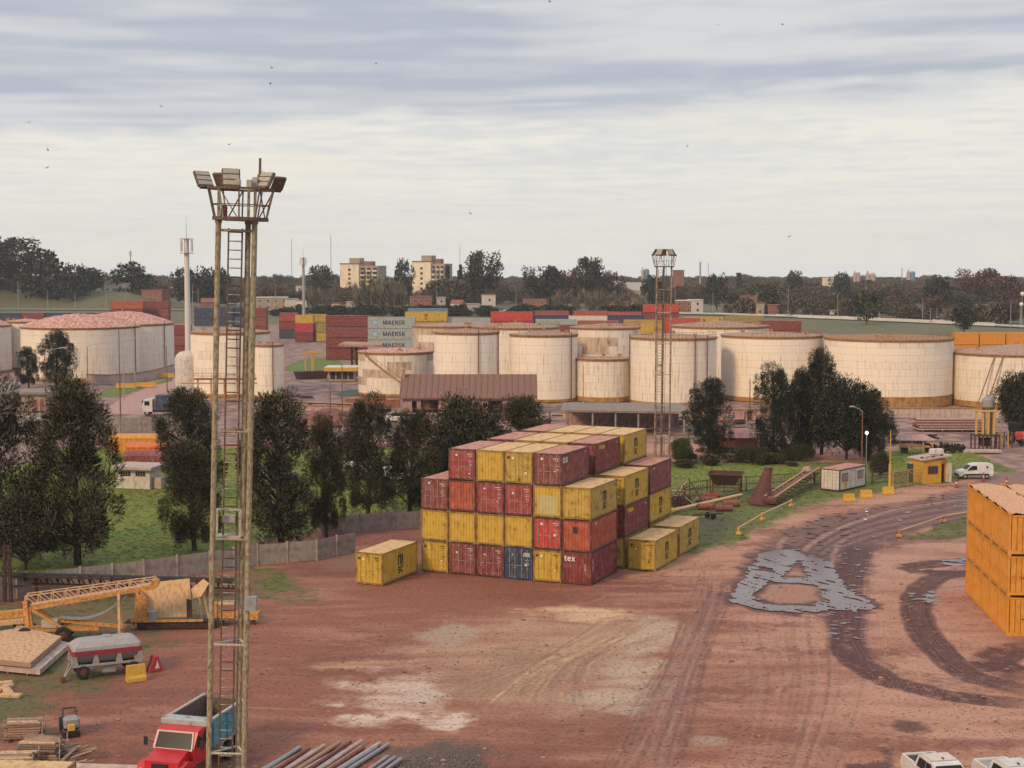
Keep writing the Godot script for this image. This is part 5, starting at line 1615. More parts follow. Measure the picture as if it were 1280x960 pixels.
# ---------------------------------------------------------------- trees
# A crown as many leaf-sized faces gathered in clumps. Unit tree: height 1 at the top, base at 0; returns [crown mesh, trunk mesh].
# kind: "plume" (casuarina), "round" (broad evergreen), "umbrella", "bare" (leafless twigs), "fan" (upright pale twigs), "spire" (cypress)
func tree_meshes(key: String, sd: int, kind: String, Hm: float, Rm: float, clumps: int, per: int, leaf: float, wide: float) -> void:
	rng.seed = sd
	var b := MB.new()
	var tr := MB.new()
	var nz := fnoise(sd, 0.9, 2)
	var cs := []
	var low := {"plume": 0.12, "round": 0.28, "umbrella": 0.4, "bare": 0.22, "fan": 0.05, "spire": 0.05}[kind] as float
	var lean := Vector3(rng.randf_range(-0.05, 0.05), 0, rng.randf_range(-0.05, 0.05)) * Hm
	for i in clumps:
		var f := (i + rng.randf()) / clumps
		var y := lerpf(low, 0.95, f)
		var e := rng.randf() * TAU
		var env := 1.0
		match kind:
			"plume": env = pow(sin(PI * clampf((1.0 - y) * 0.80 + 0.06, 0.0, 1.0)), 0.75) * (0.95 if y > 0.22 else 0.7)
			"round": env = sqrt(maxf(0.03, 1.0 - pow((y - 0.58) / 0.44, 2.0)))
			"umbrella": env = sqrt(maxf(0.05, 1.0 - pow((y - 0.66) / 0.36, 2.0))) * 1.05
			"bare": env = sqrt(maxf(0.04, 1.0 - pow((y - 0.62) / 0.42, 2.0)))
			"fan": env = 0.25 + 0.75 * y
			"spire": env = pow(1.0 - y, 0.6) * 0.95
		env *= 0.88 + (0.95 if kind == "plume" else 0.6) * nz.get_noise_2d(cos(e) * 1.5 + y * 3.2, sin(e) * 1.5)
		var rr := Rm * env * (sqrt(rng.randf()) * 0.5 + 0.5 if kind != "spire" else rng.randf_range(0.2, 0.6))
		if kind == "fan": rr = Rm * env * sqrt(rng.randf())
		var c := Vector3(cos(e) * rr, y * Hm, sin(e) * rr) + lean * y
		cs.append(c)
	for c in cs:
		var s := Rm * rng.randf_range(0.16, 0.38) * (0.85 if kind == "plume" else 1.0)
		if kind == "spire": s = Rm * 0.45
		var tone := rng.randf_range(0.75, 1.35)
		var warm := rng.randf_range(0.9, 1.15)
		var out := Vector3(c.x, 0, c.z).normalized()
		for k in per:
			var d := Vector3(rng.randf_range(-1, 1), rng.randf_range(-1, 1), rng.randf_range(-1, 1))
			if d.length_squared() > 1.0: d = d.normalized() * rng.randf_range(0.6, 1.0)
			var p: Vector3 = c + d * s * Vector3(1.0, 1.45 if kind == "plume" else 0.85, 1.0)
			if p.y < Hm * 0.03: continue
			var g: Vector3
			match kind:
				"plume": g = (d * 0.7 + out * 0.5 + Vector3(0, 0.8, 0) + Vector3(rng.randf_range(-0.5, 0.5), rng.randf_range(-0.9, 0.3), rng.randf_range(-0.5, 0.5)))
				"fan": g = out * 0.5 + Vector3(rng.randf_range(-0.4, 0.4), 1.2, rng.randf_range(-0.4, 0.4))
				"bare": g = d * 0.8 + out * 0.4 + Vector3(0, 0.6, 0)
				"spire": g = out * 0.3 + Vector3(rng.randf_range(-0.3, 0.3), 1.0, rng.randf_range(-0.3, 0.3))
				_: g = d + Vector3(rng.randf_range(-0.6, 0.6), rng.randf_range(-0.3, 0.6), rng.randf_range(-0.6, 0.6))
			g = g.normalized() * leaf * rng.randf_range(0.6, 1.3)
			var sd2 := g.cross(Vector3(rng.randf_range(-1, 1), rng.randf_range(-1, 1), rng.randf_range(-1, 1))).normalized() * wide * rng.randf_range(0.6, 1.2)
			var q := p + g
			var m := p + g * 0.45
			var nn := g.cross(sd2).normalized()
			if nn.y < 0: nn = -nn
			b.v.append_array([p - sd2 * 0.3, m + sd2, q, p - sd2 * 0.3, q, m - sd2])
			b.n.append_array([nn, nn, nn, nn, nn, nn])
			var t := tone * rng.randf_range(0.8, 1.2)
			var cc := Color(t * warm, t, t * 0.95)
			b.col.append_array([cc, cc, cc, cc, cc, cc])
	# trunk and limbs
	var tr_r := Hm * (0.022 if kind != "umbrella" else 0.03)
	var fork := Hm * (low + 0.12)
	if kind == "fan":
		for i in 14:
			var e := rng.randf() * TAU
			var q := Vector3(cos(e) * Rm * 0.7 * rng.randf(), Hm * rng.randf_range(0.6, 0.95), sin(e) * Rm * 0.7 * rng.randf())
			tr.tube(Vector3(cos(e), 0, sin(e)) * 0.2, q, Hm * 0.012, Hm * 0.003, 4, false)
	else:
		var top := Vector3(lean.x, Hm * (0.9 if kind in ["plume", "spire"] else 0.62), lean.z)
		tr.tube(Vector3.ZERO, top * 0.35, tr_r * 1.25, tr_r, 7, false)
		tr.tube(top * 0.35, top, tr_r, tr_r * 0.25, 6, false)
		var n := 0
		for c in cs:
			n += 1
			if n % 2 and clumps > 60: continue
			var y0 := clampf(c.y - Vector2(c.x, c.z).length() * 0.7, Hm * 0.1, top.y)
			var s := top * (y0 / top.y)
			tr.tube(s, s.lerp(c, 0.5) + Vector3(0, 0.02 * Hm, 0), tr_r * 0.42, tr_r * 0.28, 4, false)
			tr.tube(s.lerp(c, 0.5) + Vector3(0, 0.02 * Hm, 0), c, tr_r * 0.28, tr_r * 0.1, 4, false)
	proto[key] = [b.mesh(), tr.mesh(), Hm, Rm]

func tree(key: String, label: String, at: Vector3, h: float, r: float, leafmat: String, group: String, called := "tree", bark := "bark") -> Node3D:
	var p: Array = proto[key]
	var t := thing(called, label, "tree", at, 0.0, group)
	var s := Vector3(r / p[3], h / p[2], r / p[3])
	var yaw := fposmod(at.x * 1.7 + at.z * 0.9, TAU)
	var c := node(p[1], "trunk", mats[bark], t)
	c.transform = Transform3D(Basis(Vector3.UP, yaw).scaled(Vector3(s.y, s.y, s.y)), Vector3.ZERO)
	c.transform = Transform3D(Basis(Vector3.UP, yaw) * Basis.from_scale(s), Vector3.ZERO)
	c = node(p[0], "crown", mats[leafmat], t)
	c.transform = Transform3D(Basis(Vector3.UP, yaw) * Basis.from_scale(s), Vector3.ZERO)
	return t

# a tree where it shows: foot column and row, top row, half width in pixels
func tree_px(key: String, label: String, u: float, v: float, vt: float, hw: float, leafmat: String, group: String, called := "casuarina_tree") -> void:
	var p := G(u, v)
	p.y = -0.05
	tree(key, label, p, HV(-p.z, vt), hw * 0.88 / F * -p.z, leafmat, group, called)

func build_trees() -> void:
	for i in 5:
		tree_meshes("plume%d" % i, 101 + i, "plume", 14.0, 4.0, 110, 280, 0.42, 0.046)
	tree_meshes("bushy", 120, "round", 9.0, 5.0, 130, 170, 0.46, 0.07)
	tree_meshes("shrub", 121, "round", 2.0, 1.6, 40, 60, 0.32, 0.07)
	var g := "casuarina trees along the concrete wall"
	tree_px("plume0", "large dark casuarina cut by the left picture edge", -8, 700, 478, 62, "leaf_casuarina", g)
	tree_px("plume1", "biggest full casuarina left of the near light tower", 97, 706, 476, 60, "leaf_casuarina_b", g)
	tree_px("bushy", "low broad casuarina bush at the foot of the biggest left tree", 32, 712, 620, 50, "leaf_casuarina", g)
	tree_px("plume2", "small slim casuarina on the lawn just left of the light tower", 243, 688, 553, 40, "leaf_casuarina_b", g)
	tree_px("plume3", "dark casuarina partly behind the light tower above the small one", 243, 620, 486, 42, "leaf_casuarina", g)
	tree_px("plume4", "tall dense casuarina right of the light tower", 352, 688, 492, 50, "leaf_casuarina", g)
	tree_px("plume2", "slender casuarina between two denser ones above the wall end", 408, 671, 520, 30, "leaf_casuarina_b", g)
	tree_px("plume0", "casuarina with forked trunk standing above the rear concrete wall", 460, 648, 496, 36, "leaf_casuarina", g)
	tree_px("plume3", "casuarina with clustered trunks beside the container stack", 512, 644, 513, 38, "leaf_casuarina_b", g)
	tree_px("bushy", "broad bushy tree behind the stack's left side", 582, 628, 502, 52, "leaf_casuarina", g)
	tree_px("plume1", "bushy tree behind the stack's top tier", 645, 616, 497, 50, "leaf_casuarina_b", g)
	g = "dark trees beside the tank farm"
	tree_px("plume3", "single dark conifer right of the second light tower", 889, 572, 474, 30, "leaf_dark", g, "conifer_tree")
	tree_px("plume0", "left conifer of the dark group before the tanks", 966, 574, 458, 27, "leaf_dark", g, "conifer_tree")
	tree_px("plume2", "slim conifer just left of the tallest dark tree", 1000, 570, 462, 24, "leaf_dark", g, "conifer_tree")
	tree_px("plume4", "tallest dark tree rising in front of the tank gap", 1027, 568, 438, 27, "leaf_dark", g, "conifer_tree")
	tree_px("bushy", "wide dark tree between the tall one and the lamp", 1058, 574, 478, 44, "leaf_dark", g, "broad_tree")
	tree_px("plume1", "rounded dark tree with the lamp post before it", 1086, 576, 490, 36, "leaf_dark", g, "broad_tree")
	tree_px("bushy", "dark tree at the right picture edge before the last tank", 1279, 545, 468, 34, "leaf_dark", g, "broad_tree")
	tree_px("bushy", "bright green bush at the foot of the single conifer", 853, 580, 548, 15, "leaf_bright", g, "bush")
	tree_px("bushy", "green bush between the conifers on the lawn edge", 940, 578, 558, 22, "leaf_olive", g, "bush")
	tree_px("bushy", "low bush behind the hopper on the lawn", 1000, 576, 556, 20, "leaf_olive", g, "bush")
	tree_px("bushy", "dry yellowish bush by the yellow pole", 1100, 597, 566, 13, "leaf_olive", g, "bush")
	g = "trees at the left tanks"
	tree_px("plume4", "dark tree in front of the widest left tank", 70, 484, 414, 25, "leaf_dark", g, "conifer_tree")
	tree_px("plume2", "small dark conifer left of the tree by the left tank", 36, 484, 434, 15, "leaf_dark", g, "conifer_tree")
	# weeds along the wall and yard edge
	rng.seed = 400
	for i in 26:
		var u := rng.randf_range(850, 1010)
		var p := G(u, rng.randf_range(566, 584))
		tree("shrub", "low scrub growing along the lawn's far edge", p - Vector3(0, 0.05, 0), rng.randf_range(0.5, 1.3), rng.randf_range(0.6, 1.7), "leaf_olive" if i % 3 else "leaf_brown", "scrub along the lawn edge", "scrub_bush")
# ---------------------------------------------------------------- highway, town and skyline
func road_z(u: float) -> float:
	if u < 640: return lerpf(850, 800, clampf((u + 100) / 740.0, 0, 1))
	if u < 900: return lerpf(800, 760, (u - 640) / 260.0)
	return lerpf(760, 610, (u - 900) / 380.0)

func house(label: String, u: float, z: float, wpx: float, hpx: float, wall: String, roof := "flat", roofm := "fibre_roof", deep := 8.0, lift := 0.0) -> Node3D:
	if z < 935 and u > 200: z = minf(z, road_z(u) + 18.0)
	var k := z / F
	var p := Vector3(XU(z, u), lift, -z)
	var t := thing("house", label, "house", p, 0.0, "houses of the far suburb")
	var w := wpx * k
	var h := hpx * k
	t.rotation.y = fposmod(u * 0.7, 0.5) - 0.25
	var b := MB.new()
	b.box(Vector3(-w / 2, -0.2, -deep), Vector3(w / 2, h, 0))
	part(b, "wall", mats[wall], t)
	b = MB.new()
	if roof == "gable":
		b.prism([Vector3(-w / 2 - 0.4, h, 0.5), Vector3(-w / 2 - 0.4, h + deep * 0.28, -deep / 2), Vector3(-w / 2 - 0.4, h, -deep - 0.5)], Vector3(w + 0.8, 0, 0))
	else:
		b.box(Vector3(-w / 2 - 0.3, h + 0.01, -deep - 0.3), Vector3(w / 2 + 0.3, h + 0.4, 0.3))
	part(b, "roof", mats[roofm], t)
	var n := maxi(1, int(w / 3.5))
	var floors := maxi(1, int(h / 2.9))
	for f in floors:
		for i in n:
			b = MB.new()
			var x := -w / 2 + (i + 0.5) * w / n
			var y := f * h / floors + 0.9
			var wf := part(MB.new().box(Vector3(x - 0.65, y - 0.1, -0.02), Vector3(x + 0.65, y + 1.35, 0.05)), "window", mats.frame_white, t)
			b.box(Vector3(x - 0.55, y, 0.03), Vector3(x + 0.55, y + 1.25, 0.07))
			part(b, "pane", mats.window_dark, wf)
	return t

func apartment(label: String, u: float, z: float, w1: float, w2: float, hpx: float) -> void:
	var k := z / F
	var h := hpx * k
	var t := thing("apartment_block", label, "building", Vector3(XU(z, u), 0, -z), 0.0, "apartment blocks")
	var a := w1 * k
	var c := w2 * k
	t.rotation.y = -0.35
	var b := MB.new()
	b.box(Vector3(-a / 2, -0.3, -14), Vector3(a / 2, h, 0))
	part(b, "gable_wall", mats.cream_wall, t)
	b = MB.new()
	b.box(Vector3(a / 2 + 0.01, -0.3, -15), Vector3(a / 2 + c, h - 1.0, -1.5))
	part(b, "balcony_wing", mats.tan_wall, t)
	b = MB.new()
	b.box(Vector3(-a / 2 - 0.3, h + 0.01, -14.3), Vector3(a / 2 + 0.3, h + 0.7, 0.3))
	part(b, "parapet", mats.shed_roof, t)
	b = MB.new()
	b.box(Vector3(-a * 0.1, h + 0.71, -10), Vector3(a * 0.45, h + 4.2, -3))
	part(b, "roof_room", mats.tan_wall, t)
	b = MB.new()
	b.box(Vector3(a / 2 + 1.0, h - 0.99, -9), Vector3(a / 2 + c * 0.6, h + 2.0, -4))
	part(b, "roof_room", mats.shed_roof, t)
	for i in 7:
		var y := 2.0 + i * (h - 3.5) / 7.0
		var wf := part(MB.new().box(Vector3(-0.9, y, -0.02), Vector3(0.9, y + 1.5, 0.05)), "window", mats.shed_roof, t)
		part(MB.new().box(Vector3(-0.7, y + 0.15, 0.03), Vector3(0.7, y + 1.35, 0.08)), "pane", mats.window_dark, wf)
		for j in 3:
			var x := a / 2 + (j + 0.15) * c / 3.0
			var bal := part(MB.new().box(Vector3(x, y - 0.4, -1.5), Vector3(x + c / 3.0 * 0.72, y + 0.6, -0.2)), "balcony", mats.cream_wall if (i + j) % 3 else mats.tan_wall, t)
			part(MB.new().box(Vector3(x + 0.2, y + 0.61, -1.55), Vector3(x + c / 3.0 * 0.68, y + 2.2, -1.42)), "opening", mats.window_dark, bal)

func mast(label: String, u: float, z: float, vb: float, vt: float, r: float, heads := 0, mat := "galvanised", called := "antenna_mast") -> void:
	var p := Vector3(XU(z, u), 0, -z)
	var h := HV(z, vt)
	var t := thing(called, label, "mast", p, 0.0, "masts and antennas")
	var b := MB.new()
	b.tube(Vector3.ZERO, Vector3.UP * h * 0.5, r, r * 0.85, 10)
	b.tube(Vector3.UP * h * 0.5, Vector3.UP * h, r * 0.85, r * 0.7, 10)
	part(b, "pole", mats[mat], t)
	for i in heads:
		var e := TAU * i / heads + 0.4
		var d := Vector3(cos(e), 0, sin(e))
		b = MB.new()
		b.cbox(Vector3.UP * (h - 1.6) + d * (r + 0.55), Vector3(0.35, 2.4, 0.35))
		part(b, "antenna_panel", mats.white_wall, t)
	if heads:
		b = MB.new()
		for y in [h - 3.2, h - 0.2]:
			b.lathe([[r + 0.8, y], [r + 0.8, y + 0.15], [r, y + 0.15]], 10)
		part(b, "ring", mats.tank_rim, t)
		b = MB.new()
		b.tube(Vector3.UP * h, Vector3.UP * (h + 5.0), 0.07, 0.02, 5)
		part(b, "spike", mats.galvanised, t)

func lamp_mast(label: String, u: float, z: float, vt: float, arms := 0, group := "lamp posts of the highway", r := 0.12) -> void:
	var h := HV(z, vt)
	var t := thing("lamp_post", label, "lamp post", Vector3(XU(z, u), 0, -z), 0.0, group)
	part(MB.new().tube(Vector3.ZERO, Vector3.UP * h, r * 1.3, r * 0.8, 7), "pole", mats.galvanised, t)
	for i in absi(arms):
		var s := 1.0 if (i == 0) == (arms > 0) else -1.0
		var b := MB.new()
		b.tube(Vector3.UP * h, Vector3(s * 1.8, h + 0.35, 0), r * 0.55, r * 0.4, 6)
		part(b, "arm", mats.galvanised, t)
		part(MB.new().bbox(Vector3(s * 2.2, h + 0.36, 0), Vector3(0.9, 0.2, 0.4), 0.05), "lamp_head", mats.galvanised, t)

func build_far_town() -> void:
	# road sheet
	var up := []
	var dn := []
	for u in range(-500, 1900, 60):
		var z := road_z(clampf(u, -100, 1280)) if u <= 1280 else 610.0 - (u - 1280) * 0.4
		up.append(Vector2(XU(z + 11, u), z + 11))
		dn.append(Vector2(XU(z - 11, u), z - 11))
	var rev := dn.duplicate()
	rev.reverse()
	var b := MB.new()
	sheet(b, up + rev, 0.35)
	tag(struct(b, "highway", mats.asphalt), "pale highway running across behind the container yard")
	# verge grass before and beyond
	b = MB.new()
	var vg := []
	for q in dn: vg.append(q + Vector2(0, -1))
	var near := []
	for q in dn: near.append(Vector2(q.x * 0.82, q.y * 0.80))
	near.reverse()
	sheet(b, vg + near, -0.05)
	tag(struct(b, "verge", mats.field_grass), "grassy strip along the near side of the highway")
	b = MB.new()
	var fg := []
	for q in up: fg.append(q + Vector2(0, 1))
	var far := []
	for q in up: far.append(Vector2(q.x * 1.07, q.y * 1.06))
	far.reverse()
	sheet(b, fg + far, -0.04)
	tag(struct(b, "far_verge", mats.field_grass), "grassy strip along the far side of the highway")
	# embankment on the left
	b = MB.new()
	var x0 := XU(880, -120)
	var x1 := XU(880, 235)
	var cols := 24
	for i in cols:
		var xa := lerpf(x0, x1, float(i) / cols)
		var xb := lerpf(x0, x1, float(i + 1) / cols)
		var ha := 8.2 * smoothstep(1.0, 0.7, float(i) / cols)
		var hb := 8.2 * smoothstep(1.0, 0.7, float(i + 1) / cols)
		b.quad(Vector3(xa, -0.1, -868), Vector3(xb, -0.1, -868), Vector3(xb, hb, -900), Vector3(xa, ha, -900))
		b.quad(Vector3(xa, ha, -900), Vector3(xb, hb, -900), Vector3(xb, hb * 1.05, -1100), Vector3(xa, ha * 1.05, -1100))
	tag(struct(b, "embankment", mats.field_grass), "grassy bank rising beyond the highway on the left")
	# guard rail, split in lengths
	var gt := thing("crash_barrier", "long white crash barrier along the highway on the right", "barrier")
	for i in 40:
		var ua := 560.0 + i * 19
		var ub := ua + 18.6
		var za := road_z(minf(ua, 1290)) - 11.5
		var zb := road_z(minf(ub, 1290)) - 11.5
		var bb := MB.new()
		bb.beam(Vector3(XU(za, ua), 1.0, -za), Vector3(XU(zb, ub), 1.0, -zb), 0.4, 1.3 if ua > 980 and ua < 1240 else 0.5)
		part(bb, "barrier_length", mats.frame_white, gt)
	# lamp posts
	var posts := [[23, 352, 0], [60, 362, 0], [94, 367, 0], [133, 362, 0], [157, 368, 0], [241, 355, 0], [248, 360, 0], [345, 355, 0], [447, 358, -1], [546, 356, 0], [645, 358, -1], [735, 371, 0], [844, 362, 0], [891, 365, 0], [945, 366, 1], [985, 357, 0], [1047, 368, -1], [1073, 376, 0], [1153, 372, 0], [1163, 384, 0], [1171, 384, 0], [1263, 376, 0], [1275, 383, 0]]
	var nth := 0
	for q in posts:
		nth += 1
		lamp_mast("highway lamp post, the %s from the left" % ["first", "second", "third", "fourth", "fifth", "sixth", "seventh", "eighth", "ninth", "tenth", "eleventh", "twelfth", "thirteenth", "fourteenth", "fifteenth", "sixteenth", "seventeenth", "eighteenth", "nineteenth", "twentieth", "twenty first", "twenty second", "twenty third"][nth - 1], q[0], road_z(q[0]) + (12.0 if nth % 2 else -12.5), q[1], q[2])
	for q in [[1273, 370], [1272, 383]]:
		var zz := 600.0
		var t := thing("globe_lamp", "%s white globe lamp at the right picture edge" % ("upper" if q[1] == 370 else "lower"), "lamp", Vector3(XU(zz, q[0] + 4), 0, -zz), 0.0, "globe lamps at the picture edge")
		var h := HV(zz, q[1])
		part(MB.new().tube(Vector3.ZERO, Vector3.UP * h, 0.12, 0.09, 6), "pole", mats.galvanised, t)
		var s := MB.new()
		s.lathe([[0.0, h - 0.1], [0.6, h + 0.2], [0.85, h + 0.8], [0.6, h + 1.4], [0.0, h + 1.7]], 12)
		part(s, "globe", mats.lamp_white, t)
	# vehicles on the highway, tiny
	for q in [[1005, 1.0, "white car on the highway beyond the red containers"], [1172, 1.3, "white van on the highway before the right woods"], [628, 1.0, "pale car on the highway behind the grey containers"], [590, 1.0, "small white car left of the pale highway car"]]:
		var z := road_z(q[0]) - 3.0
		var t := thing("distant_car", q[2], "car", Vector3(XU(z, q[0]), 0.36, -z), 0.0, "cars on the highway")
		t.rotation.y = PI / 2 + (0.35 if q[0] > 900 else 0.0)
		small_car(t, q[1])
	# skyline trees
	tree_meshes("far_round", 201, "round", 12.0, 6.0, 46, 46, 1.0, 0.32)
	tree_meshes("far_round2", 202, "round", 12.0, 6.5, 40, 46, 1.0, 0.32)
	tree_meshes("far_umb", 203, "umbrella", 20.0, 9.0, 60, 60, 1.2, 0.36)
	tree_meshes("far_bare", 204, "bare", 11.0, 6.0, 60, 60, 1.4, 0.17)
	tree_meshes("far_bare2", 205, "bare", 11.0, 6.5, 60, 60, 1.4, 0.17)
	tree_meshes("far_fan", 206, "fan", 10.0, 5.0, 40, 26, 2.2, 0.10)
	tree_meshes("far_spire", 207, "spire", 16.0, 2.0, 40, 50, 1.1, 0.3)
	tree_meshes("far_shrub", 208, "round", 4.0, 4.0, 26, 40, 0.8, 0.26)
	# [u, top v, z, half width px, mesh, leaf, label]
	var star := [
		[18, 299, 900, 46, "far_umb", "leaf_ever", "huge spreading evergreen at the far left skyline", "leaf"],
		[-28, 312, 905, 40, "far_umb", "leaf_ever", "wide evergreen cut by the left picture edge on the skyline", ""],
		[52, 318, 890, 28, "far_round", "leaf_ever", "dark evergreen right beside the huge left one", ""],
		[88, 332, 890, 26, "far_round2", "leaf_dark", "dense dark tree above the orange roofed stall", ""],
		[112, 336, 910, 20, "far_round", "leaf_dark", "dense dark tree left of the white villa", ""],
		[165, 330, 930, 24, "far_round", "leaf_ever", "evergreen right behind the white villa", ""],
		[236, 336, 880, 22, "far_round2", "leaf_dark", "dark tree behind the white chimney pole", ""],
		[268, 337, 900, 22, "far_round", "leaf_dark", "dark tree just left of the near tower's legs", ""],
		[400, 334, 1000, 18, "far_round", "leaf_dark", "dark tree left of the left apartment block", ""],
		[505, 327, 880, 12, "far_round2", "leaf_dark", "tall dark tree touching the right apartment block's left", ""],
		[559, 332, 900, 5, "far_spire", "leaf_dark", "cypress right of the right apartment block", ""],
		[574, 338, 905, 4, "far_spire", "leaf_dark", "shorter of the two close cypresses", ""],
		[577, 331, 900, 4, "far_spire", "leaf_dark", "taller of the two close cypresses", ""],
		[604, 316, 860, 22, "far_umb", "leaf_ever", "big rounded evergreen between apartment blocks and light tower", ""],
		[680, 334, 850, 24, "far_umb", "leaf_ever", "broad evergreen left of the red leaved tree", ""],
		[733, 323, 900, 20, "far_umb", "leaf_ever", "tall ragged evergreen on the middle skyline", ""],
		[709, 340, 880, 15, "far_round", "leaf_autumn", "round rust red tree left of the ragged evergreen", ""],
		[764, 341, 920, 15, "far_round2", "leaf_autumn", "round rust red tree right of the ragged evergreen", ""],
		[816, 346, 850, 15, "far_round", "leaf_dark", "dark tree behind the second light tower's head", ""],
		[896, 344, 820, 14, "far_round2", "leaf_dark", "dark tree above the white roofs on the right", ""],
		[925, 341, 1200, 6, "far_spire", "leaf_dark", "small cypress pair on the right skyline", ""],
		[993, 340, 1000, 10, "far_round", "leaf_dark", "blue dark conical tree on the right skyline", ""],
		[1050, 342, 950, 12, "far_round2", "leaf_ever", "rounded evergreen left of the distant silos", ""],
		[1083, 365, 640, 17, "far_round", "leaf_olive", "olive green tree beside the highway", ""],
		[1172, 346, 800, 17, "far_round", "leaf_dark", "dark rounded tree before the rust red grove", ""],
		[1225, 337, 900, 26, "far_umb", "leaf_autumn", "largest rust red tree on the right skyline", ""],
		[1252, 346, 880, 22, "far_round2", "leaf_autumn", "rust red tree right of the largest red one", ""],
		[1205, 382, 560, 13, "far_round", "leaf_dark", "single dark tree on the near side of the crash barrier", ""],
		[955, 355, 800, 22, "far_round2", "leaf_olive", "yellow green tree behind the brick house", ""],
		[560, 352, 850, 26, "far_bare", "leaf_brown", "tawny tree at the right apartment block's foot", ""]]
	for q in star:
		var z: float = q[2]
		var lift := 8.0 if q[0] < 140 and z > 895 else 0.0
		tree(q[4], q[6], Vector3(XU(z, q[0]), lift - 0.3, -z), HV(z, q[1]) - lift, q[3] / F * z, q[5], "trees of the far suburb", "skyline_tree")
	rng.seed = 300
	var n := 0
	# bands of suburb trees: the farther the greyer and barer
	var kinds := [["far_bare", "leaf_mauve", "leafless mauve winter tree"], ["far_bare2", "leaf_brown", "leafless brown winter tree"], ["far_round", "leaf_ever", "small evergreen tree"], ["far_round2", "leaf_autumn", "small rust leaved tree"], ["far_bare", "leaf_brown", "leafless brown winter tree"], ["far_round2", "leaf_olive", "small olive green tree"], ["far_bare2", "leaf_mauve", "leafless mauve winter tree"]]
	for i in 298:
		var z := [rng.randf_range(885, 975), rng.randf_range(960, 1180), rng.randf_range(1180, 1600)][i % 3] as float
		var u := -30.0 + (i * 83.7 + rng.randf_range(-20, 20))
		u = fposmod(u, 1340.0) - 30.0
		if u < 235 and z < 905: z += 60
		if u > 900: z = lerpf(z, road_z(u) + 22.0 + (z - 885.0) * 0.7, clampf((u - 900) / 130.0, 0, 1))
		var q: Array = kinds[(i * 5 + int(rng.randf() * 3)) % kinds.size()]
		if u > 1090 and rng.randf() < 0.35: q = kinds[2]
		var h := rng.randf_range(6, 12.5) if z < 1200 else rng.randf_range(8, 14)
		if z < 900: h *= 0.8
		if u > 405 and u < 565 and z < 1040: h *= 0.55
		var zone: String = ["on the left bank", "right of the white villa", "round the near tower's legs", "about the left apartment block", "about the right apartment block", "left of the round evergreen", "behind the red leaved trees", "round the sports hall", "among the right brick houses", "behind the scrap yard", "beyond the highway curve", "in the right woods"][clampi(int((u + 30) / 110.0), 0, 11)]
		tree(q[0], "%s %s, %s" % [q[2], zone, "first row" if z < 960 else "farther back"], Vector3(XU(z, u), -0.3 + (8.0 if u < 160 and z > 890 else 0.0), -z), h * (0.75 if u < 160 else 1.0), h * rng.randf_range(0.42, 0.65), q[1], "%ss" % q[2], "suburb_tree")
	far_wood()
	# pale leafless willows near the yard
	for q in [[392, 360, 12], [408, 366, 10], [448, 356, 14], [462, 350, 15], [476, 352, 14], [490, 352, 13], [502, 356, 10], [700, 364, 13], [740, 364, 16], [755, 366, 12], [775, 366, 14], [800, 368, 12], [720, 368, 10]]:
		var z := 770.0
		tree("far_fan", "pale leafless willow showing its stems behind the container yard", Vector3(XU(z, q[0]), -0.3, -z), HV(z, q[1]), q[2] / F * z, "twig_pale", "pale leafless willows", "willow_tree", "bark_pale")
	# hedge bushes behind the yard and along the road
	for i in 96:
		var u := [rng.randf_range(330, 560), rng.randf_range(560, 830), rng.randf_range(900, 1290)][i % 3] as float
		var z := (740.0 if u < 830 else road_z(u) + 22) + rng.randf_range(-8, 8)
		tree("far_shrub", "%s hedge bush %s" % [["dark", "green", "brown"][i % 3], ["left of the apartment blocks", "below the left apartment block", "below the right apartment block", "behind the grey container row", "behind the red container row", "behind the second light tower", "along the highway by the brick houses", "along the highway by the scrap yard", "along the highway by the right woods"][clampi(int((u - 330) / 107.0), 0, 8)]], Vector3(XU(z, u), -0.2, -z), rng.randf_range(2.5, 5.0) * (1.5 if u > 890 else 1.0), rng.randf_range(2.5, 5.5), ["leaf_dark", "leaf_ever", "leaf_brown"][i % 3], "hedge bushes along the highway", "hedge_bush")
	# houses
	house("white villa with a chimney on the left bank", 147, 925, 32, 11, "white_wall", "flat", "fibre_roof", 9, 8.0)
	house("orange roofed stall left of the white villa", 88, 905, 14, 8, "booth_yellow", "flat", "machine_orange", 6, 8.2)
	house("long pale stall row beside the orange stall", 72, 905, 24, 7, "tan_wall", "flat", "fibre_roof", 6, 8.2)
	house("dusky brick house right of the white villa", 190, 900, 28, 20, "brick_wall", "flat", "shed_roof", 10)
	house("brick house with a red roof behind the near tower's left leg", 262, 870, 20, 9, "brick_wall", "gable", "tile_red", 8)
	house("low white flat house right of the near tower", 365, 850, 16, 13, "white_wall", "flat", "fibre_roof", 8)
	house("long flat concrete building with a pale roof edge", 340, 880, 40, 15, "tan_wall", "flat", "frame_white", 10)
	house("white gabled shed beside the grey antenna", 379, 1000, 18, 20, "white_wall", "flat", "fibre_roof", 8)
	house("cream small house behind the antenna foot", 377, 850, 12, 11, "cream_wall", "flat", "fibre_roof", 7)
	house("red brick house below the right apartment block", 527, 850, 26, 17, "brick_wall", "flat", "shed_roof", 9)
	house("pale small house right of the red brick house", 552, 850, 10, 16, "concrete_pale", "flat", "fibre_roof", 7)
	house("white two storey house with a brown top floor", 612, 835, 15, 20, "white_wall", "flat", "tile_red", 8)
	house("grey cabin left of the two storey white house", 592, 830, 16, 8, "concrete_pale", "flat", "fibre_roof", 7)
	house("cream cottage in front of the cypresses", 570, 860, 14, 9, "cream_wall", "gable", "tile_red", 7)
	house("long brick building with many small openings", 668, 860, 30, 14, "brick_wall", "flat", "shed_roof", 9)
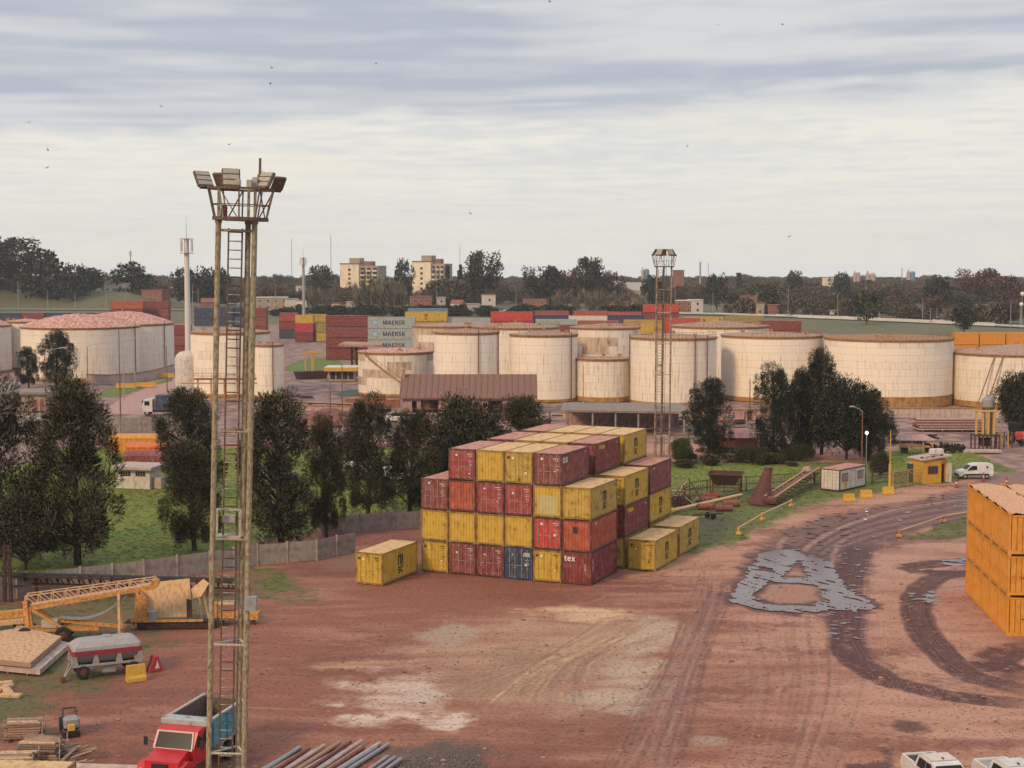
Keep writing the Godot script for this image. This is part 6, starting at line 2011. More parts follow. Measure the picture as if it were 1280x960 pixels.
	house("wide vaulted grey sports hall", 793, 950, 30, 17, "tan_wall", "gable", "fibre_roof", 18)
	house("low brick terrace under the sports hall", 770, 900, 30, 12, "brick_wall", "flat", "shed_roof", 9)
	house("pale house with a white roof right of the second tower", 872, 880, 14, 16, "white_wall", "flat", "frame_white", 8)
	house("house with a bright white sheet roof", 855, 930, 22, 15, "brick_wall", "flat", "frame_white", 8)
	house("brick tower like block on the right skyline", 849, 1150, 12, 33, "brick_wall", "flat", "shed_roof", 9)
	house("orange brick house with a flat top among the right trees", 935, 830, 20, 22, "brick_wall", "flat", "tile_red", 9)
	house("small brick house beside the orange brick one", 950, 860, 10, 14, "tan_wall", "flat", "tile_red", 8)
	house("brick cottage left of the green kiosk", 968, 790, 16, 12, "brick_wall", "flat", "shed_roof", 7)
	house("green kiosk beside the highway", 984, 780, 12, 8, "green_box", "flat", "green_box", 5)
	house("pale warehouse row right of the green kiosk", 1045, 740, 16, 8, "white_wall", "flat", "fibre_roof", 8)
	house("low white shed beside the scrap yard", 1020, 745, 20, 6, "white_wall", "flat", "fibre_roof", 6)
	house("brown gabled barn by the highway trees", 1092, 690, 18, 6, "tan_wall", "gable", "fibre_roof", 7)
	house("cream house high behind the mauve trees", 1037, 1100, 10, 26, "cream_wall", "flat", "fibre_roof", 8)
	house("white bungalow right of the ragged evergreen", 768, 1000, 14, 22, "white_wall", "gable", "fibre_roof", 8)
	house("pale block behind the left apartment's foot", 445, 900, 26, 10, "tan_wall", "flat", "fibre_roof", 8)
	house("whitewashed row house before the willows", 415, 840, 20, 8, "concrete_pale", "flat", "tile_red", 8)
	# scattered tiny cars in the scrap yard by the highway
	rng.seed = 77
	for i in 26:
		var u := rng.randf_range(975, 1060)
		var z := 690.0 + rng.randf_range(14, 45) + (1060 - u) * 0.4
		var t := thing("parked_car", "pale car in the rows parked beyond the highway", "car", Vector3(XU(z, u), -0.1, -z), rng.randf() * TAU, "cars parked beyond the highway")
		small_car(t, 1.0)
	# apartment blocks
	apartment("left apartment block with a blind cream wall and stacked balconies", 437, 1050, 26, 25, 45)
	apartment("right apartment block, creamier, with a single window column", 527, 980, 25, 17, 51)
	# silos and masts
	for q in [[1072, 340, 4, "left of the two pale distant silos"], [1090, 341, 6, "right of the two pale distant silos"], [1140, 339, 5, "greenish distant silo right of the pale ones"], [808, 336, 5, "pale green church like tower left of the second light tower"]]:
		var z := 1500.0
		var t := thing("silo", q[3], "silo", Vector3(XU(z, q[0]), 0, -z), 0.0, "distant silos")
		var h := HV(z, q[1])
		var r: float = q[2] / F * z * 0.7
		part(MB.new().lathe([[r, 0], [r, h - r * 0.5], [r * 0.5, h], [0, h]], 14), "shell", mats.teal if q[0] in [1140, 808] else mats.concrete_pale, t)
		part(MB.new().box(Vector3(-r * 1.8, 0, -r), Vector3(-r * 1.05, h * 0.94, r)), "elevator", mats.concrete_pale, t)
		part(MB.new().box(Vector3(-r * 1.6, h * 0.94 + 0.01, -r * 0.4), Vector3(-r * 1.2, h + r * 0.5, r * 0.4)), "head_house", mats.concrete_pale, t)
	mast("thick white chimney pole with an antenna crown, left of the near tower", 236, 330, 440, 298, 0.72, 6, "frame_white", "antenna_pole")
	mast("grey antenna pole with a spiky crown left of the apartments", 380, 640, 400, 322, 0.75, 5, "galvanised", "antenna_pole")
	mast("thin lattice mast on the left skyline", 164, 1200, 350, 314, 0.5, 3)
	mast("thin mast left of the left apartment block", 414, 1400, 340, 294, 0.35, 0)
	mast("hair thin mast between the near tower and the grey antenna", 365, 1500, 340, 298, 0.3, 0)
	mast("thin mast right of the second light tower", 875, 1300, 350, 327, 0.9, 0)
	mast("hair thin mast right of the thicker right mast", 885, 1400, 350, 327, 0.3, 0)
	mast("thin mast above the cypresses", 575, 1500, 340, 306, 0.3, 0)
	mast("thin mast on the skyline before the greenish silo", 1127, 1400, 345, 335, 0.5, 0)

func small_car(t: Node3D, s: float) -> void:
	if not proto.has("smallcar"):
		var b := MB.new()
		b.bbox(Vector3(0, 0.62, 0), Vector3(1.7, 0.7, 4.1), 0.12)
		proto.smallcar = b.mesh()
		b = MB.new()
		b.bbox(Vector3(0, 1.2, 0.2), Vector3(1.5, 0.55, 2.3), 0.2)
		proto.smallcab = b.mesh()
		b = MB.new()
		b.wheel(Vector3.ZERO, 0.32, 0.2, 10)
		b.hub(Vector3.ZERO, 0.18, 0.18, 8)
		proto.smallwheel = b.mesh()
	var tone: String = ["car_white", "car_white", "grey_paint", "car_dusty"][hash(t.name) % 4] if s == 1.0 and t.name.begins_with("parked") else "car_white"
	node(proto.smallcar, "body", mats[tone], t).scale = Vector3(1, s, 1)
	node(proto.smallcab, "cabin", mats.glass_dark, t).scale = Vector3(1, s, 1)
	for x in [-0.78, 0.78]:
		for z in [-1.25, 1.25]:
			node(proto.smallwheel, "wheel", mats.rubber, t).position = Vector3(x, 0.32, z)

# the wooded land to the visible horizon, one mass
func far_wood() -> void:
	rng.seed = 808
	var lump := fnoise(5, 0.6, 3)
	for k in 2:
		var mm := MultiMesh.new()
		mm.transform_format = MultiMesh.TRANSFORM_3D
		mm.use_colors = true
		mm.mesh = proto[["far_bare", "far_round"][k]][0]
		var n := 1800
		mm.instance_count = n
		for i in n:
			var z := rng.randf_range(960, 1900)
			var x := XU(z, rng.randf_range(-60, 1340))
			var s := rng.randf_range(0.5, 0.8) * (1.0 + 0.35 * lump.get_noise_2d(x * 0.02, z * 0.01))
			mm.set_instance_transform(i, Transform3D(Basis(Vector3.UP, rng.randf() * TAU).scaled(Vector3(s * 1.7, s, s * 1.7)), Vector3(x, -0.4, -z)))
			var t := rng.randf_range(0.8, 1.2)
			mm.set_instance_color(i, Color(t * rng.randf_range(0.95, 1.15), t, t))
		var o := MultiMeshInstance3D.new()
		o.name = "far_wood" if k == 0 else "far_wood_001"
		o.multimesh = mm
		o.material_override = mats[["leaf_mauve", "leaf_brown"][k]]
		tag(o, ["mass of leafless trees toward the horizon", "mass of brown leaved trees toward the horizon"][k], "wood", "", "stuff")
		add_child(o)
# ---------------------------------------------------------------- container yard behind the tanks
func far_box(label: String, u: float, v: float, z: float, colour: String, yaw: float, logo := "", L := 12.19, n_down := 1) -> void:
	# top edge of the long side's middle at (u, v); stacked down to the ground as given
	var HH := 2.9
	var top := HV(z, v)
	var k := maxi(1, int(round(top / HH)))
	var tiers := ["bottom", "second", "third", "fourth", "fifth", "sixth"]
	var cols: Array = [colour]
	if colour.contains(","): cols = colour.split(",")
	for i in mini(n_down, k):
		var y := (k - 1 - i) * HH
		var lab := label if n_down == 1 else "%s, %s tier" % [label, tiers[mini(k - 1 - i, 5)]]
		var c: String = cols[i % cols.size()]
		var t := container(lab, Vector3(XU(z, u, y + 1.3), y, -z), yaw, c, "front", logo, L, HH, "containers in the far yard", 0.0, true)

func build_container_yard() -> void:
	# rows run away to the right rear; long sides face the camera
	var yw := PI / 2 - 0.25
	far_box("long red container behind the left tanks' pink domes", 160, 379, 560, "orange_red,maroon", PI / 2 - 0.12, "", 12.19, 4)
	far_box("maroon end container right of the long red one", 192, 379, 566, "maroon,maroon_dull", PI / 2 - 0.12, "", 12.19, 4)
	far_box("maroon stack at the white chimney's foot", 225, 400, 420, "maroon,maroon_dull", PI / 2 - 0.1, "", 6.06, 3)
	for i in 7:
		far_box("%s container behind the left pink domes, %s in the row" % [["maroon", "blue", "maroon", "blue", "dark blue", "maroon", "blue"][i], ["first", "second", "third", "fourth", "fifth", "sixth", "seventh"][i]], -25 + i * 30, 388 + i * 1.3, 520, ["maroon_dull,maroon", "blue,maroon", "maroon,blue", "blue,blue", "blue,maroon", "maroon,blue", "blue,blue"][i], PI / 2 - 0.05, "", 12.19, 2)
	far_box("dark blue container left of the near tower above the rusty tank", 268, 385, 480, "blue,blue,grey_blue", PI / 2 - 0.1, "", 12.19, 3)
	far_box("blue grey container seen through the near tower", 296, 385, 485, "blue,grey_blue,blue", PI / 2 - 0.1, "", 6.06, 3)
	far_box("maroon container stack right of the near tower's leg", 322, 384, 480, "maroon,maroon_dull,maroon", PI / 2 - 0.1, "", 6.06, 3)
	# coloured stack left of the big maroon wall
	far_box("red and maroon stack beside the yellow topped stack", 361, 390, 520, "red,maroon,blue,crimson", PI / 2 - 0.1, "", 6.06, 4)
	far_box("yellow topped stack in the lane's far end", 381, 391, 500, "yellow,crimson,maroon,yellow", PI / 2 - 0.1, "", 6.06, 4)
	far_box("old yellow stack right of the yellow topped one", 397, 391, 506, "yellow_old,yellow_old,yellow,yellow_old", PI / 2 - 0.1, "", 6.06, 4)
	far_box("olive yellow stack beside the big maroon wall of containers", 408, 400, 500, "olive,yellow_old,olive", PI / 2 - 0.1, "", 6.06, 3)
	# the wall of maroon and grey containers
	far_box("stepped maroon container wall left of the grey lettered stack", 437, 396, 408, "maroon,maroon_dull,maroon,maroon", PI / 2 - 0.06, "", 12.19, 4)
	far_box("grey lettered container with a star emblem in the tall stack", 490, 395, 396, "grey_blue", PI / 2 - 0.06, "maersk", 12.19, 4)
	# the far coloured rows between the big stack and the right
	var rows := [
		[533, 395, 440, "yellow,yellow_old", "msc", "yellow container right of the grey lettered stack"],
		[535, 389, 470, "teal,teal", "", "pale blue container behind the yellow one"],
		[590, 392, 470, "grey_blue,grey_blue", "", "grey container behind the partly hidden lettered one"],
		[590, 399, 430, "grey_blue,grey_blue", "maersk", "grey lettered container partly sunk behind tank roofs"],
		[643, 389, 500, "crimson,maroon", "", "crimson container in the second far row"],
		[640, 394, 440, "bright_red,crimson", "", "bright red container right of the grey lettered one"],
		[690, 385, 540, "red,maroon", "", "red container in the farthest row left of centre"],
		[690, 390, 500, "blue,grey_blue", "", "dark container with pale roof in the far rows"],
		[695, 395, 460, "grey_blue,white_box", "", "pale grey container in the middle far rows"],
		[738, 385, 540, "orange_red,maroon", "", "brownish red container in the farthest row"],
		[735, 390, 490, "white_box,white_box", "", "white container with dark lettering in the far rows"],
		[748, 396, 450, "orange_red,red", "", "orange red container in front of the white one"],
		[725, 401, 420, "maroon,maroon_dull", "", "maroon container nearest behind the gridded tank"],
		[780, 385, 530, "bright_red,red", "", "bright red container left of the second tower, farthest row"],
		[782, 390, 500, "blue,blue", "", "navy container under the bright red one"],
		[805, 397, 455, "yellow_old,yellow", "", "yellow container left of the second tower"],
		[790, 402, 425, "yellow,yellow_old", "", "nearer yellow container left of the second tower"],
		[826, 385, 520, "bright_red,maroon", "", "bright red container seen through the second tower's head"],
		[850, 394, 470, "bright_red,red", "", "red container right of the second tower"],
		[858, 402, 430, "bright_red,red", "", "nearer bright red container right of the second tower"],
		[880, 395, 480, "yellow,yellow_old", "msc", "yellow container right of the red ones"],
		[930, 395, 490, "olive,olive", "", "olive container at the end of the yellow row"],
		[912, 404, 440, "red,maroon", "", "dark red container above the broad tank's roof"],
		[975, 404, 450, "maroon,maroon", "", "long maroon container standing apart on the right"]]
	for q in rows:
		far_box(q[5], q[0], q[1], q[2], q[3], PI / 2 - 0.08 - (q[0] - 640) * 0.0002, q[4], 12.19, 2)
	for i in 5:
		far_box("orange container %s in the row above the rightmost tank" % ["first", "second", "third", "fourth", "fifth"][i], 1206 + i * 33.0, 418.5, 372, "orange,orange", PI / 2 - 0.03, "", 6.06, 2)
# ---------------------------------------------------------------- machinery, gate and vehicles on the right
func street_lamp(label: String, u: float, v: float, vt: float, arm: float, group := "street lamps of the terminal", double := false) -> Node3D:
	var p := G(u, v)
	var h := HV(-p.z, vt)
	var t := thing("street_lamp", label, "lamp post", p, 0.0, group)
	part(MB.new().tube(Vector3.ZERO, Vector3.UP * h * 0.5, 0.11, 0.09, 8).tube(Vector3.UP * h * 0.5, Vector3.UP * h, 0.08, 0.06, 8), "pole", mats.rust_pipe if hash(label) % 2 else mats.galvanised, t)
	if arm != 0.0:
		var k := arm / F * -p.z
		part(MB.new().tube(Vector3.UP * h, Vector3(k * 0.3, h + 0.35, 0), 0.055, 0.05, 6).tube(Vector3(k * 0.3, h + 0.35, 0), Vector3(k, h + 0.65, 0), 0.05, 0.04, 6), "arm", mats.galvanised, t)
		part(MB.new().bbox(Vector3(k * 1.12, h + 0.68, 0), Vector3(absf(k) * 0.28 + 0.3, 0.16, 0.3), 0.04), "lamp_head", mats.galvanised, t)
	return t

func barrier_block(label: String, u: float, v: float, mat: String, yaw: float, L := 1.25, h := 0.85) -> void:
	var t := thing("road_barrier", label, "barrier", G(u, v), yaw, "road barriers")
	var b := MB.new()
	b.prism([Vector3(-L / 2, 0, 0.28), Vector3(-L / 2, 0.22, 0.28), Vector3(-L / 2, 0.4, 0.15), Vector3(-L / 2, h, 0.1), Vector3(-L / 2, h, -0.1), Vector3(-L / 2, 0.4, -0.15), Vector3(-L / 2, 0.22, -0.28), Vector3(-L / 2, 0, -0.28)], Vector3(L, 0, 0))
	part(b, "body", mats[mat], t)

func rail_run(label: String, pts: Array, h: float, mat: String) -> void:
	var t := thing("pipe_rail", label, "railing")
	for i in pts.size():
		var p := G(pts[i][0], pts[i][1])
		var b := MB.new()
		b.tube(p, p + Vector3.UP * (h + 0.12), 0.11, -1, 8)
		b.bbox(p + Vector3.UP * 0.12, Vector3(0.5, 0.24, 0.5), 0.06)
		part(b, "post", mats[mat], t)
		if i:
			var q := G(pts[i - 1][0], pts[i - 1][1])
			part(MB.new().tube(q + Vector3.UP * h, p + Vector3.UP * h, 0.075, -1, 8), "rail", mats.machine_tan, t)

func mesh_fence(label: String, pts: Array, h: float) -> void:
	var t := thing("steel_fence", label, "fence")
	for i in pts.size() - 1:
		var p := G(pts[i][0], pts[i][1])
		var q := G(pts[i + 1][0], pts[i + 1][1])
		var n := maxi(1, int(p.distance_to(q) / 2.6))
		for j in n:
			var s := p.lerp(q, float(j) / n)
			var e := p.lerp(q, float(j + 1) / n)
			part(MB.new().beam(s, s + Vector3.UP * h, 0.09, 0.09), "post", mats.rust_dark, t)
			var b := MB.new()
			for y in [0.15, h * 0.5, h - 0.08]:
				b.beam(s + Vector3.UP * y, e + Vector3.UP * y, 0.05, 0.06)
			for k in 9:
				var m := s.lerp(e, (k + 0.5) / 9.0)
				b.beam(m + Vector3.UP * 0.1, m + Vector3.UP * (h - 0.04), 0.022, 0.022)
			part(b, "fence_panel", mats.rust_dark, t)

func build_right_side() -> void:
	mesh_fence("dark steel fence behind the rusty hopper and chute", [[862, 622], [905, 616], [960, 613], [1000, 609], [1026, 606]], 1.75)
	mesh_fence("dark steel fence between the white cabin and the yellow pole", [[1090, 605], [1112, 603]], 2.0)
	# rusty hopper on legs
	var t := thing("feed_hopper", "dark rusty feed hopper on four legs behind the pipes", "hopper", G(907, 621), -0.25)
	var b := MB.new()
	for s in [[-1.55, -1.2], [1.55, -1.2], [-1.55, 1.2], [1.55, 1.2]]:
		part(MB.new().beam(Vector3(s[0], 0, s[1]), Vector3(s[0], 2.3, s[1]), 0.16, 0.16), "leg", mats.rust, t)
	for s in [1, -1]:
		b = MB.new()
		b.prism([Vector3(-1.8, 2.6, s * 1.4), Vector3(1.8, 2.6, s * 1.4), Vector3(1.1, 1.4, s * 0.6), Vector3(-1.1, 1.4, s * 0.6)], Vector3(0, 0, -s * 0.05))
		part(b, "hopper_plate", mats.rust_dark, t)
		b = MB.new()
		b.prism([Vector3(s * 1.8, 2.6, -1.4), Vector3(s * 1.8, 2.6, 1.4), Vector3(s * 1.1, 1.4, 0.6), Vector3(s * 1.1, 1.4, -0.6)], Vector3(-s * 0.05, 0, 0))
		part(b, "hopper_plate", mats.rust_dark, t)
		part(MB.new().beam(Vector3(-1.85, 2.62, s * 1.42), Vector3(1.85, 2.62, s * 1.42), 0.12, 0.14), "rim_bar", mats.rust, t)
		part(MB.new().beam(Vector3(s * 1.85, 2.62, -1.36), Vector3(s * 1.85, 2.62, 1.36), 0.12, 0.14), "rim_bar", mats.rust, t)
		part(MB.new().beam(Vector3(-1.55, 1.2, s * 1.2), Vector3(1.55, 1.2, s * 1.2), 0.1, 0.14), "tie_bar", mats.rust, t)
	part(MB.new().box(Vector3(-1.1, 1.33, -0.6), Vector3(1.1, 1.4, 0.6)), "hopper_floor", mats.rust_dark, t)
	# big maroon chute lying on the grass
	t = thing("steel_chute", "large maroon steel chute lying on the grass, narrow end up", "chute", G(950, 630), 0.15)
	# a curved scoop, wide at the foot and drawn in towards its raised end
	var sc := func(i: int, j: int, r: float) -> Vector3:
		var v := j / 10.0
		var e := lerpf(-2.0, 0.75, i / 14.0)
		var rad := lerpf(1.75, 0.42, pow(v, 0.75)) + r
		return Vector3(0.25 + 0.9 * v * v + rad * sin(e) * 0.95, 0.06 + 3.7 * v - 0.5 * sin(PI * v) + 0.25 * (1.0 - v) * maxf(0.0, -sin(e)), 0.3 - 0.9 * v + rad * cos(e) * 0.75)
	var sh := [MB.new(), MB.new()]
	for i in 14:
		for j in 10:
			sh[0].quad(sc.call(i, j, 0.0), sc.call(i + 1, j, 0.0), sc.call(i + 1, j + 1, 0.0), sc.call(i, j + 1, 0.0))
			sh[1].quad(sc.call(i + 1, j, -0.05), sc.call(i, j, -0.05), sc.call(i, j + 1, -0.05), sc.call(i + 1, j + 1, -0.05))
	part(sh[0], "outer_shell", mats.rust_red, t)
	part(sh[1], "inner_liner", mats.rust_dark, t)  # inner face coloured a darker rust for the shade inside the scoop
	var rims := [MB.new(), MB.new(), MB.new()]
	for i in 14:
		rims[0].beam(sc.call(i, 0, 0.0), sc.call(i + 1, 0, 0.0), 0.12, 0.14)
		rims[1].beam(sc.call(i, 10, 0.0), sc.call(i + 1, 10, 0.0), 0.1, 0.12)
	for j in 10:
		rims[2].beam(sc.call(0, j, 0.0), sc.call(0, j + 1, 0.0), 0.12, 0.12)
		rims[2].beam(sc.call(14, j, 0.0), sc.call(14, j + 1, 0.0), 0.12, 0.12)
	for m in rims: part(m, "rim_bar", mats.rust, t)
	# scrap frame
	t = thing("scrap_heap", "tangle of bent steel frames behind the yellow containers", "scrap", G(855, 632))
	rng.seed = 18
	for i in 22:
		var p := Vector3(rng.randf_range(-1.6, 1.5), rng.randf_range(0, 1.6), rng.randf_range(-1, 1))
		var q := p + Vector3(rng.randf_range(-1.6, 1.6), rng.randf_range(-0.6, 1.7), rng.randf_range(-0.8, 0.8))
		q.y = maxf(q.y, 0.05)
		part(MB.new().beam(p, q, 0.09, 0.09), "steel_bar", [mats.rust_dark, mats.rust, mats.dropping][i % 3], t)
	part(MB.new().cbox(Vector3(-0.3, 0.55, 0), Vector3(2.0, 1.1, 1.2)), "drum_box", mats.rust_dark, t)
	part(MB.new().beam(Vector3(0.4, 2.9, 0.1), Vector3(1.8, 0.7, 0.3), 0.5, 0.07), "grating", mats.rust_dark, t)
	# steel pipes on the grass
	var pp := [[889, 622, 1.9, "upper rusty pipe beside the hopper legs"], [887, 628, 1.6, "rusty pipe just below the upper one"], [914, 633, 1.8, "rusty pipe furthest right of the pipe group"], [905, 639, 1.8, "lowest rusty pipe of the group on the grass"], [883, 637, 1.8, "rusty pipe at the lower left of the group"], [878, 629, 1.4, "short rusty pipe at the upper left of the group"]]
	for q in pp:
		var o := solo(MB.new().pipe(Vector3(-q[2] / 2, 0.33, 0), Vector3(q[2] / 2, 0.33, 0), 0.33, 0.025, 16), "steel_pipe", q[3], "pipe", mats.rust_pipe, G(q[0], q[1]), 0.12 * sin(q[0]), "rusty pipes on the grass")
	t = thing("boom_pole", "long tan pole lying across the pipes towards the containers", "pole")
	part(MB.new().tube(G(842, 641) + Vector3.UP * 0.25, G(927, 627) + Vector3.UP * 0.75, 0.2, 0.17, 10), "shaft", mats.machine_tan, t)
	part(MB.new().tube(G(842, 641) + Vector3.UP * 0.25, G(838, 641.8) + Vector3.UP * 0.2, 0.26, 0.26, 10), "end_collar", mats.machine_yellow, t)
	t = thing("tow_bar", "small wheeled tow bar on the grass before the pipes", "tow bar", G(888, 648), 0.5)
	part(MB.new().beam(Vector3(-2.2, 0.5, 0), Vector3(1.6, 0.4, 0), 0.12, 0.12), "bar", mats.rust, t)
	part(MB.new().beam(Vector3(-0.2, 0.4, 0), Vector3(1.6, 1.3, -1.4), 0.09, 0.09), "stay", mats.rust, t)
	for s in [-0.5, 0.5]:
		b = MB.new()
		b.xf = Transform3D(Basis(Vector3.UP, PI / 2), Vector3(0, 0.3, s))
		b.wheel(Vector3.ZERO, 0.3, 0.2, 14)
		b.hub(Vector3.ZERO, 0.17, 0.16)
		part(b, "wheel", mats.rubber, t)
	# lattice conveyor on the ground
	t = thing("conveyor_section", "rusty lattice conveyor section lying toward the white cabin", "conveyor")
	var a := G(962, 633) + Vector3.UP * 0.35
	var c := G(1018, 604) + Vector3.UP * 1.2
	var d := (c - a).normalized()
	var s := d.cross(Vector3.UP).normalized() * 0.55
	for q in [s, -s]:
		part(MB.new().beam(a + q, c + q, 0.12, 0.14), "chord", mats.rust, t)
		part(MB.new().beam(a + q + Vector3.UP * 0.7, c + q + Vector3.UP * 0.7, 0.1, 0.12), "chord", mats.machine_tan, t)
	for i in 13:
		var p := a.lerp(c, i / 12.0)
		part(MB.new().beam(p - s * 1.1, p + s * 1.1, 0.09, 0.09), "cross_bar", mats.rust, t)
		part(MB.new().beam(p - s, p - s + Vector3.UP * 0.7, 0.07, 0.07), "strut", mats.rust, t)
		if i < 12: part(MB.new().beam(p - s + Vector3.UP * 0.7, a.lerp(c, (i + 1) / 12.0) - s, 0.06, 0.06), "brace", mats.rust, t)
	part(MB.new().beam(a + Vector3.UP * 0.5, c + Vector3.UP * 0.5, 0.8, 0.05), "belt", mats.rust_pipe, t)
	for i in 2: part(MB.new().tube(a + s * 1.2 + d * (0.2 + i * 0.7) + Vector3.UP * 0.2, a - s * 1.2 + d * (0.2 + i * 0.7) + Vector3.UP * 0.2, 0.3, 0.3, 12), "drum", mats.rust, t)
	part(MB.new().beam(c - Vector3.UP * 1.2, c, 0.2, 0.2), "prop", mats.rust, t)
	rail_run("tan pipe rail along the left edge of the haul road", [[923, 668], [953, 650], [989, 633]], 0.62, "machine_yellow")
	rail_run("tan pipe rail round the small grass island by the orange bins", [[1124, 671], [1179, 652], [1215, 646]], 0.55, "machine_orange")
	# round sign board on a post near the chute
	t = thing("notice_board", "pale round topped board on a post beside the white cabin", "sign", G(1008, 607), 0.1)
	part(MB.new().beam(Vector3(0, 0, -0.05), Vector3(0, 1.6, -0.05), 0.08, 0.08), "post", mats.galvanised, t)
	var pts := [Vector3(-0.55, 1.0, 0), Vector3(0.55, 1.0, 0)]
	for i in 9: pts.append(Vector3(0.55 * cos(PI * i / 8.0), 1.75 + 0.5 * sin(PI * i / 8.0), 0))
	part(MB.new().prism(pts, Vector3(0, 0, -0.04)), "board", mats.concrete_pale, t)
	# white cabin made from a container
	build_cabin()
	barrier_block("tan road barrier nearest the white cabin's corner", 1061, 627, "barrier_yellow", 0.25)
	barrier_block("orange road barrier in front of the white cabin's windows", 1082.5, 622.5, "barrier_yellow", 0.2, 1.3, 0.9)
	barrier_block("tan road barrier at the foot of the yellow pole", 1110, 618, "barrier_yellow", 0.15)
	# gate: yellow pole and wire frame
	t = thing("gate_pole", "tall thin yellow gate pole right of the white cabin", "pole", G(1112, 613))
	var hp := HV(-t.position.z, 538)
	part(MB.new().tube(Vector3.ZERO, Vector3.UP * hp * 0.45, 0.16, 0.15, 10), "lower_tube", mats.machine_yellow, t)
	part(MB.new().tube(Vector3.UP * hp * 0.45, Vector3.UP * hp, 0.07, 0.05, 8), "upper_tube", mats.machine_yellow, t)
	t = thing("wire_gate", "yellow framed wire gate between the pole and the booth", "gate")
	var g0 := G(1116, 610)
	var g1 := G(1153, 605)
	for p in [g0, g0.lerp(g1, 0.5), g1]:
		part(MB.new().beam(p, p + Vector3.UP * 1.9, 0.07, 0.07), "post", mats.machine_yellow, t)
	for y in [0.2, 1.85]:
		part(MB.new().beam(g0 + Vector3.UP * y, g1 + Vector3.UP * y, 0.06, 0.06), "rail", mats.machine_yellow, t)
	part(MB.new().beam(g0 + Vector3.UP * 1.85, g0.lerp(g1, 0.5) + Vector3.UP * 0.2, 0.06, 0.06), "brace", mats.machine_yellow, t)
	part(MB.new().beam(g0.lerp(g1, 0.5) + Vector3.UP * 1.85, g1 + Vector3.UP * 0.2, 0.06, 0.06), "brace", mats.machine_yellow, t)
	b = MB.new()
	for i in 22: b.beam(g0.lerp(g1, i / 21.0) + Vector3.UP * 0.2, g0.lerp(g1, i / 21.0) + Vector3.UP * 1.85, 0.015, 0.015)
	for i in 6: b.beam(g0 + Vector3.UP * (0.3 + i * 0.28), g1 + Vector3.UP * (0.3 + i * 0.28), 0.015, 0.015)
	part(b, "wire_mesh", mats.rust_pipe, t)
	build_booth()
	van("white delivery van with black sill trim parked behind the booth", G(1217, 597.5), PI / 2 + 0.06)
	cone("red and white bollard in front of the yellow booth", 1195.5, 609)
	cone("red and white bollard in front of the white van", 1229.5, 601)
	cone("small orange bollard behind the orange bins' top", 1258, 607)
	# lamp with lit floodlight
	street_lamp("street lamp with a bent arm in front of the dark trees", 1077, 590, 515, -12, "street lamps of the terminal")
	t = thing("floodlight", "small lit white floodlight glowing before the dark trees", "lamp", G(1082, 592) + Vector3(0, 0, 0.2))
	var hl := HV(-t.position.z, 541)
	part(MB.new().tube(Vector3.ZERO, Vector3.UP * (hl - 0.15), 0.05, 0.04, 6), "post", mats.galvanised, t)
	var em := StandardMaterial3D.new()
	em.resource_name = "lit_lamp"
	em.albedo_color = Color(0.9, 0.9, 0.88)
	em.emission_enabled = true
	em.emission = Color(1.0, 0.97, 0.92)
	em.emission_energy_multiplier = 3.0
	b = MB.new()
	b.lathe([[0.0, hl - 0.2], [0.14, hl - 0.14], [0.2, hl], [0.14, hl + 0.14], [0.0, hl + 0.2]], 12)
	part(b, "lamp_bulb", em, t)
	var li := OmniLight3D.new()
	li.name = "lamp_glow"
	li.light_energy = 0.4
	li.light_size = 0.2
	li.omni_range = 60.0
	li.omni_attenuation = 2.0
	li.shadow_enabled = true
	li.position = Vector3(0, hl, 0.3)
	t.add_child(li)
	build_scrap_edge()

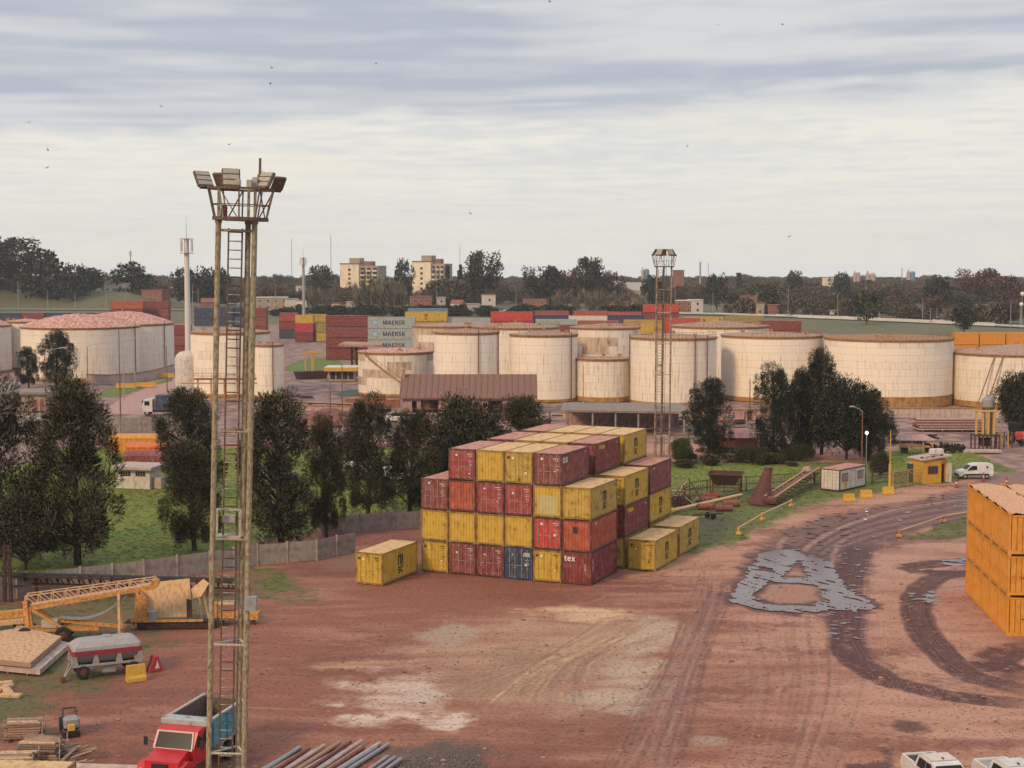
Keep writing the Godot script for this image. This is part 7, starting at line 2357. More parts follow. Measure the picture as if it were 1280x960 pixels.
func build_cabin() -> void:
	var yaw := 0.85
	var near := G(1049.6, 615)
	var bs := Basis(Vector3.UP, yaw)
	var L := 5.9
	var t := thing("site_cabin", "white container cabin with two windows, a door and a dusty flat roof", "cabin", near - bs * Vector3(-L / 2, 0, 1.22), yaw)
	var hh := 2.45
	var b := MB.new()
	corrugated(b, Vector3(-L / 2 + 0.1, 0.2, 1.21), Vector3.RIGHT, Vector3.UP, Vector3(0, 0, 1), L - 0.2, hh - 0.3, 0.26, 0.03)
	part(b, "front_wall", mats.office_white, t)
	b = MB.new()
	corrugated(b, Vector3(L / 2 - 0.1, 0.2, -1.21), Vector3.LEFT, Vector3.UP, Vector3(0, 0, -1), L - 0.2, hh - 0.3, 0.26, 0.03)
	part(b, "rear_wall", mats.office_white, t)
	b = MB.new()
	b.box(Vector3(L / 2 - 0.06, 0.2, -1.12), Vector3(L / 2 - 0.02, hh - 0.1, 1.12))
	part(b, "end_wall", mats.office_white, t)
	for s in [-1, 1]:
		b = MB.new()
		b.box(Vector3(-L / 2 + 0.01, 0.2, minf(0.01 * s, 1.1 * s)), Vector3(-L / 2 + 0.06, hh - 0.12, maxf(0.01 * s, 1.1 * s)))
		for i in 5:
			b.box(Vector3(-L / 2 - 0.02, 0.35 + i * 0.42, minf(0.08 * s, 1.02 * s)), Vector3(-L / 2 + 0.01, 0.6 + i * 0.42, maxf(0.08 * s, 1.02 * s)))
		var dr := part(b, "door", mats.office_white, t)
		for z in [0.3, 0.75]:
			part(MB.new().tube(Vector3(-L / 2 - 0.05, 0.15, z * s), Vector3(-L / 2 - 0.05, hh - 0.1, z * s), 0.02, -1, 6), "lock_rod", mats.rod, dr)
	b = MB.new()
	for sx in [-1, 1]:
		for sz in [-1, 1]:
			b.cbox(Vector3(sx * (L / 2 - 0.05), hh / 2, sz * 1.17), Vector3(0.12, hh, 0.12))
		b.cbox(Vector3(sx * (L / 2 - 0.05), 0.1, 0), Vector3(0.1, 0.16, 2.2))
		b.cbox(Vector3(0, 0.1, sx * 1.18), Vector3(L - 0.25, 0.18, 0.1))
		b.cbox(Vector3(0, hh - 0.06, sx * 1.18), Vector3(L - 0.25, 0.1, 0.1))
	part(b, "frame", mats.rust_dark, t)
	part(MB.new().box(Vector3(-L / 2 + 0.02, hh - 0.02, -1.2), Vector3(L / 2 - 0.02, hh + 0.05, 1.2)), "roof", mats.roof_pink, t)
	for x in [-1.75, 1.7]:
		var w := part(MB.new().box(Vector3(x - 0.62, 1.05, 1.16), Vector3(x + 0.62, 1.98, 1.26)), "window", mats.rust_dark, t)
		for q in [-0.3, 0.3]:
			part(MB.new().box(Vector3(x + q - 0.25, 1.13, 1.25), Vector3(x + q + 0.25, 1.9, 1.27)), "pane", mats.concrete, w)
		part(MB.new().box(Vector3(x - 0.72, 0.98, 1.2), Vector3(x + 0.72, 1.04, 1.32)), "sill", mats.frame_white, w)
	var dd := part(MB.new().box(Vector3(-0.45, 0.2, 1.16), Vector3(0.42, 2.12, 1.25)), "entrance_door", mats.office_white, t)
	part(MB.new().box(Vector3(-0.52, 0.2, 1.17), Vector3(-0.46, 2.2, 1.27)).box(Vector3(0.43, 0.2, 1.17), Vector3(0.49, 2.2, 1.27)).box(Vector3(-0.52, 2.14, 1.17), Vector3(0.49, 2.2, 1.27)), "door_frame", mats.concrete, dd)
	part(MB.new().bbox(Vector3(0.3, 1.1, 1.28), Vector3(0.1, 0.05, 0.05), 0.01), "handle", mats.rust_dark, dd)
	part(MB.new().box(Vector3(-2.0, 0.35, 1.2), Vector3(-1.4, 0.9, 1.235)), "yellow_notice", mats.barrier_yellow, t)

func build_booth() -> void:
	var p := G(1170, 604)
	var t := thing("guard_booth", "yellow guard booth with a window and cluttered white roof", "booth", p, 0.35)
	var w := 3.6
	var h := 2.75
	var b := MB.new()
	b.box(Vector3(-w / 2, 0, -2.6), Vector3(w / 2 - 1.1, h, 0))
	part(b, "wall", mats.booth_yellow, t)
	# porch with a real doorway
	var px := w / 2
	for q in [[px - 1.08, 0, -2.6, px, h, -2.5], [px - 0.08, 0, -2.49, px, h, -0.71], [px - 1.08, 0, -0.7, px - 0.95, h, -0.6], [px - 0.3, 0, -0.7, px, h, -0.6], [px - 0.95, 2.1, -0.7, px - 0.3, h, -0.6]]:
		part(MB.new().box(Vector3(q[0], q[1], q[2]), Vector3(q[3], q[4], q[5])), "porch_wall", mats.booth_yellow, t)
	part(MB.new().box(Vector3(w / 2 - 0.1, 0.05, -0.58), Vector3(w / 2 - 0.04, 2.3, 0.5)), "door", mats.white_wall, t)
	var wn := part(MB.new().box(Vector3(-1.15, 1.1, -0.02), Vector3(0.15, 2.05, 0.06)), "window", mats.rust_pipe, t)
	for x in [-1.08, -0.64, -0.2]:
		part(MB.new().box(Vector3(x, 1.18, 0.04), Vector3(x + 0.36, 1.97, 0.075)), "pane", mats.window_dark, wn)
	b = MB.new()
	b.prism([Vector3(-w / 2 - 0.25, h - 0.05, 0.3), Vector3(w / 2 + 0.2, h + 0.35, 0.3), Vector3(w / 2 + 0.2, h + 0.35, -2.8), Vector3(-w / 2 - 0.25, h - 0.05, -2.8)], Vector3(0, 0.16, 0))
	part(b, "roof", mats.concrete_pale, t)
	part(MB.new().bbox(Vector3(1.1, h + 0.75, -1.6), Vector3(1.5, 0.6, 0.9), 0.06), "roof_tank", mats.white_wall, t)
	rng.seed = 4
	for i in 7:
		part(MB.new().bbox(Vector3(-1.6 + i * 0.4, h + 0.22 + i * 0.04, 0.0 - rng.randf() * 0.6), Vector3(0.3, 0.25, 0.3), 0.04), "loose_block", [mats.rust, mats.timber, mats.concrete][i % 3], t)
	var gx := thing("utility_cabinet", "dark green utility cabinet left of the yellow booth", "cabinet", G(1145.5, 602), 0.35)
	part(MB.new().bbox(Vector3(0, 1.05, -0.6), Vector3(1.15, 2.1, 1.1), 0.05), "case", mats.green_box, gx)
	part(MB.new().box(Vector3(-0.5, 0.15, -0.06), Vector3(0.48, 1.95, -0.03)), "door", mats.green_box, gx)
	part(MB.new().box(Vector3(-0.65, 2.1, -1.2), Vector3(0.65, 2.18, 0.0)), "lid", mats.concrete_pale, gx)

# side profile swept across the width with a tucked-in upper body
func car_shell(profile: Array, w: float, belt: float, tuck: float) -> MB:
	var b := MB.new()
	var n := profile.size()
	var half := func(p: Vector2) -> float:
		return w / 2 - (maxf(0.0, p.y - belt) * tuck) - (0.05 if p.y < 0.45 else 0.0)
	for i in n:
		var p: Vector2 = profile[i]
		var q: Vector2 = profile[(i + 1) % n]
		var a: float = half.call(p)
		var c: float = half.call(q)
		b.quad(Vector3(a, p.y, p.x), Vector3(-a, p.y, p.x), Vector3(-c, q.y, q.x), Vector3(c, q.y, q.x))
	var fl := PackedVector2Array(profile)
	var tr := Geometry2D.triangulate_polygon(fl)
	for s in [-1.0, 1.0]:
		for i in range(0, tr.size(), 3):
			var v := []
			for k in 3:
				var p := fl[tr[i + k]]
				v.append(Vector3(s * half.call(p), p.y, p.x))
			if (v[1] - v[0]).cross(v[2] - v[0]).x * s < 0: b.tri(v[0], v[2], v[1])
			else: b.tri(v[0], v[1], v[2])
	return b

func van(label: String, at: Vector3, yaw: float) -> void:
	# nose towards local +z
	var t := thing("delivery_van", label, "van", at, yaw + PI)
	var pr := [Vector2(2.05, 0.32), Vector2(2.1, 0.6), Vector2(1.98, 0.86), Vector2(1.2, 1.05), Vector2(0.55, 1.6), Vector2(0.25, 1.74), Vector2(-0.6, 1.8), Vector2(-1.95, 1.76), Vector2(-2.05, 1.5), Vector2(-2.1, 0.6), Vector2(-2.02, 0.32)]
	part(car_shell(pr, 1.75, 0.95, 0.16), "body", mats.car_white, t)
	for s in [-1.0, 1.0]:
		var b := MB.new()
		var x := func(y: float) -> float: return s * (1.75 / 2 - maxf(0, y - 0.95) * 0.16 + 0.006)
		var q := [Vector3(x.call(1.05), 1.05, 1.08), Vector3(x.call(1.55), 1.55, 0.5), Vector3(x.call(1.55), 1.55, -0.1), Vector3(x.call(1.05), 1.05, -0.1)]
		if s > 0: b.quad(q[3], q[0], q[1], q[2])
		else: b.quad(q[0], q[3], q[2], q[1])
		part(b, "side_window", mats.glass_dark, t)
		part(MB.new().box(Vector3(minf(s * 0.86, s * 0.9), 0.42, -1.5), Vector3(maxf(s * 0.86, s * 0.9), 0.62, 1.25)), "sill_trim", mats.black_plastic, t)
		part(MB.new().bbox(Vector3(s * 0.98, 1.1, 0.95), Vector3(0.16, 0.18, 0.1), 0.03), "mirror", mats.black_plastic, t)
		part(MB.new().box(Vector3(s * 0.62 - 0.14, 0.72, 2.0), Vector3(s * 0.62 + 0.14, 0.86, 2.06)), "headlight", mats.lamp_white, t)
		for z in [1.32, -1.3]:
			var wl := part(MB.new().wheel(Vector3(s * 0.78, 0.32, z), 0.32, 0.2), "wheel", mats.rubber, t)
			part(MB.new().hub(Vector3(s * 0.79, 0.32, z), 0.2, 0.2), "rim", mats.galvanised, wl)
	var ws := MB.new()
	ws.quad(Vector3(-0.74, 1.1, 1.16), Vector3(0.74, 1.1, 1.16), Vector3(0.64, 1.57, 0.6), Vector3(-0.64, 1.57, 0.6))
	part(ws, "windscreen", mats.glass_dark, t).position = Vector3(0, 0.01, 0.012)
	part(MB.new().bbox(Vector3(0, 0.46, 2.06), Vector3(1.6, 0.26, 0.14), 0.04), "front_bumper", mats.black_plastic, t)
	part(MB.new().bbox(Vector3(0, 0.48, -2.08), Vector3(1.6, 0.24, 0.14), 0.04), "rear_bumper", mats.black_plastic, t)
	for s in [-1, 1]:
		part(MB.new().prism([Vector3(s * 0.80, 1.5, -1.5), Vector3(s * 0.8, 1.5, -1.15), Vector3(s * 0.84, 1.15, -1.3)], Vector3(s * 0.012, 0, 0)), "emblem", mats.navy, t)

func cone(label: String, u: float, v: float) -> void:
	var t := thing("traffic_bollard", label, "bollard", G(u, v), 0.0, "bollards by the gate")
	part(MB.new().lathe([[0.26, 0], [0.26, 0.06], [0.12, 0.08], [0.1, 0.4]], 12), "base", mats.barrier_red, t)
	part(MB.new().lathe([[0.1, 0.4], [0.09, 0.62]], 12), "band", mats.frame_white, t)
	part(MB.new().lathe([[0.09, 0.62], [0.07, 1.0], [0.0, 1.02]], 12), "tip", mats.barrier_red, t)

func build_scrap_edge() -> void:
	# heaps and machines along the far edge of the right lawn
	var t := thing("hose_heap", "heap of dark tangled hoses and tyres on the lawn's far edge", "heap", G(1180, 565))
	rng.seed = 55
	for i in 34:
		var b := MB.new()
		b.xf = Transform3D(Basis(Vector3(rng.randf_range(-1, 1), rng.randf_range(-1, 1), 1).normalized(), rng.randf() * 3.0), Vector3(rng.randf_range(-2.4, 2.4), 0.35 + rng.randf() * 0.55, rng.randf_range(-1.0, 1.0)))
		b.wheel(Vector3.ZERO, rng.randf_range(0.35, 0.5), 0.22, 12)
		part(b, "tyre", mats.rubber if i % 3 else mats.rust_dark, t)
	t = thing("work_bench_roof", "low red tin roof over a yellow bench near the dark trees", "shelter", G(1143, 566))
	part(MB.new().prism([Vector3(-2.7, 1.75, 1.2), Vector3(2.6, 1.75, 1.2), Vector3(1.6, 2.35, -0.8), Vector3(-2.2, 2.35, -0.8)], Vector3(0, 0.08, 0)), "roof", mats.pink_wall, t)
	for x in [-2.2, -0.6, 0.9, 2.2]:
		part(MB.new().beam(Vector3(x, 0, 0.9), Vector3(x, 1.75, 0.9), 0.12, 0.12), "post", mats.machine_yellow, t)
	part(MB.new().box(Vector3(-2.0, 0.8, -0.5), Vector3(2.0, 0.92, 0.7)), "bench", mats.machine_yellow, t)
	part(MB.new().bbox(Vector3(-1.4, 0.5, -0.2), Vector3(1.0, 0.9, 1.0), 0.08), "bin", mats.green_box, t)
	t = thing("drill_rig", "yellow upright frame on a rusty platform before the rightmost tank", "machine", G(1231, 562))
	for x in [-1.25, -0.35, 0.35, 1.15]:
		part(MB.new().beam(Vector3(x, 2.1, 0), Vector3(x, 5.2, 0), 0.26, 0.26), "mast_column", mats.machine_yellow, t)
	part(MB.new().box(Vector3(-1.5, 5.2, -0.3), Vector3(1.4, 5.4, 0.3)), "head_beam", mats.machine_yellow, t)
	part(MB.new().box(Vector3(-1.7, 1.95, -1.2), Vector3(1.8, 2.12, 1.0)), "deck", mats.rust_dark, t)
	for x in [-1.6, -0.5, 0.6, 1.7]:
		part(MB.new().beam(Vector3(x, 0, 0.8), Vector3(x, 1.95, 0.8), 0.18, 0.18), "leg", mats.rust, t)
		part(MB.new().beam(Vector3(x, 0, -1.0), Vector3(x, 1.95, -1.0), 0.18, 0.18), "leg", mats.rust, t)
	part(MB.new().tube(Vector3(-0.4, 1.0, -0.6), Vector3(0.9, 1.0, -0.6), 0.6, 0.6, 14), "drum", mats.rust_dark, t)
	t = thing("trestle", "rusty trestle of leaning beams at the right of the yellow frame", "trestle", G(1255, 560))
	for i in 5:
		part(MB.new().beam(Vector3(-1.2 + i * 0.55, 0, 0.3), Vector3(-0.9 + i * 0.5, 2.2 + 0.2 * (i % 2), -0.3), 0.16, 0.16), "beam", mats.machine_orange if i % 2 else mats.rust, t)
	t = thing("hopper_silo", "small grey faceted silo in front of the rightmost tank", "silo", G(1234, 545))
	var zz := -t.position.z / F
	part(MB.new().lathe([[0.0, 33 * zz], [4 * zz, 33 * zz], [8.3 * zz, 37 * zz], [8.3 * zz, 46 * zz], [4 * zz, 50 * zz], [0, 50 * zz]], 8), "body", mats.grey_paint, t)
	for s in [[-5, 3], [5, 3], [-5, -3], [5, -3]]:
		part(MB.new().beam(Vector3(s[0] * zz, 0, s[1] * zz), Vector3(s[0] * zz, 36 * zz, s[1] * zz), 0.22, 0.22), "leg", mats.rust, t)
	t = thing("tractor", "red tractor half hidden at the right picture edge", "tractor", G(1276, 556), 0.4)
	part(MB.new().bbox(Vector3(0, 1.3, 0), Vector3(1.3, 1.1, 2.6), 0.15), "hood", mats.bright_red, t)
	part(MB.new().bbox(Vector3(0, 2.3, -1.2), Vector3(1.5, 1.6, 1.5), 0.15), "cab", mats.glass_dark, t)
	for s in [-0.85, 0.85]:
		part(MB.new().wheel(Vector3(s, 0.85, -1.1), 0.85, 0.45), "rear_wheel", mats.rubber, t)
		part(MB.new().wheel(Vector3(s, 0.5, 1.1), 0.5, 0.3), "front_wheel", mats.rubber, t)
	solo(MB.new().bbox(Vector3(0, 0.15, 0), Vector3(5.2, 0.3, 1.6), 0.03), "concrete_slab", "flat pale concrete slab on the lawn before the yellow frame", "slab", mats.concrete_pale, G(1226, 565))
	# stacked rusty sheet piles below the bund wall
	t = thing("sheet_pile_stack", "long stack of rusty sheet piles below the white bund wall", "stack", G(1185, 537))
	for i in 9:
		var b := MB.new()
		b.prism([Vector3(-5.2 + 0.2 * (i % 3), 0.2 + i * 0.17, -2.2 + i * 0.1), Vector3(-5.2 + 0.2 * (i % 3), 0.2 + i * 0.17, 2.4 - i * 0.28), Vector3(-5.0, 0.33 + i * 0.17, 2.0 - i * 0.28), Vector3(-5.0, 0.33 + i * 0.17, -2.0 + i * 0.1)], Vector3(10.2 - 0.3 * (i % 2), 0, 0))
		part(b, "sheet_pile", mats.rust_pipe if i % 2 else mats.pink_wall, t)
	for i in 4:
		part(MB.new().box(Vector3(-4.6 + i * 3.0, 0, -2.4), Vector3(-4.4 + i * 3.0, 0.2, 2.4)), "sleeper", mats.timber_grey, t)
	# piles of dark tubes near the conifers
	for q in [[928, 548, "coil of dark hoses beside the single conifer"], [1135, 556, "small heap of dark tubes near the yellow bench"], [1148, 549, "coil of dark cable before the sheet piles"]]:
		t = thing("hose_coil", q[2], "hose", G(q[0], q[1]), 0.0, "coils of dark hose")
		for i in 6:
			part(MB.new().tube(Vector3(-2.6 + i * 0.3, 0.2 + 0.22 * (i % 3), -0.4), Vector3(1.4 + i * 0.3, 0.2 + 0.22 * ((i + 1) % 3), 0.4), 0.13, -1, 7), "tube", mats.rubber, t)
	t = thing("tin_roof_hut", "low hut with a pinkish tin roof behind the single conifer", "hut", G(919, 562))
	part(MB.new().box(Vector3(-2.6, 0, -3), Vector3(3.0, 1.6, 0)), "wall", mats.brick_wall, t)
	part(MB.new().prism([Vector3(-3.0, 1.6, 0.5), Vector3(3.6, 1.6, 0.5), Vector3(1.6, 2.5, -1.6), Vector3(-1.8, 2.5, -1.6)], Vector3(0, 0.08, 0)), "roof", mats.roof_pink, t)
	# rubble and litter at the foot of the bund
	rng.seed = 91
	for i in 30:
		var p := G(rng.randf_range(730, 1000), rng.randf_range(548, 566))
		var s := rng.randf_range(0.3, 0.9)
		var b := MB.new()
		b.xf = Transform3D(Basis.from_euler(Vector3(rng.randf() * 0.6, rng.randf() * TAU, rng.randf() * 0.6)), Vector3(0, s * 0.22, 0))
		b.bbox(Vector3.ZERO, Vector3(s * 1.5, s * 0.6, s), s * 0.1)
		solo(b, "rubble_block", "loose block in the rubble between the stack and the tanks", "rubble", [mats.concrete_pale, mats.rust, mats.timber_grey, mats.pink_wall][i % 4], p, 0.0, "rubble blocks before the tanks")
# ---------------------------------------------------------------- left side: walls, sheds, lorries, conveyors
func panel_wall(label: String, pts: Array, h: float, bay := 2.4) -> void:
	var t := thing("panel_wall", label, "wall")
	for i in pts.size() - 1:
		var p := G(pts[i][0], pts[i][1])
		var q := G(pts[i + 1][0], pts[i + 1][1])
		var n := maxi(1, int(round(p.distance_to(q) / bay)))
		for j in n:
			var s := p.lerp(q, float(j) / n)
			var e := p.lerp(q, float(j + 1) / n)
			var d := (e - s).normalized()
			part(MB.new().beam(s - Vector3.UP * 0.1, s + Vector3.UP * (h + 0.12), 0.16, 0.16), "post", mats.concrete, t)
			var rows := 3
			for k in rows:
				var y0 := k * h / rows
				var b := MB.new()
				b.beam(s + d * 0.09 + Vector3.UP * (y0 + h / rows / 2), e - d * 0.09 + Vector3.UP * (y0 + h / rows / 2), 0.05 + 0.012 * ((j + k) % 2), h / rows - 0.018)
				part(b, "concrete_panel", mats.concrete, t)

func build_left_side() -> void:
	panel_wall("near precast concrete wall between the left tower and lone container", [[-60, 760], [60, 742], [180, 728], [262, 716], [322, 707], [396, 700], [445, 690]], 1.75)
	panel_wall("rear precast concrete wall running up to the container stack", [[402, 668], [450, 664], [526, 660], [560, 652]], 1.65)
	panel_wall("grey panel wall below the white lorry", [[100, 542], [150, 541], [226, 538]], 2.2, 3.0)
	# mound of soil by the wall end
	var b := MB.new()
	var nz := fnoise(71, 0.5, 3)
	var c := G(478, 676)
	for i in 20:
		for j in 12:
			var f := func(a: float, e: float) -> Vector3:
				var x := (a / 20.0 - 0.5) * 9.0
				var z := (e / 12.0 - 0.5) * 5.0
				var y := 0.75 * maxf(0.0, 1.0 - (x * x / 18.0 + z * z / 5.5)) + nz.get_noise_2d(x, z) * 0.16 - 0.1
				return Vector3(x, y, z)
			b.quad(f.call(i, j + 1), f.call(i + 1, j + 1), f.call(i + 1, j), f.call(i, j))
	solo(b, "soil_mound", "low mound of brown soil at the end of the near concrete wall", "mound", mats.rust_pipe, c)
	# small white hut
	var t := thing("brick_hut", "small weathered white hut with a flat roof and two high windows", "hut", G(168, 611), 0.0)
	var k := -t.position.z / F
	t.rotation.y = -0.2
	part(MB.new().box(Vector3(-25 * k, 0, -3), Vector3(21 * k, 25 * k, 0)), "wall", mats.white_wall, t)
	part(MB.new().box(Vector3(-29 * k, 25.1 * k, -3.8), Vector3(27 * k, 28.5 * k, 0.8)), "roof", mats.concrete_pale, t)
	for x in [-18, 2]:
		var w := part(MB.new().box(Vector3(x * k, 16 * k, -0.02), Vector3((x + 13) * k, 22 * k, 0.04)), "window", mats.window_dark, t)  # solid dark panel standing in for the shade of an unglazed opening
		for i in 3: part(MB.new().box(Vector3((x + 3 + i * 3.2) * k, 16 * k, 0.03), Vector3((x + 3.6 + i * 3.2) * k, 22 * k, 0.06)), "bar", mats.concrete, w)
	part(MB.new().box(Vector3(21.1 * k, 0, -2.6), Vector3(33 * k, 14 * k, -0.6)), "side_wall", mats.concrete_pale, t)
	# orange tarpaulin topped containers and maroon one
	var yw := PI / 2 - 0.02
	for q in [[171, 558, 540, "orange", "orange round topped container behind the other orange one"], [182, 569, 553, "orange_deep", "darker orange round topped container in front"], [180, 580, 567, "maroon", "maroon container just behind the small white hut"]]:
		var p := G(q[0], q[1] + 8)
		var kk := -p.z / F
		var tt := thing("tipper_body", q[4], "container", p, 0.0, "round topped containers by the hut")
		var w := 70 * kk if q[0] == 171 else 50 * kk
		var hh := 14.0 * kk * 1.5
		b = MB.new()
		corrugated(b, Vector3(-w / 2, 0.2, 0), Vector3.RIGHT, Vector3.UP, Vector3(0, 0, 1), w, hh - 0.5, 0.7, 0.05)
		part(b, "side_panel", mats[q[3]], tt)
		part(MB.new().box(Vector3(-w / 2, 0.0, -2.4), Vector3(w / 2, hh - 0.35, -0.08)), "body", mats[q[3]], tt)
		b = MB.new()
		b.prism([Vector3(-w / 2 - 0.05, hh - 0.33, 0.05), Vector3(-w / 2 - 0.05, hh - 0.05, -0.15), Vector3(-w / 2 - 0.05, hh + 0.2, -0.9), Vector3(-w / 2 - 0.05, hh + 0.2, -1.6), Vector3(-w / 2 - 0.05, hh - 0.33, -2.45)], Vector3(w + 0.1, 0, 0))
		part(b, "top_cover", mats[q[3]], tt)
	# white lorry with blue box
	t = thing("lorry", "white cab lorry with a blue box body by the grey panel wall", "lorry", G(205, 519), -PI / 2 + 0.05)
	k = -t.position.z / F
	lorry(t, "blue", 2.3)
	street_things()
	build_plant()

func lorry(t: Node3D, box: String, w: float) -> void:
	# nose at -z in the lorry's own axes before turning: cab then box
	var b := MB.new()
	b.prism([Vector3(-w / 2, 0.7, 3.4), Vector3(-w / 2, 1.7, 3.45), Vector3(-w / 2, 2.7, 3.1), Vector3(-w / 2, 2.8, 1.7), Vector3(-w / 2, 0.7, 1.7)], Vector3(w, 0, 0))
	part(b, "cab", mats.car_white, t)
	part(MB.new().box(Vector3(-w / 2 + 0.15, 1.8, 3.2), Vector3(w / 2 - 0.15, 2.5, 3.44)), "windscreen", mats.glass_dark, t)
	for s in [-1, 1]:
		part(MB.new().box(Vector3(minf(s * w / 2, s * (w / 2 + 0.02)), 1.75, 2.2), Vector3(maxf(s * w / 2, s * (w / 2 + 0.02)), 2.45, 3.0)), "side_window", mats.glass_dark, t)
	part(MB.new().bbox(Vector3(0, 2.2, -1.9), Vector3(w + 0.15, 2.5, 6.2), 0.05), "box_body", mats[box], t)
	part(MB.new().box(Vector3(-0.5, 0.6, -4.8), Vector3(0.5, 0.9, 3.0)), "chassis", mats.rust_dark, t)
	for s in [-1, 1]:
		for z in [2.6, -2.4, -3.6]:
			var wl := part(MB.new().wheel(Vector3(s * (w / 2 - 0.2), 0.5, z), 0.5, 0.3), "wheel", mats.rubber, t)
			part(MB.new().hub(Vector3(s * (w / 2 - 0.18), 0.5, z), 0.28, 0.3), "rim", mats.galvanised, wl)

func street_things() -> void:
	street_lamp("bent lamp post in front of the tree by the left tank", 58, 530, 440, 20)
	street_lamp("bent lamp post left of the widest left tank's middle", 110, 486, 433, 22)
	street_lamp("tall plain pole in front of the left tank", 151, 540, 410, 0)
	street_lamp("bent lamp post reaching right before the left tank", 155, 500, 427, 16)
	street_lamp("short dark pole right of the bent lamp", 169, 486, 436, 0)
	street_lamp("bent lamp post reaching left before the right domed tank", 209, 490, 433, -15)
	street_lamp("left lamp post with a drooping arm between the left tanks", 26, 484, 414, -6)
	street_lamp("white lamp post by the near tower's foot trees", 279, 620, 584, -12)
	street_lamp("thin pole in front of the gridded small tank", 729, 526, 456, 0)
	street_lamp("thin pole right of the gridded small tank", 772, 522, 485, 0)
	street_lamp("thin pole before the kiosk lane", 413, 530, 478, 0)
	street_lamp("thin pole right of the kiosk", 428, 532, 455, 0)
	street_lamp("thin pole before the broad tank behind the conifer", 937, 520, 474, 0)
	# flat tan building at the left
	var t := thing("flat_roof_building", "tan flat roofed building left of the biggest casuarina", "building", G(40, 514), 0.1)
	var k := -t.position.z / F
	part(MB.new().box(Vector3(-24 * k, 0, -8), Vector3(18 * k, 21 * k, 0)), "wall", mats.tan_wall, t)
	part(MB.new().box(Vector3(-26 * k, 21.1 * k, -8.5), Vector3(21 * k, 24 * k, 0.6)), "roof", mats.grey_roof, t)
	for x in [2, 10]:
		part(MB.new().box(Vector3(x * k, 0.02, -0.02), Vector3((x + 5) * k, 15 * k, 0.05)), "door", mats.brick_wall, t)
	t = thing("water_cistern", "pale grey cistern on the roofs at the left edge", "cistern", G(13, 492))
	k = -t.position.z / F
	part(MB.new().lathe([[14 * k, 0], [14 * k, 12 * k], [10 * k, 14 * k], [0, 14.5 * k]], 20), "shell", mats.grey_paint, t)
	# grey open shed left of the upright vessel with small lorries
	t = thing("lean_to_shed", "dark lean to shed roof behind the white lorry", "shed", G(215, 512), 0.0)
	k = -t.position.z / F
	part(MB.new().prism([Vector3(-34 * k, 10 * k, 2), Vector3(22 * k, 18 * k, 2), Vector3(24 * k, 19 * k, -5), Vector3(-32 * k, 11 * k, -5)], Vector3(0, 0.25, 0)), "roof", mats.concrete_pale, t)
	for x in [-32, -14, 4, 20]:
		part(MB.new().beam(Vector3(x * k, 0, 1.6), Vector3(x * k, (10 + (x + 34) * 0.14) * k, 1.6), 0.25, 0.25), "post", mats.rust_dark, t)
	part(MB.new().box(Vector3(-33 * k, 0, -5), Vector3(23 * k, 9 * k, -4.8)), "rear_wall", mats.brick_wall, t)
	# pinkish lane and grass verge by the left tanks
	var b := MB.new()
	sheet(b, Array(GP([125, 516, 150, 498, 185, 484, 222, 470, 232, 474, 222, 492, 200, 508, 180, 518])), -0.09)
	tag(struct(b, "lane", mats.pink_wall), "pinkish lane curving past the left tanks")
	b = MB.new()
	sheet(b, Array(GP([120, 496, 130, 486, 200, 476, 218, 470, 215, 476, 180, 484, 145, 496])), -0.08)
	tag(struct(b, "lane_verge", mats.lawn_grass), "grass verge beside the pinkish lane")
	b = MB.new()
	sheet(b, Array(GP([355, 458, 380, 448, 420, 446, 430, 456, 405, 462, 360, 464])), -0.085)
	tag(struct(b, "small_lawn", mats.lawn_grass), "small lawn behind the portal frame")
	b = MB.new()
	sheet(b, Array(GP([418, 492, 432, 487, 450, 486, 450, 494, 425, 495])), -0.08)
	tag(struct(b, "green_cover", mats.green_box), "dark green covered patch left of the low tank")
	for q in [[158, 485, "orange barrier pair left on the grass by the lane"], [183, 484, "orange barrier pair right on the grass by the lane"], [206, 472, "orange barrier nearest the right domed tank"]]:
		barrier_block(q[2], q[0], q[1], "barrier_yellow", 0.2, 4.0, 1.0)
	# soil heap on the pavement
	b = MB.new()
	b.lathe([[6.0, 0], [4.6, 0.8], [2.8, 1.7], [1.2, 2.2], [0, 2.3]], 14)
	solo(b, "soil_heap", "reddish heap of soil on the pavement before the low tank", "heap", mats.rust_pipe, G(413, 528))
	t = thing("scrap_skip", "dark open skip on the lane left of the kiosk", "skip", G(389, 473), 0.5)
	part(MB.new().prism([Vector3(-3.2, 0, 1), Vector3(-3.8, 1.6, 1), Vector3(3.8, 1.6, 1), Vector3(3.2, 0, 1)], Vector3(0, 0, -2)), "body", mats.rust_dark, t)
	t = thing("hose_loops", "loops of dark hose on the lane beside the narrow tank", "hose", G(368, 498))
	for i in 5:
		b = MB.new()
		for j in 10:
			var e := PI * j / 10.0
			var f := PI * (j + 1) / 10.0
			b.tube(Vector3(cos(e) * (3.5 - i * 0.5), 0.2, sin(e) * -2.0), Vector3(cos(f) * (3.5 - i * 0.5), 0.2, sin(f) * -2.0), 0.16, -1, 5, false)
		part(b, "loop", mats.rust_dark, t)
	# vans and parked cars glimpsed through the trees
	for q in [[497, 527, "white car glimpsed through the trees below the brown shed", "car_white"], [562, 530, "white van seen above the bushy trees by the shed", "car_white"], [478, 522, "grey car glimpsed through the trees before the shed", "grey_paint"], [60, 530, "pale blue bus glimpsed behind the biggest casuarina", "grey_blue"], [440, 585, "white car glimpsed between tree trunks", "car_white"], [470, 592, "white car parked behind the forked casuarina", "car_white"], [500, 600, "white car parked beyond the clustered trunks", "car_white"], [345, 598, "white car behind the tall dense casuarina", "car_white"], [446, 560, "red car glimpsed between the casuarinas", "bright_red"]]:
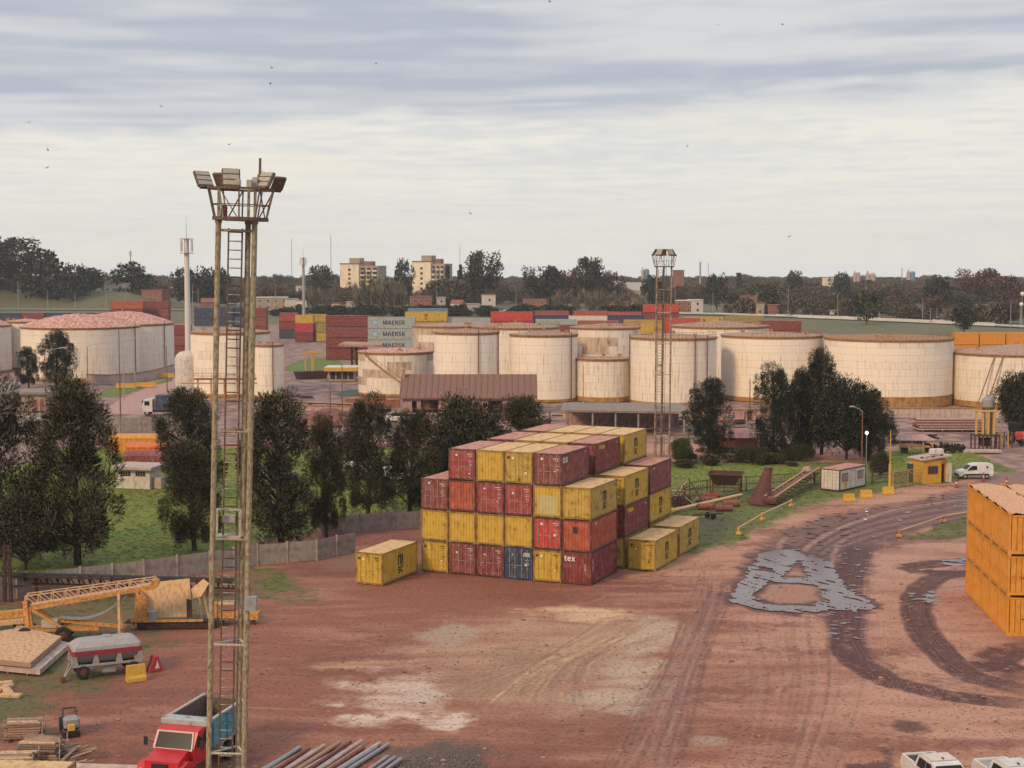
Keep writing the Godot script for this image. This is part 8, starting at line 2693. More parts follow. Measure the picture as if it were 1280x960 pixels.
		t = thing("parked_car", q[2], "car", G(q[0], q[1]), 1.3, "cars parked behind the casuarinas")
		small_car(t, 1.0)
		(t.get_child(0) as MeshInstance3D).set_surface_override_material(0, mats[q[3]])

# ---------------------------------------------------------------- screening plant at the left
func build_plant() -> void:
	var ma: Material = mats.machine_orange
	# long dark conveyor on trestles
	var t := thing("belt_conveyor", "long dark maroon belt conveyor on trestles before the concrete wall", "conveyor")
	var a := G(-30, 748) + Vector3.UP * 1.9
	var c := G(292, 742) + Vector3.UP * 1.0
	var d := (c - a).normalized()
	var s := d.cross(Vector3.UP).normalized() * 0.5
	for q in [s, -s]:
		part(MB.new().beam(a + q, c + q, 0.12, 0.16), "chord", mats.rust_dark, t)
		part(MB.new().beam(a + q - Vector3.UP * 0.75, c + q - Vector3.UP * 0.7, 0.1, 0.12), "chord", mats.rust, t)
	var n := 24
	for i in n:
		var p := a.lerp(c, (i + 0.5) / n)
		var p2 := a.lerp(c, (i + 1.0) / n)
		part(MB.new().beam(p - s, p - s - Vector3.UP * 0.72, 0.09, 0.09), "strut", mats.rust_dark, t)
		part(MB.new().beam(p - s - Vector3.UP * 0.05, p2 - s - Vector3.UP * 0.68, 0.07, 0.07), "brace", mats.rust_dark, t)
		part(MB.new().prism([p - s * 1.05, p + s * 1.05, p + s * 0.4 - Vector3.UP * 0.42, p - s * 0.4 - Vector3.UP * 0.42], d * 0.12), "idler_frame", mats.rust_dark, t)
		part(MB.new().tube(p - s * 1.2 + Vector3.UP * 0.1, p - s * 1.35 + Vector3.UP * 0.12, 0.06, -1, 6), "idler", mats.dropping, t)
		if i % 4 == 1:
			part(MB.new().beam(p - s - Vector3.UP * 0.7, Vector3(p.x, -0.05, p.z) - s * 1.4, 0.12, 0.12), "trestle_leg", mats.rust, t)
			part(MB.new().beam(p + s - Vector3.UP * 0.7, Vector3(p.x, -0.05, p.z) + s * 1.4, 0.12, 0.12), "trestle_leg", mats.rust, t)
	part(MB.new().beam(a + Vector3.UP * 0.13, c + Vector3.UP * 0.13, 0.75, 0.04), "belt", mats.rubber, t)
	# wooden post pair at the far left with sagging cable
	t = thing("timber_pylon", "dark twin timber post standing behind the conveyor at the left edge", "post", G(10, 752))
	for x in [-0.25, 0.25]:
		part(MB.new().beam(Vector3(x, 0, 0), Vector3(x * 0.6, 4.3, 0), 0.22, 0.22), "post", mats.rust_dark, t)
	for y in [1.4, 2.6, 3.9]:
		part(MB.new().beam(Vector3(-0.4, y, 0.1), Vector3(0.4, y, 0.1), 0.12, 0.12), "cross_tie", mats.rust_dark, t)
	# mobile orange screening machine
	var org := G(60, 806)
	t = thing("mobile_conveyor", "orange wheeled stacker with a lattice boom rising to the right", "machine")
	var A := G(34, 800) + Vector3.UP * 2.75
	var B := AT(-G(192, 795).z, 194, 724)
	var up := Vector3.UP
	var dd := (B - A).normalized()
	var ss := dd.cross(up).normalized() * 0.42
	for q in [ss, -ss]:
		part(MB.new().beam(A + q - up * 0.55, B + q - up * 0.45, 0.12, 0.26), "boom_girder", ma, t)
		part(MB.new().beam(A + q + up * 0.35, B + q + up * 0.1, 0.06, 0.06), "boom_rail", mats.machine_tan, t)
		for i in 11:
			var f := i / 10.0
			var p: Vector3 = A.lerp(B, f) + q
			part(MB.new().beam(p - up * 0.5, p + up * lerpf(0.35, 0.1, f), 0.05, 0.05), "boom_strut", mats.machine_tan, t)
			if i < 10: part(MB.new().beam(p + up * lerpf(0.35, 0.1, f), A.lerp(B, f + 0.1) + q - up * 0.5, 0.045, 0.045), "boom_brace", mats.machine_tan, t)
	part(MB.new().beam(A - up * 0.36, B - up * 0.3, 0.66, 0.07), "boom_belt", mats.machine_tan, t)
	for i in 8:
		var p := A.lerp(B, 0.1 + i * 0.11) - up * 0.8
		part(MB.new().bbox(p - ss, Vector3(0.14, 0.34, 0.12), 0.03), "roller_bracket", mats.dropping, t)
	part(MB.new().tube(B - ss * 1.25 - up * 0.25, B + ss * 1.25 - up * 0.25, 0.28, -1, 14), "head_drum", ma, t)
	part(MB.new().tube(A - ss * 1.25 - up * 0.3, A + ss * 1.25 - up * 0.3, 0.26, -1, 14), "tail_drum", mats.rust, t)
	var gl := Vector3(A.x + 0.2, 0, A.z)
	for q in [ss, -ss]:
		part(MB.new().beam(gl + q * 1.6 + up * 0.6, A + q, 0.22, 0.3), "rear_leg", ma, t)
		part(MB.new().beam(gl + q * 1.6 + dd * 2.6 + up * 0.7 - up * dd.y * 2.6, A + q - up * 0.3, 0.12, 0.16), "stay", ma, t)
	var fx := Vector3(dd.x, 0, dd.z).normalized()
	part(MB.new().beam(gl - fx * 1.0 + up * 0.75, gl + fx * 4.6 + up * 0.75, 1.3, 0.18), "chassis", ma, t)
	part(MB.new().beam(gl + fx * 2.0 + up * 1.3, gl + fx * 6.4 + up * 0.7, 0.2, 0.24), "drawbar", ma, t)
	part(MB.new().bbox(gl + fx * 1.4 + up * 1.15, Vector3(1.1, 0.5, 0.9), 0.06), "engine_box", mats.dropping, t)
	for q in [-0.9, 0.95]:
		for e in [-0.2, 2.3]:
			b_wheel(t, gl + fx * e + fx.cross(up) * q + up * 0.52, 0.54, 0.34, atan2(-fx.z, fx.x))
	var mid := A.lerp(B, 0.72)
	for q in [ss, -ss]:
		part(MB.new().beam(Vector3(mid.x, 0, mid.z) + q * 1.3, mid + q - up * 0.5, 0.16, 0.16), "front_leg", mats.machine_tan, t)
	# sagging return belt
	var last := A + dd * 2.2 - up * 1.5
	for i in 10:
		var f := (i + 1) / 10.0
		var p := A + dd * (2.2 + f * 4.6) + up * (-1.5 - 0.75 * sin(PI * minf(f * 0.75, 1.0)) + 1.35 * f * f)
		part(MB.new().beam(last, p, 0.7, 0.05), "return_belt", mats.grey_paint, t)
		last = p
	# tail piece of another orange frame at the left edge
	t = thing("orange_chassis", "orange chassis beam end lying at the left picture edge", "machine part", G(8, 790))
	part(MB.new().beam(Vector3(-3, 1.0, 0.3), Vector3(1.3, 1.35, 0), 0.5, 0.5), "beam", ma, t)
	part(MB.new().beam(Vector3(-3, 0.55, 0.7), Vector3(1.4, 0.9, 0.5), 0.35, 0.3), "beam", mats.machine_tan, t)
	for x in [-1.5, 0.7]: part(MB.new().beam(Vector3(x, 0, 0.3), Vector3(x, 0.9, 0.3), 0.2, 0.2), "prop", mats.rust, t)
	# feed hopper with the big tan plate
	t = thing("screen_hopper", "orange framed hopper with a big tan rusted back plate", "hopper", G(213, 784), 0.05)
	k_plate(t)
	# orange pieces seen behind the light tower
	t = thing("orange_trough", "short orange trough and box behind the tower's legs", "machine part", G(297, 780))
	part(MB.new().box(Vector3(-1.9, 0.35, -0.6), Vector3(1.5, 0.85, 0.3)), "trough", ma, t)
	part(MB.new().bbox(Vector3(-1.5, 0.8, 0.2), Vector3(0.32, 1.6, 0.4), 0.03), "post", ma, t)
	part(MB.new().box(Vector3(-1.3, 1.45, -0.6), Vector3(-0.2, 1.55, 0.3)), "plate", mats.machine_tan, t)
	for x in [-1.2, 1.0]: part(MB.new().box(Vector3(x, 0, -0.4), Vector3(x + 0.2, 0.35, 0.1)), "foot", mats.rust, t)
	# grey trailer tank
	fuel_trailer()
	# stacked plates
	slab_stack()
	barrier_block("yellow plastic barrier beside the grey tank trailer", 170, 851, "barrier_yellow", 0.5, 1.15, 1.0)
	t = thing("red_barrier", "dark red wedge barrier right of the yellow one", "barrier", G(193, 838), 0.6)
	part(MB.new().prism([Vector3(-0.45, 0, 0.35), Vector3(0.45, 0, 0.35), Vector3(0.16, 0.95, 0.35), Vector3(-0.1, 0.95, 0.35)], Vector3(0, 0, -0.6)), "body", mats.barrier_red, t)
	part(MB.new().prism([Vector3(-0.1, 0.2, 0.356), Vector3(0.2, 0.2, 0.356), Vector3(0.08, 0.7, 0.356)], Vector3(0, 0, 0.01)), "panel", mats.frame_white, t)

func b_wheel(t: Node3D, at: Vector3, r: float, w: float, yaw: float) -> void:
	var b := MB.new()
	b.xf = Transform3D(Basis(Vector3.UP, yaw + PI / 2), at)
	b.wheel(Vector3.ZERO, r, w)
	var o := part(b, "wheel", mats.rubber, t)
	b = MB.new()
	b.xf = Transform3D(Basis(Vector3.UP, yaw + PI / 2), at)
	b.hub(Vector3.ZERO, r * 0.56, w * 0.9)
	part(b, "rim", mats.rust, o)

func k_plate(t: Node3D) -> void:
	var ma: Material = mats.machine_orange
	var b := MB.new()
	b.prism([Vector3(-2.0, 0.75, 0.1), Vector3(1.15, 0.75, 0.1), Vector3(1.2, 1.3, 0.0), Vector3(1.45, 1.9, -0.1), Vector3(1.3, 3.35, -0.45), Vector3(-2.35, 3.0, -0.4)], Vector3(0, 0, -0.06))
	part(b, "back_plate", mats.machine_tan, t)
	b = MB.new()
	b.prism([Vector3(1.5, 1.9, -0.3), Vector3(2.2, 2.2, 0.1), Vector3(2.75, 3.1, 0.1), Vector3(2.3, 3.35, -0.2), Vector3(1.4, 2.6, -0.4)], Vector3(0, 0, -0.06))
	part(b, "wing_plate", mats.machine_tan, t)
	b = MB.new()
	b.prism([Vector3(1.2, 0.7, 0.3), Vector3(1.6, 0.9, 0.6), Vector3(1.5, 2.0, 0.3), Vector3(1.15, 2.0, 0.0)], Vector3(0.05, 0, 0))
	part(b, "side_plate", mats.rust_dark, t)
	for q in [[-2.5, 0.0, -2.2, 2.9], [-1.7, 0.0, -2.3, 2.7], [-1.9, 0.0, -1.7, 2.3]]:
		part(MB.new().beam(Vector3(q[0], q[1], 0.35), Vector3(q[2], q[3], -0.1), 0.14, 0.14), "frame_leg", ma, t)
	part(MB.new().prism([Vector3(-2.4, 2.9, 0.0), Vector3(-1.6, 2.2, 0.35), Vector3(-1.6, 0.5, 0.45), Vector3(-2.2, 0.5, 0.3)], Vector3(0.05, 0, 0)), "side_wing", ma, t)
	for q in [[2.2, 0.0, 2.0, 2.2], [2.7, 0.0, 2.3, 2.4]]:
		part(MB.new().beam(Vector3(q[0], q[1], -0.3), Vector3(q[2], q[3], -0.2), 0.1, 0.1), "prop", mats.machine_tan, t)
	part(MB.new().beam(Vector3(-2.6, 0.62, 0.7), Vector3(2.4, 0.62, 0.7), 0.16, 0.16), "base_beam", ma, t)
	part(MB.new().beam(Vector3(-3.0, 0.5, 0.2), Vector3(3.4, 0.5, 0.2), 0.9, 0.1), "feeder_belt", mats.rubber, t)
	part(MB.new().box(Vector3(-2.2, 0.05, -0.2), Vector3(3.2, 0.44, 0.62)), "feeder_frame", mats.rust_dark, t)
	part(MB.new().tube(Vector3(-1.1, 0.6, 0.6), Vector3(-1.1, 1.3, 0.6), 0.3, 0.34, 12), "drum", mats.grey_paint, t)

func fuel_trailer() -> void:
	var p := G(132, 842)
	var t := thing("tank_trailer", "grey hopper trailer with a dark red stripe and four wheels", "trailer", p, 0.42)
	var L := 4.3
	t.scale = Vector3(0.98, 1.1, 1.0)
	var b := MB.new()
	var ring := func(y: float, hx: float, hz: float) -> Array:
		var k := 0.16
		return [Vector3(-hx + k, y, hz), Vector3(hx - k, y, hz), Vector3(hx, y, hz - k), Vector3(hx, y, -hz + k), Vector3(hx - k, y, -hz), Vector3(-hx + k, y, -hz), Vector3(-hx, y, -hz + k), Vector3(-hx, y, hz - k)]
	var loft := func(rs: Array, cap0: bool, cap1: bool) -> MB:
		var m := MB.new()
		for i in rs.size() - 1:
			for j in 8:
				var q := (j + 1) % 8
				m.quad(rs[i][j], rs[i][q], rs[i + 1][q], rs[i + 1][j])
		for j in range(1, 7):
			if cap1: m.tri(rs[-1][0], rs[-1][j], rs[-1][j + 1])
			if cap0: m.tri(rs[0][0], rs[0][j + 1], rs[0][j])
		return m
	part(loft.call([ring.call(0.85, L * 0.38, 0.45), ring.call(1.35, L / 2 - 0.05, 0.95)], true, false), "hopper_body", mats.tank_grey, t)
	part(loft.call([ring.call(1.35, L / 2 + 0.01, 1.01), ring.call(1.62, L / 2 + 0.01, 1.01)], true, true), "stripe", mats.stripe_red, t)
	part(loft.call([ring.call(1.62, L / 2 - 0.01, 0.99), ring.call(1.8, L / 2 - 0.05, 0.95), ring.call(2.08, L / 2 - 0.4, 0.6), ring.call(2.14, L / 2 - 0.6, 0.4)], false, true), "top", mats.tank_grey, t)
	part(MB.new().bbox(Vector3(0.1, 2.18, 0), Vector3(0.5, 0.1, 0.4), 0.03), "hatch", mats.tank_grey, t)
	for s in [-1, 1]:
		part(MB.new().box(Vector3(-L / 2, 0.72, s * 0.9 - 0.05), Vector3(L / 2, 0.84, s * 0.9 + 0.05)), "side_rail", mats.tank_grey, t)
		for x in [-L / 2 + 0.15, -L / 6, L / 6, L / 2 - 0.15]:
			b = MB.new()
			b.prism([Vector3(x - 0.22, 0.84, s * 0.93), Vector3(x + 0.22, 0.84, s * 0.93), Vector3(x + 0.1, 1.34, s * 0.98), Vector3(x - 0.1, 1.34, s * 0.98)], Vector3(0, 0, -s * 0.08))
			part(b, "bracket", mats.tank_grey, t)
		for x in [-L / 2 + 0.65, L / 2 - 0.6]:
			var w := part(MB.new(), "wheel", mats.rubber, t) if false else null
			var m := MB.new()
			m.xf = Transform3D(Basis(Vector3.UP, PI / 2), Vector3(x, 0.42, s * 0.82))
			m.wheel(Vector3.ZERO, 0.42, 0.26)
			var wh := part(m, "wheel", mats.rubber, t)
			m = MB.new()
			m.xf = Transform3D(Basis(Vector3.UP, PI / 2), Vector3(x, 0.42, s * 0.82))
			m.hub(Vector3.ZERO, 0.23, 0.25)
			part(m, "rim", mats.rust, wh)
	for s in [-1, 1]:
		for zz in [-0.5, 0.5]:
			part(MB.new().prism([Vector3(s * L / 2, 0.84, zz - 0.2), Vector3(s * L / 2, 0.84, zz + 0.2), Vector3(s * (L / 2 + 0.02), 1.34, zz + 0.1), Vector3(s * (L / 2 + 0.02), 1.34, zz - 0.1)], Vector3(-s * 0.06, 0, 0)), "bracket", mats.tank_grey, t)
		part(MB.new().beam(Vector3(s * 1.5, 0.45, -0.8), Vector3(s * 1.5, 0.45, 0.8), 0.12, 0.12), "axle", mats.rust_dark, t)
		part(MB.new().beam(Vector3(-L / 2, 0.7, s * 0.4), Vector3(-L / 2 - 0.55, 0.18, s * 0.06 + 0.9), 0.07, 0.07), "drawbar", mats.tank_grey, t)
	part(MB.new().box(Vector3(-1.5, 0.52, -0.25), Vector3(1.5, 0.7, 0.25)), "chassis", mats.rust_dark, t)
	part(MB.new().box(Vector3(-0.3, 0.25, 0.3), Vector3(0.5, 0.75, 0.75)), "valve_box", mats.grey_paint, t)
	part(MB.new().bbox(Vector3(-L / 2 - 0.6, 0.15, 0.9), Vector3(0.3, 0.28, 0.3), 0.05), "hitch", mats.rust, t)

func slab_stack() -> void:
	var p0 := G(-6, 846)
	var q := [G(-30, 838), G(50, 846), G(88, 812), G(40, 800), G(-30, 812)]
	var up := Vector3.UP
	var names := ["lower of the two thick pale panels stacked at the left edge", "upper tan plywood panel of the stack at the left edge"]
	for k in 2:
		var pts := []
		for i in q.size():
			var o: Vector3 = q[i]
			pts.append(o + up * (0.12 + k * 0.42) + (Vector3(-0.6, 0, -0.1) if k == 1 else Vector3.ZERO))
		var t := thing("form_panel", names[k], "panel", Vector3.ZERO, 0.0, "panels stacked at the left edge")
		part(MB.new().prism(pts, up * 0.3), "core", mats.timber if k else mats.concrete_pale, t)
		var top := []
		for o in pts: top.append(o + up * 0.302)
		part(MB.new().prism(top, up * 0.03), "face_sheet", mats.plywood if k else mats.concrete_pale, t)
	for i in 3:
		var c: Vector3 = q[0].lerp(q[1], 0.2 + 0.3 * i)
		var c2: Vector3 = q[4].lerp(q[2], 0.2 + 0.3 * i)
		solo(MB.new().beam(c + up * 0.06, c2 + up * 0.06, 0.12, 0.12), "bearer", "timber bearer under the stacked panels, %s from the left" % ["first", "second", "third"][i], "timber", mats.timber_grey, Vector3.ZERO, 0.0, "bearers under the panels")
# ---------------------------------------------------------------- light towers and near things
func light_tower(label: String, base: Vector3, deck: float, lean: float, legs: Array, lr: float, ties: Array, basket: float, bh: float, leg_mat: String, landing: float) -> Node3D:
	var t := thing("light_tower", label, "tower", base, 0.0, "lighting towers")
	t.rotation.z = -lean
	var L := []
	for q in legs: L.append(Vector3(q[0], 0, q[1]))
	var up := Vector3.UP
	var lm: Material = mats[leg_mat]
	var st: Material = mats.tower_steel
	for p in L:
		var b := MB.new()
		var n := 6
		for i in n:
			b.tube(p + up * deck * i / n, p + up * deck * (i + 1) / n, lr, -1, 12)
			b.tube(p + up * (deck * (i + 1) / n - 0.12), p + up * (deck * (i + 1) / n + 0.04), lr * 1.25, -1, 12)
		part(b, "leg", lm, t)
	for y in ties:
		for i in 3:
			part(MB.new().tube(L[i] + up * y, L[(i + 1) % 3] + up * y, lr * 0.45, -1, 8), "tie_bar", mats.dropping if int(y) % 2 else lm, t)
	# ladder
	var side: Vector3 = (L[1] - L[0]).normalized()
	var c: Vector3 = L[2] - side * (lr * 1.6 + 0.28) + Vector3(0, 0, 0.25)
	var w := 0.24 + lr * 0.3
	for s in [-1, 1]:
		part(MB.new().beam(c + side * w * s, c + side * w * s + up * (deck - 0.3), 0.06, 0.06), "ladder_rail", st, t)
	var y := 0.4
	while y < deck - 0.3:
		part(MB.new().tube(c - side * w + up * y, c + side * w + up * y, 0.026, -1, 5, false), "rung", st if int(y * 7) % 3 == 0 else mats.dropping, t)
		y += 0.36
	part(MB.new().tube(L[2] + side * 0.3, L[2] + side * 0.3 + up * deck, 0.035, -1, 6), "cable_duct", st, t)
	# service landing
	var lc := c + up * landing
	for q in [0.0, 1.15]:
		part(MB.new().cbox(lc + up * q, Vector3(1.0, 0.07, 0.7)) if q == 0.0 else MB.new().beam(lc + Vector3(-0.5, q, 0.3), lc + Vector3(0.5, q, 0.3), 0.07, 0.07), "landing", mats.dropping, t)
	for s in [-0.47, 0.47]:
		part(MB.new().beam(lc + Vector3(s, 0, 0.3), lc + Vector3(s, 1.15, 0.3), 0.08, 0.08), "landing_post", mats.dropping, t)
	part(MB.new().bbox(lc + Vector3(0.0, 0.75, 0.1), Vector3(0.5, 0.3, 0.3), 0.03), "lamp_box", mats.lamp_face, t)
	# deck and basket
	var cc: Vector3 = (L[0] + L[1] + L[2]) / 3.0
	var r0 := basket * 0.78
	var r1 := basket
	part(MB.new().lathe([[0.0, deck], [r0 + 0.08, deck], [r0 + 0.08, deck + 0.14], [0.0, deck + 0.14]], 10, cc), "deck", st, t)
	var n := 10
	for i in n:
		var e := TAU * i / n + 0.2
		var f := TAU * (i + 1) / n + 0.2
		var d := Vector3(cos(e), 0, sin(e))
		var g := Vector3(cos(f), 0, sin(f))
		part(MB.new().beam(cc + d * r0 + up * deck, cc + d * r1 + up * (deck + bh), 0.055, 0.055), "basket_strut", st if i % 3 else lm, t)
		part(MB.new().beam(cc + d * r1 + up * (deck + bh), cc + g * r1 + up * (deck + bh), 0.09, 0.09), "ring_bar", st, t)
		part(MB.new().beam(cc + d * lerpf(r0, r1, 0.5) + up * (deck + bh * 0.5), cc + g * lerpf(r0, r1, 0.5) + up * (deck + bh * 0.5), 0.04, 0.04), "mid_rail", st, t)
		if i % 2 == 0: part(MB.new().beam(cc + d * r0 + up * deck, cc + g * r1 + up * (deck + bh), 0.04, 0.04), "basket_brace", st, t)
	for p in L:
		part(MB.new().beam(p + up * deck, p + up * (deck + bh), 0.1, 0.1), "inner_post", lm, t)
	return t

# a floodlight on the ring: yaw it faces, tilt upward-leaning panel of three lamp strips
func floodlight(t: Node3D, at: Vector3, yaw: float, tilt: float, s: float, roll := 0.0) -> void:
	var o := Node3D.new()
	o.name = "floodlight"
	t.add_child(o, true)
	o.transform = Transform3D(Basis(Vector3.UP, yaw) * Basis(Vector3.BACK, roll) * Basis(Vector3.RIGHT, tilt), at)
	part(MB.new().bbox(Vector3(0, 0.36 * s, -0.06), Vector3(0.72 * s, 0.72 * s, 0.14), 0.03), "housing", mats.tower_steel, o)
	for i in 3:
		part(MB.new().bbox(Vector3(0, (0.13 + i * 0.23) * s, 0.02), Vector3(0.62 * s, 0.19 * s, 0.05), 0.012), "lamp_strip", mats.lamp_face, o)
	part(MB.new().box(Vector3(-0.3 * s, -0.1, -0.1), Vector3(0.3 * s, 0.02, 0.05)), "bracket", mats.tower_steel, o)

func build_near() -> void:
	var z := 62.0
	var dk := HV(z, 275.5)
	var bx := XU(z, 272) + 0.56
	var t := light_tower("tall rusty three legged lighting tower standing nearest the camera", Vector3(XU(z, 283, 0.0), 0, -z), dk, 0.033, [[-0.74, 0.42], [0.70, 0.40], [0.27, -0.62]], 0.115, [HV(z, 938), HV(z, 803), HV(z, 672), HV(z, 538), HV(z, 288)], 1.34, HV(z, 236) - dk, "tower_leg", HV(z, 672))
	var ry := dk + HV(z, 236) - dk
	for q in [[-1.22, 0.5, 0.75, -0.6, 1.0, 0.0], [-0.75, -0.9, 2.6, -0.5, 0.95, 0.0], [-0.12, 1.15, 0.3, -0.3, 1.0, 0.0], [0.98, 0.75, -0.6, -0.55, 1.0, 0.0], [1.35, -0.6, -2.3, -0.5, 0.8, 0.0], [-0.6, -1.0, 3.1, -0.2, 0.7, 0.0]]:
		floodlight(t, Vector3(q[0], ry + 0.08, q[1]), q[2], q[3], q[4], q[5])
	for q in [[0.55, 0.9, 0.3], [0.72, 0.6, 0.42], [0.1, 0.95, 0.3]]:
		part(MB.new().bbox(Vector3(q[0], ry + 0.05 + q[2] / 2, q[1]), Vector3(0.22, q[2], 0.22), 0.03), "ballast_box", mats.lamp_face, t)
	part(MB.new().tube(Vector3(0.82, ry, 0.1), Vector3(0.82, ry + 1.25, 0.1), 0.06, 0.05, 8).tube(Vector3(0.82, ry + 0.45, 0.1), Vector3(0.82, ry + 0.6, 0.1), 0.1, 0.1, 8), "camera_pole", mats.tower_steel, t)
	part(MB.new().beam(Vector3(0.88, ry + 0.75, 0.1), Vector3(1.3, ry + 0.55, 0.2), 0.06, 0.06).lathe([[0, 0.2], [0.16, 0.16], [0.2, 0], [0.14, -0.14], [0, -0.18]], 12, Vector3(1.1, ry + 0.5, 0.15)), "camera_dome", mats.frame_white, t)
	part(MB.new().bbox(Vector3(-0.55, dk + 0.35, 0.3), Vector3(0.25, 0.45, 0.2), 0.03), "junction_box", mats.rust, t)
	part(MB.new().bbox(Vector3(0.86, HV(z, 750), 0.45), Vector3(0.5, 0.6, 0.25), 0.03), "switch_box", mats.grey_paint, t)
	# the second tower, farther off
	var p := G(827, 573)
	z = -p.z
	dk = HV(z, 334)
	t = light_tower("second lighting tower, slimmer, standing behind the container stack", p, dk, 0.004, [[-0.95, 0.5], [0.95, 0.5], [0.1, -0.9]], 0.11, [3.0, 7.0, 11.0, 15.0, 19.0, 22.0], 1.6, HV(z, 318.5) - dk, "tower_leg_red", HV(z, 464))
	for i in 5:
		var e := -0.6 + i * 1.25
		floodlight(t, Vector3(sin(e) * 1.5, HV(z, 318.5), cos(e) * 1.5), e, -0.55, 1.25)
	dump_truck()
	pickup("white pickup with an open black bed and dusty roof, bottom right", 20.6, -72.2, 0.18, "car_dusty", "black_plastic")
	pickup("white pickup with a pale bed cover, cut by the corner of the picture", 23.95, -71.4, 0.22, "car_white", "galvanised")
	# pipe pile
	rng.seed = 12
	var a := G(345, 958)
	var names := ["dark steel", "rusty", "tan", "pale rusty"]
	for i in 17:
		var q := a + Vector3(-0.2 + i * 0.27, 0.12 + 0.11 * (i % 2), 0)
		var dir := Vector3(0.36 + rng.randf_range(-0.04, 0.04), 0, -0.93).normalized()
		var k: int = [0, 0, 2, 1, 2, 3, 1, 2, 3, 1, 0, 3, 2, 1, 3, 0, 0][i]
		solo(MB.new().pipe(q - dir * 4.0, q + dir * rng.randf_range(2.0, 3.9), 0.11, 0.012, 12), "scaffold_pipe", "%s pipe in the bottom pipe pile, %s from the left" % [names[k], ["first", "second", "third", "fourth", "fifth", "sixth", "seventh", "eighth", "ninth", "tenth", "eleventh", "twelfth", "thirteenth", "fourteenth", "fifteenth", "sixteenth", "seventeenth"][i]], "pipe", [mats.grey_paint, mats.rust_pipe, mats.timber, mats.concrete_pale][k], Vector3.ZERO, 0.0, "pipes piled at the bottom edge")
	for i in 3:
		var o := a + Vector3(4.7, 0.1, 1.0) + Vector3(i * 0.35, 0, 0.2 * i)
		solo(MB.new().pipe(o, o + Vector3(0.9, 0.1, -2.0), 0.1, 0.012, 12), "scaffold_pipe", "short loose grey pipe right of the pile, %s one" % ["left", "middle", "right"][i], "pipe", mats.grey_paint, Vector3.ZERO, 0.0, "pipes piled at the bottom edge")
	# dark gravel
	var b := MB.new()
	var g := G(545, 958)
	for i in 900:
		var e := rng.randf() * TAU
		var r := sqrt(rng.randf())
		var o := g + Vector3(cos(e) * r * 2.6, -0.01, sin(e) * r * 1.9)
		var s := rng.randf_range(0.03, 0.1)
		b.xf = Transform3D(Basis.from_euler(Vector3(rng.randf(), rng.randf() * 6, rng.randf())), o)
		b.lathe([[0, s], [s, 0], [0, -s]], 4)
	tag(node(b.mesh(), "gravel", mats.gravel, self), "spread of dark gravel beside the pipe pile", "gravel", "", "stuff")
	# timber stacks
	plank_stack("tidy upper stack of sawn planks at the left edge", G(30, 922), 0.1, 2.0, 7, 4, 0)
	plank_stack("loose middle stack of grey planks below the tidy one", G(52, 948), -0.08, 2.2, 8, 5, 1)
	plank_stack("lower left stack of tan planks cut by the picture edge", G(10, 962), 0.06, 2.6, 6, 5, 2)
	for i in 9:
		var o := G(80 + i * 3.0, 940 + (i * 7) % 22)
		solo(MB.new().beam(Vector3(-0.7, 0, 0), Vector3(0.7, 0.25 + 0.1 * (i % 3), -0.4), 0.2, 0.05), "loose_plank", "loose plank lying right of the plank stacks", "plank", mats.timber if i % 2 else mats.timber_grey, o + Vector3.UP * 0.08, rng.randf_range(-0.5, 1.2), "loose planks")
	for i in 4:
		solo(MB.new().bbox(Vector3(0, 0.1, 0), Vector3(1.3, 0.2, 0.45), 0.04), "pale_beam", "pale sawn beam lying on the grass at the left edge", "plank", mats.plywood, G(2 + i * 4, 856 + i * 5), 0.3 + i * 0.9, "pale beams at the left edge")
	t = thing("corrugated_sheet", "tan corrugated sheet lying at the bottom edge", "sheet", G(130, 968), -0.1)
	for i in 9:
		b = MB.new()
		b.prism([Vector3(-1.75, 0.25, -0.75 + i * 0.22), Vector3(-1.75, 0.32, -0.64 + i * 0.22), Vector3(-1.75, 0.25, -0.54 + i * 0.22)], Vector3(3.5, 0, 0))
		part(b, "rib", mats.concrete_pale, t)
	part(MB.new().box(Vector3(-1.75, 0.0, -0.8), Vector3(1.75, 0.249, 1.3)), "base", mats.timber_grey, t)
	container("yellow container roof just showing at the bottom left corner", G(8, 992), 1.5, "yellow", "front", "", CL, CHT * 0.5, "single yellow containers on the ground", 0.0, true)
	# small plate compactor
	t = thing("plate_compactor", "small black plate compactor with a grey hood on the soil", "machine", G(88, 918), 0.4)
	part(MB.new().bbox(Vector3(0, 0.2, 0), Vector3(0.9, 0.4, 1.2), 0.1), "base_plate", mats.black_plastic, t)
	part(MB.new().bbox(Vector3(0.05, 0.75, 0.1), Vector3(0.85, 0.55, 0.7), 0.12), "hood", mats.grey_paint, t)
	part(MB.new().bbox(Vector3(0.0, 0.55, 0.55), Vector3(0.4, 0.35, 0.2), 0.05), "engine", mats.machine_yellow, t)
	part(MB.new().tube(Vector3(-0.5, 0.5, -0.5), Vector3(0.5, 0.5, -0.5), 0.38, -1, 14), "roller", mats.rubber, t)
	for s in [-0.4, 0.4]: part(MB.new().tube(Vector3(s, 0.5, 0.3), Vector3(s * 0.8, 1.35, -0.5), 0.04, -1, 6), "handle", mats.black_plastic, t)
	part(MB.new().tube(Vector3(-0.33, 1.33, -0.5), Vector3(0.33, 1.33, -0.5), 0.04, -1, 6), "grip", mats.black_plastic, t)

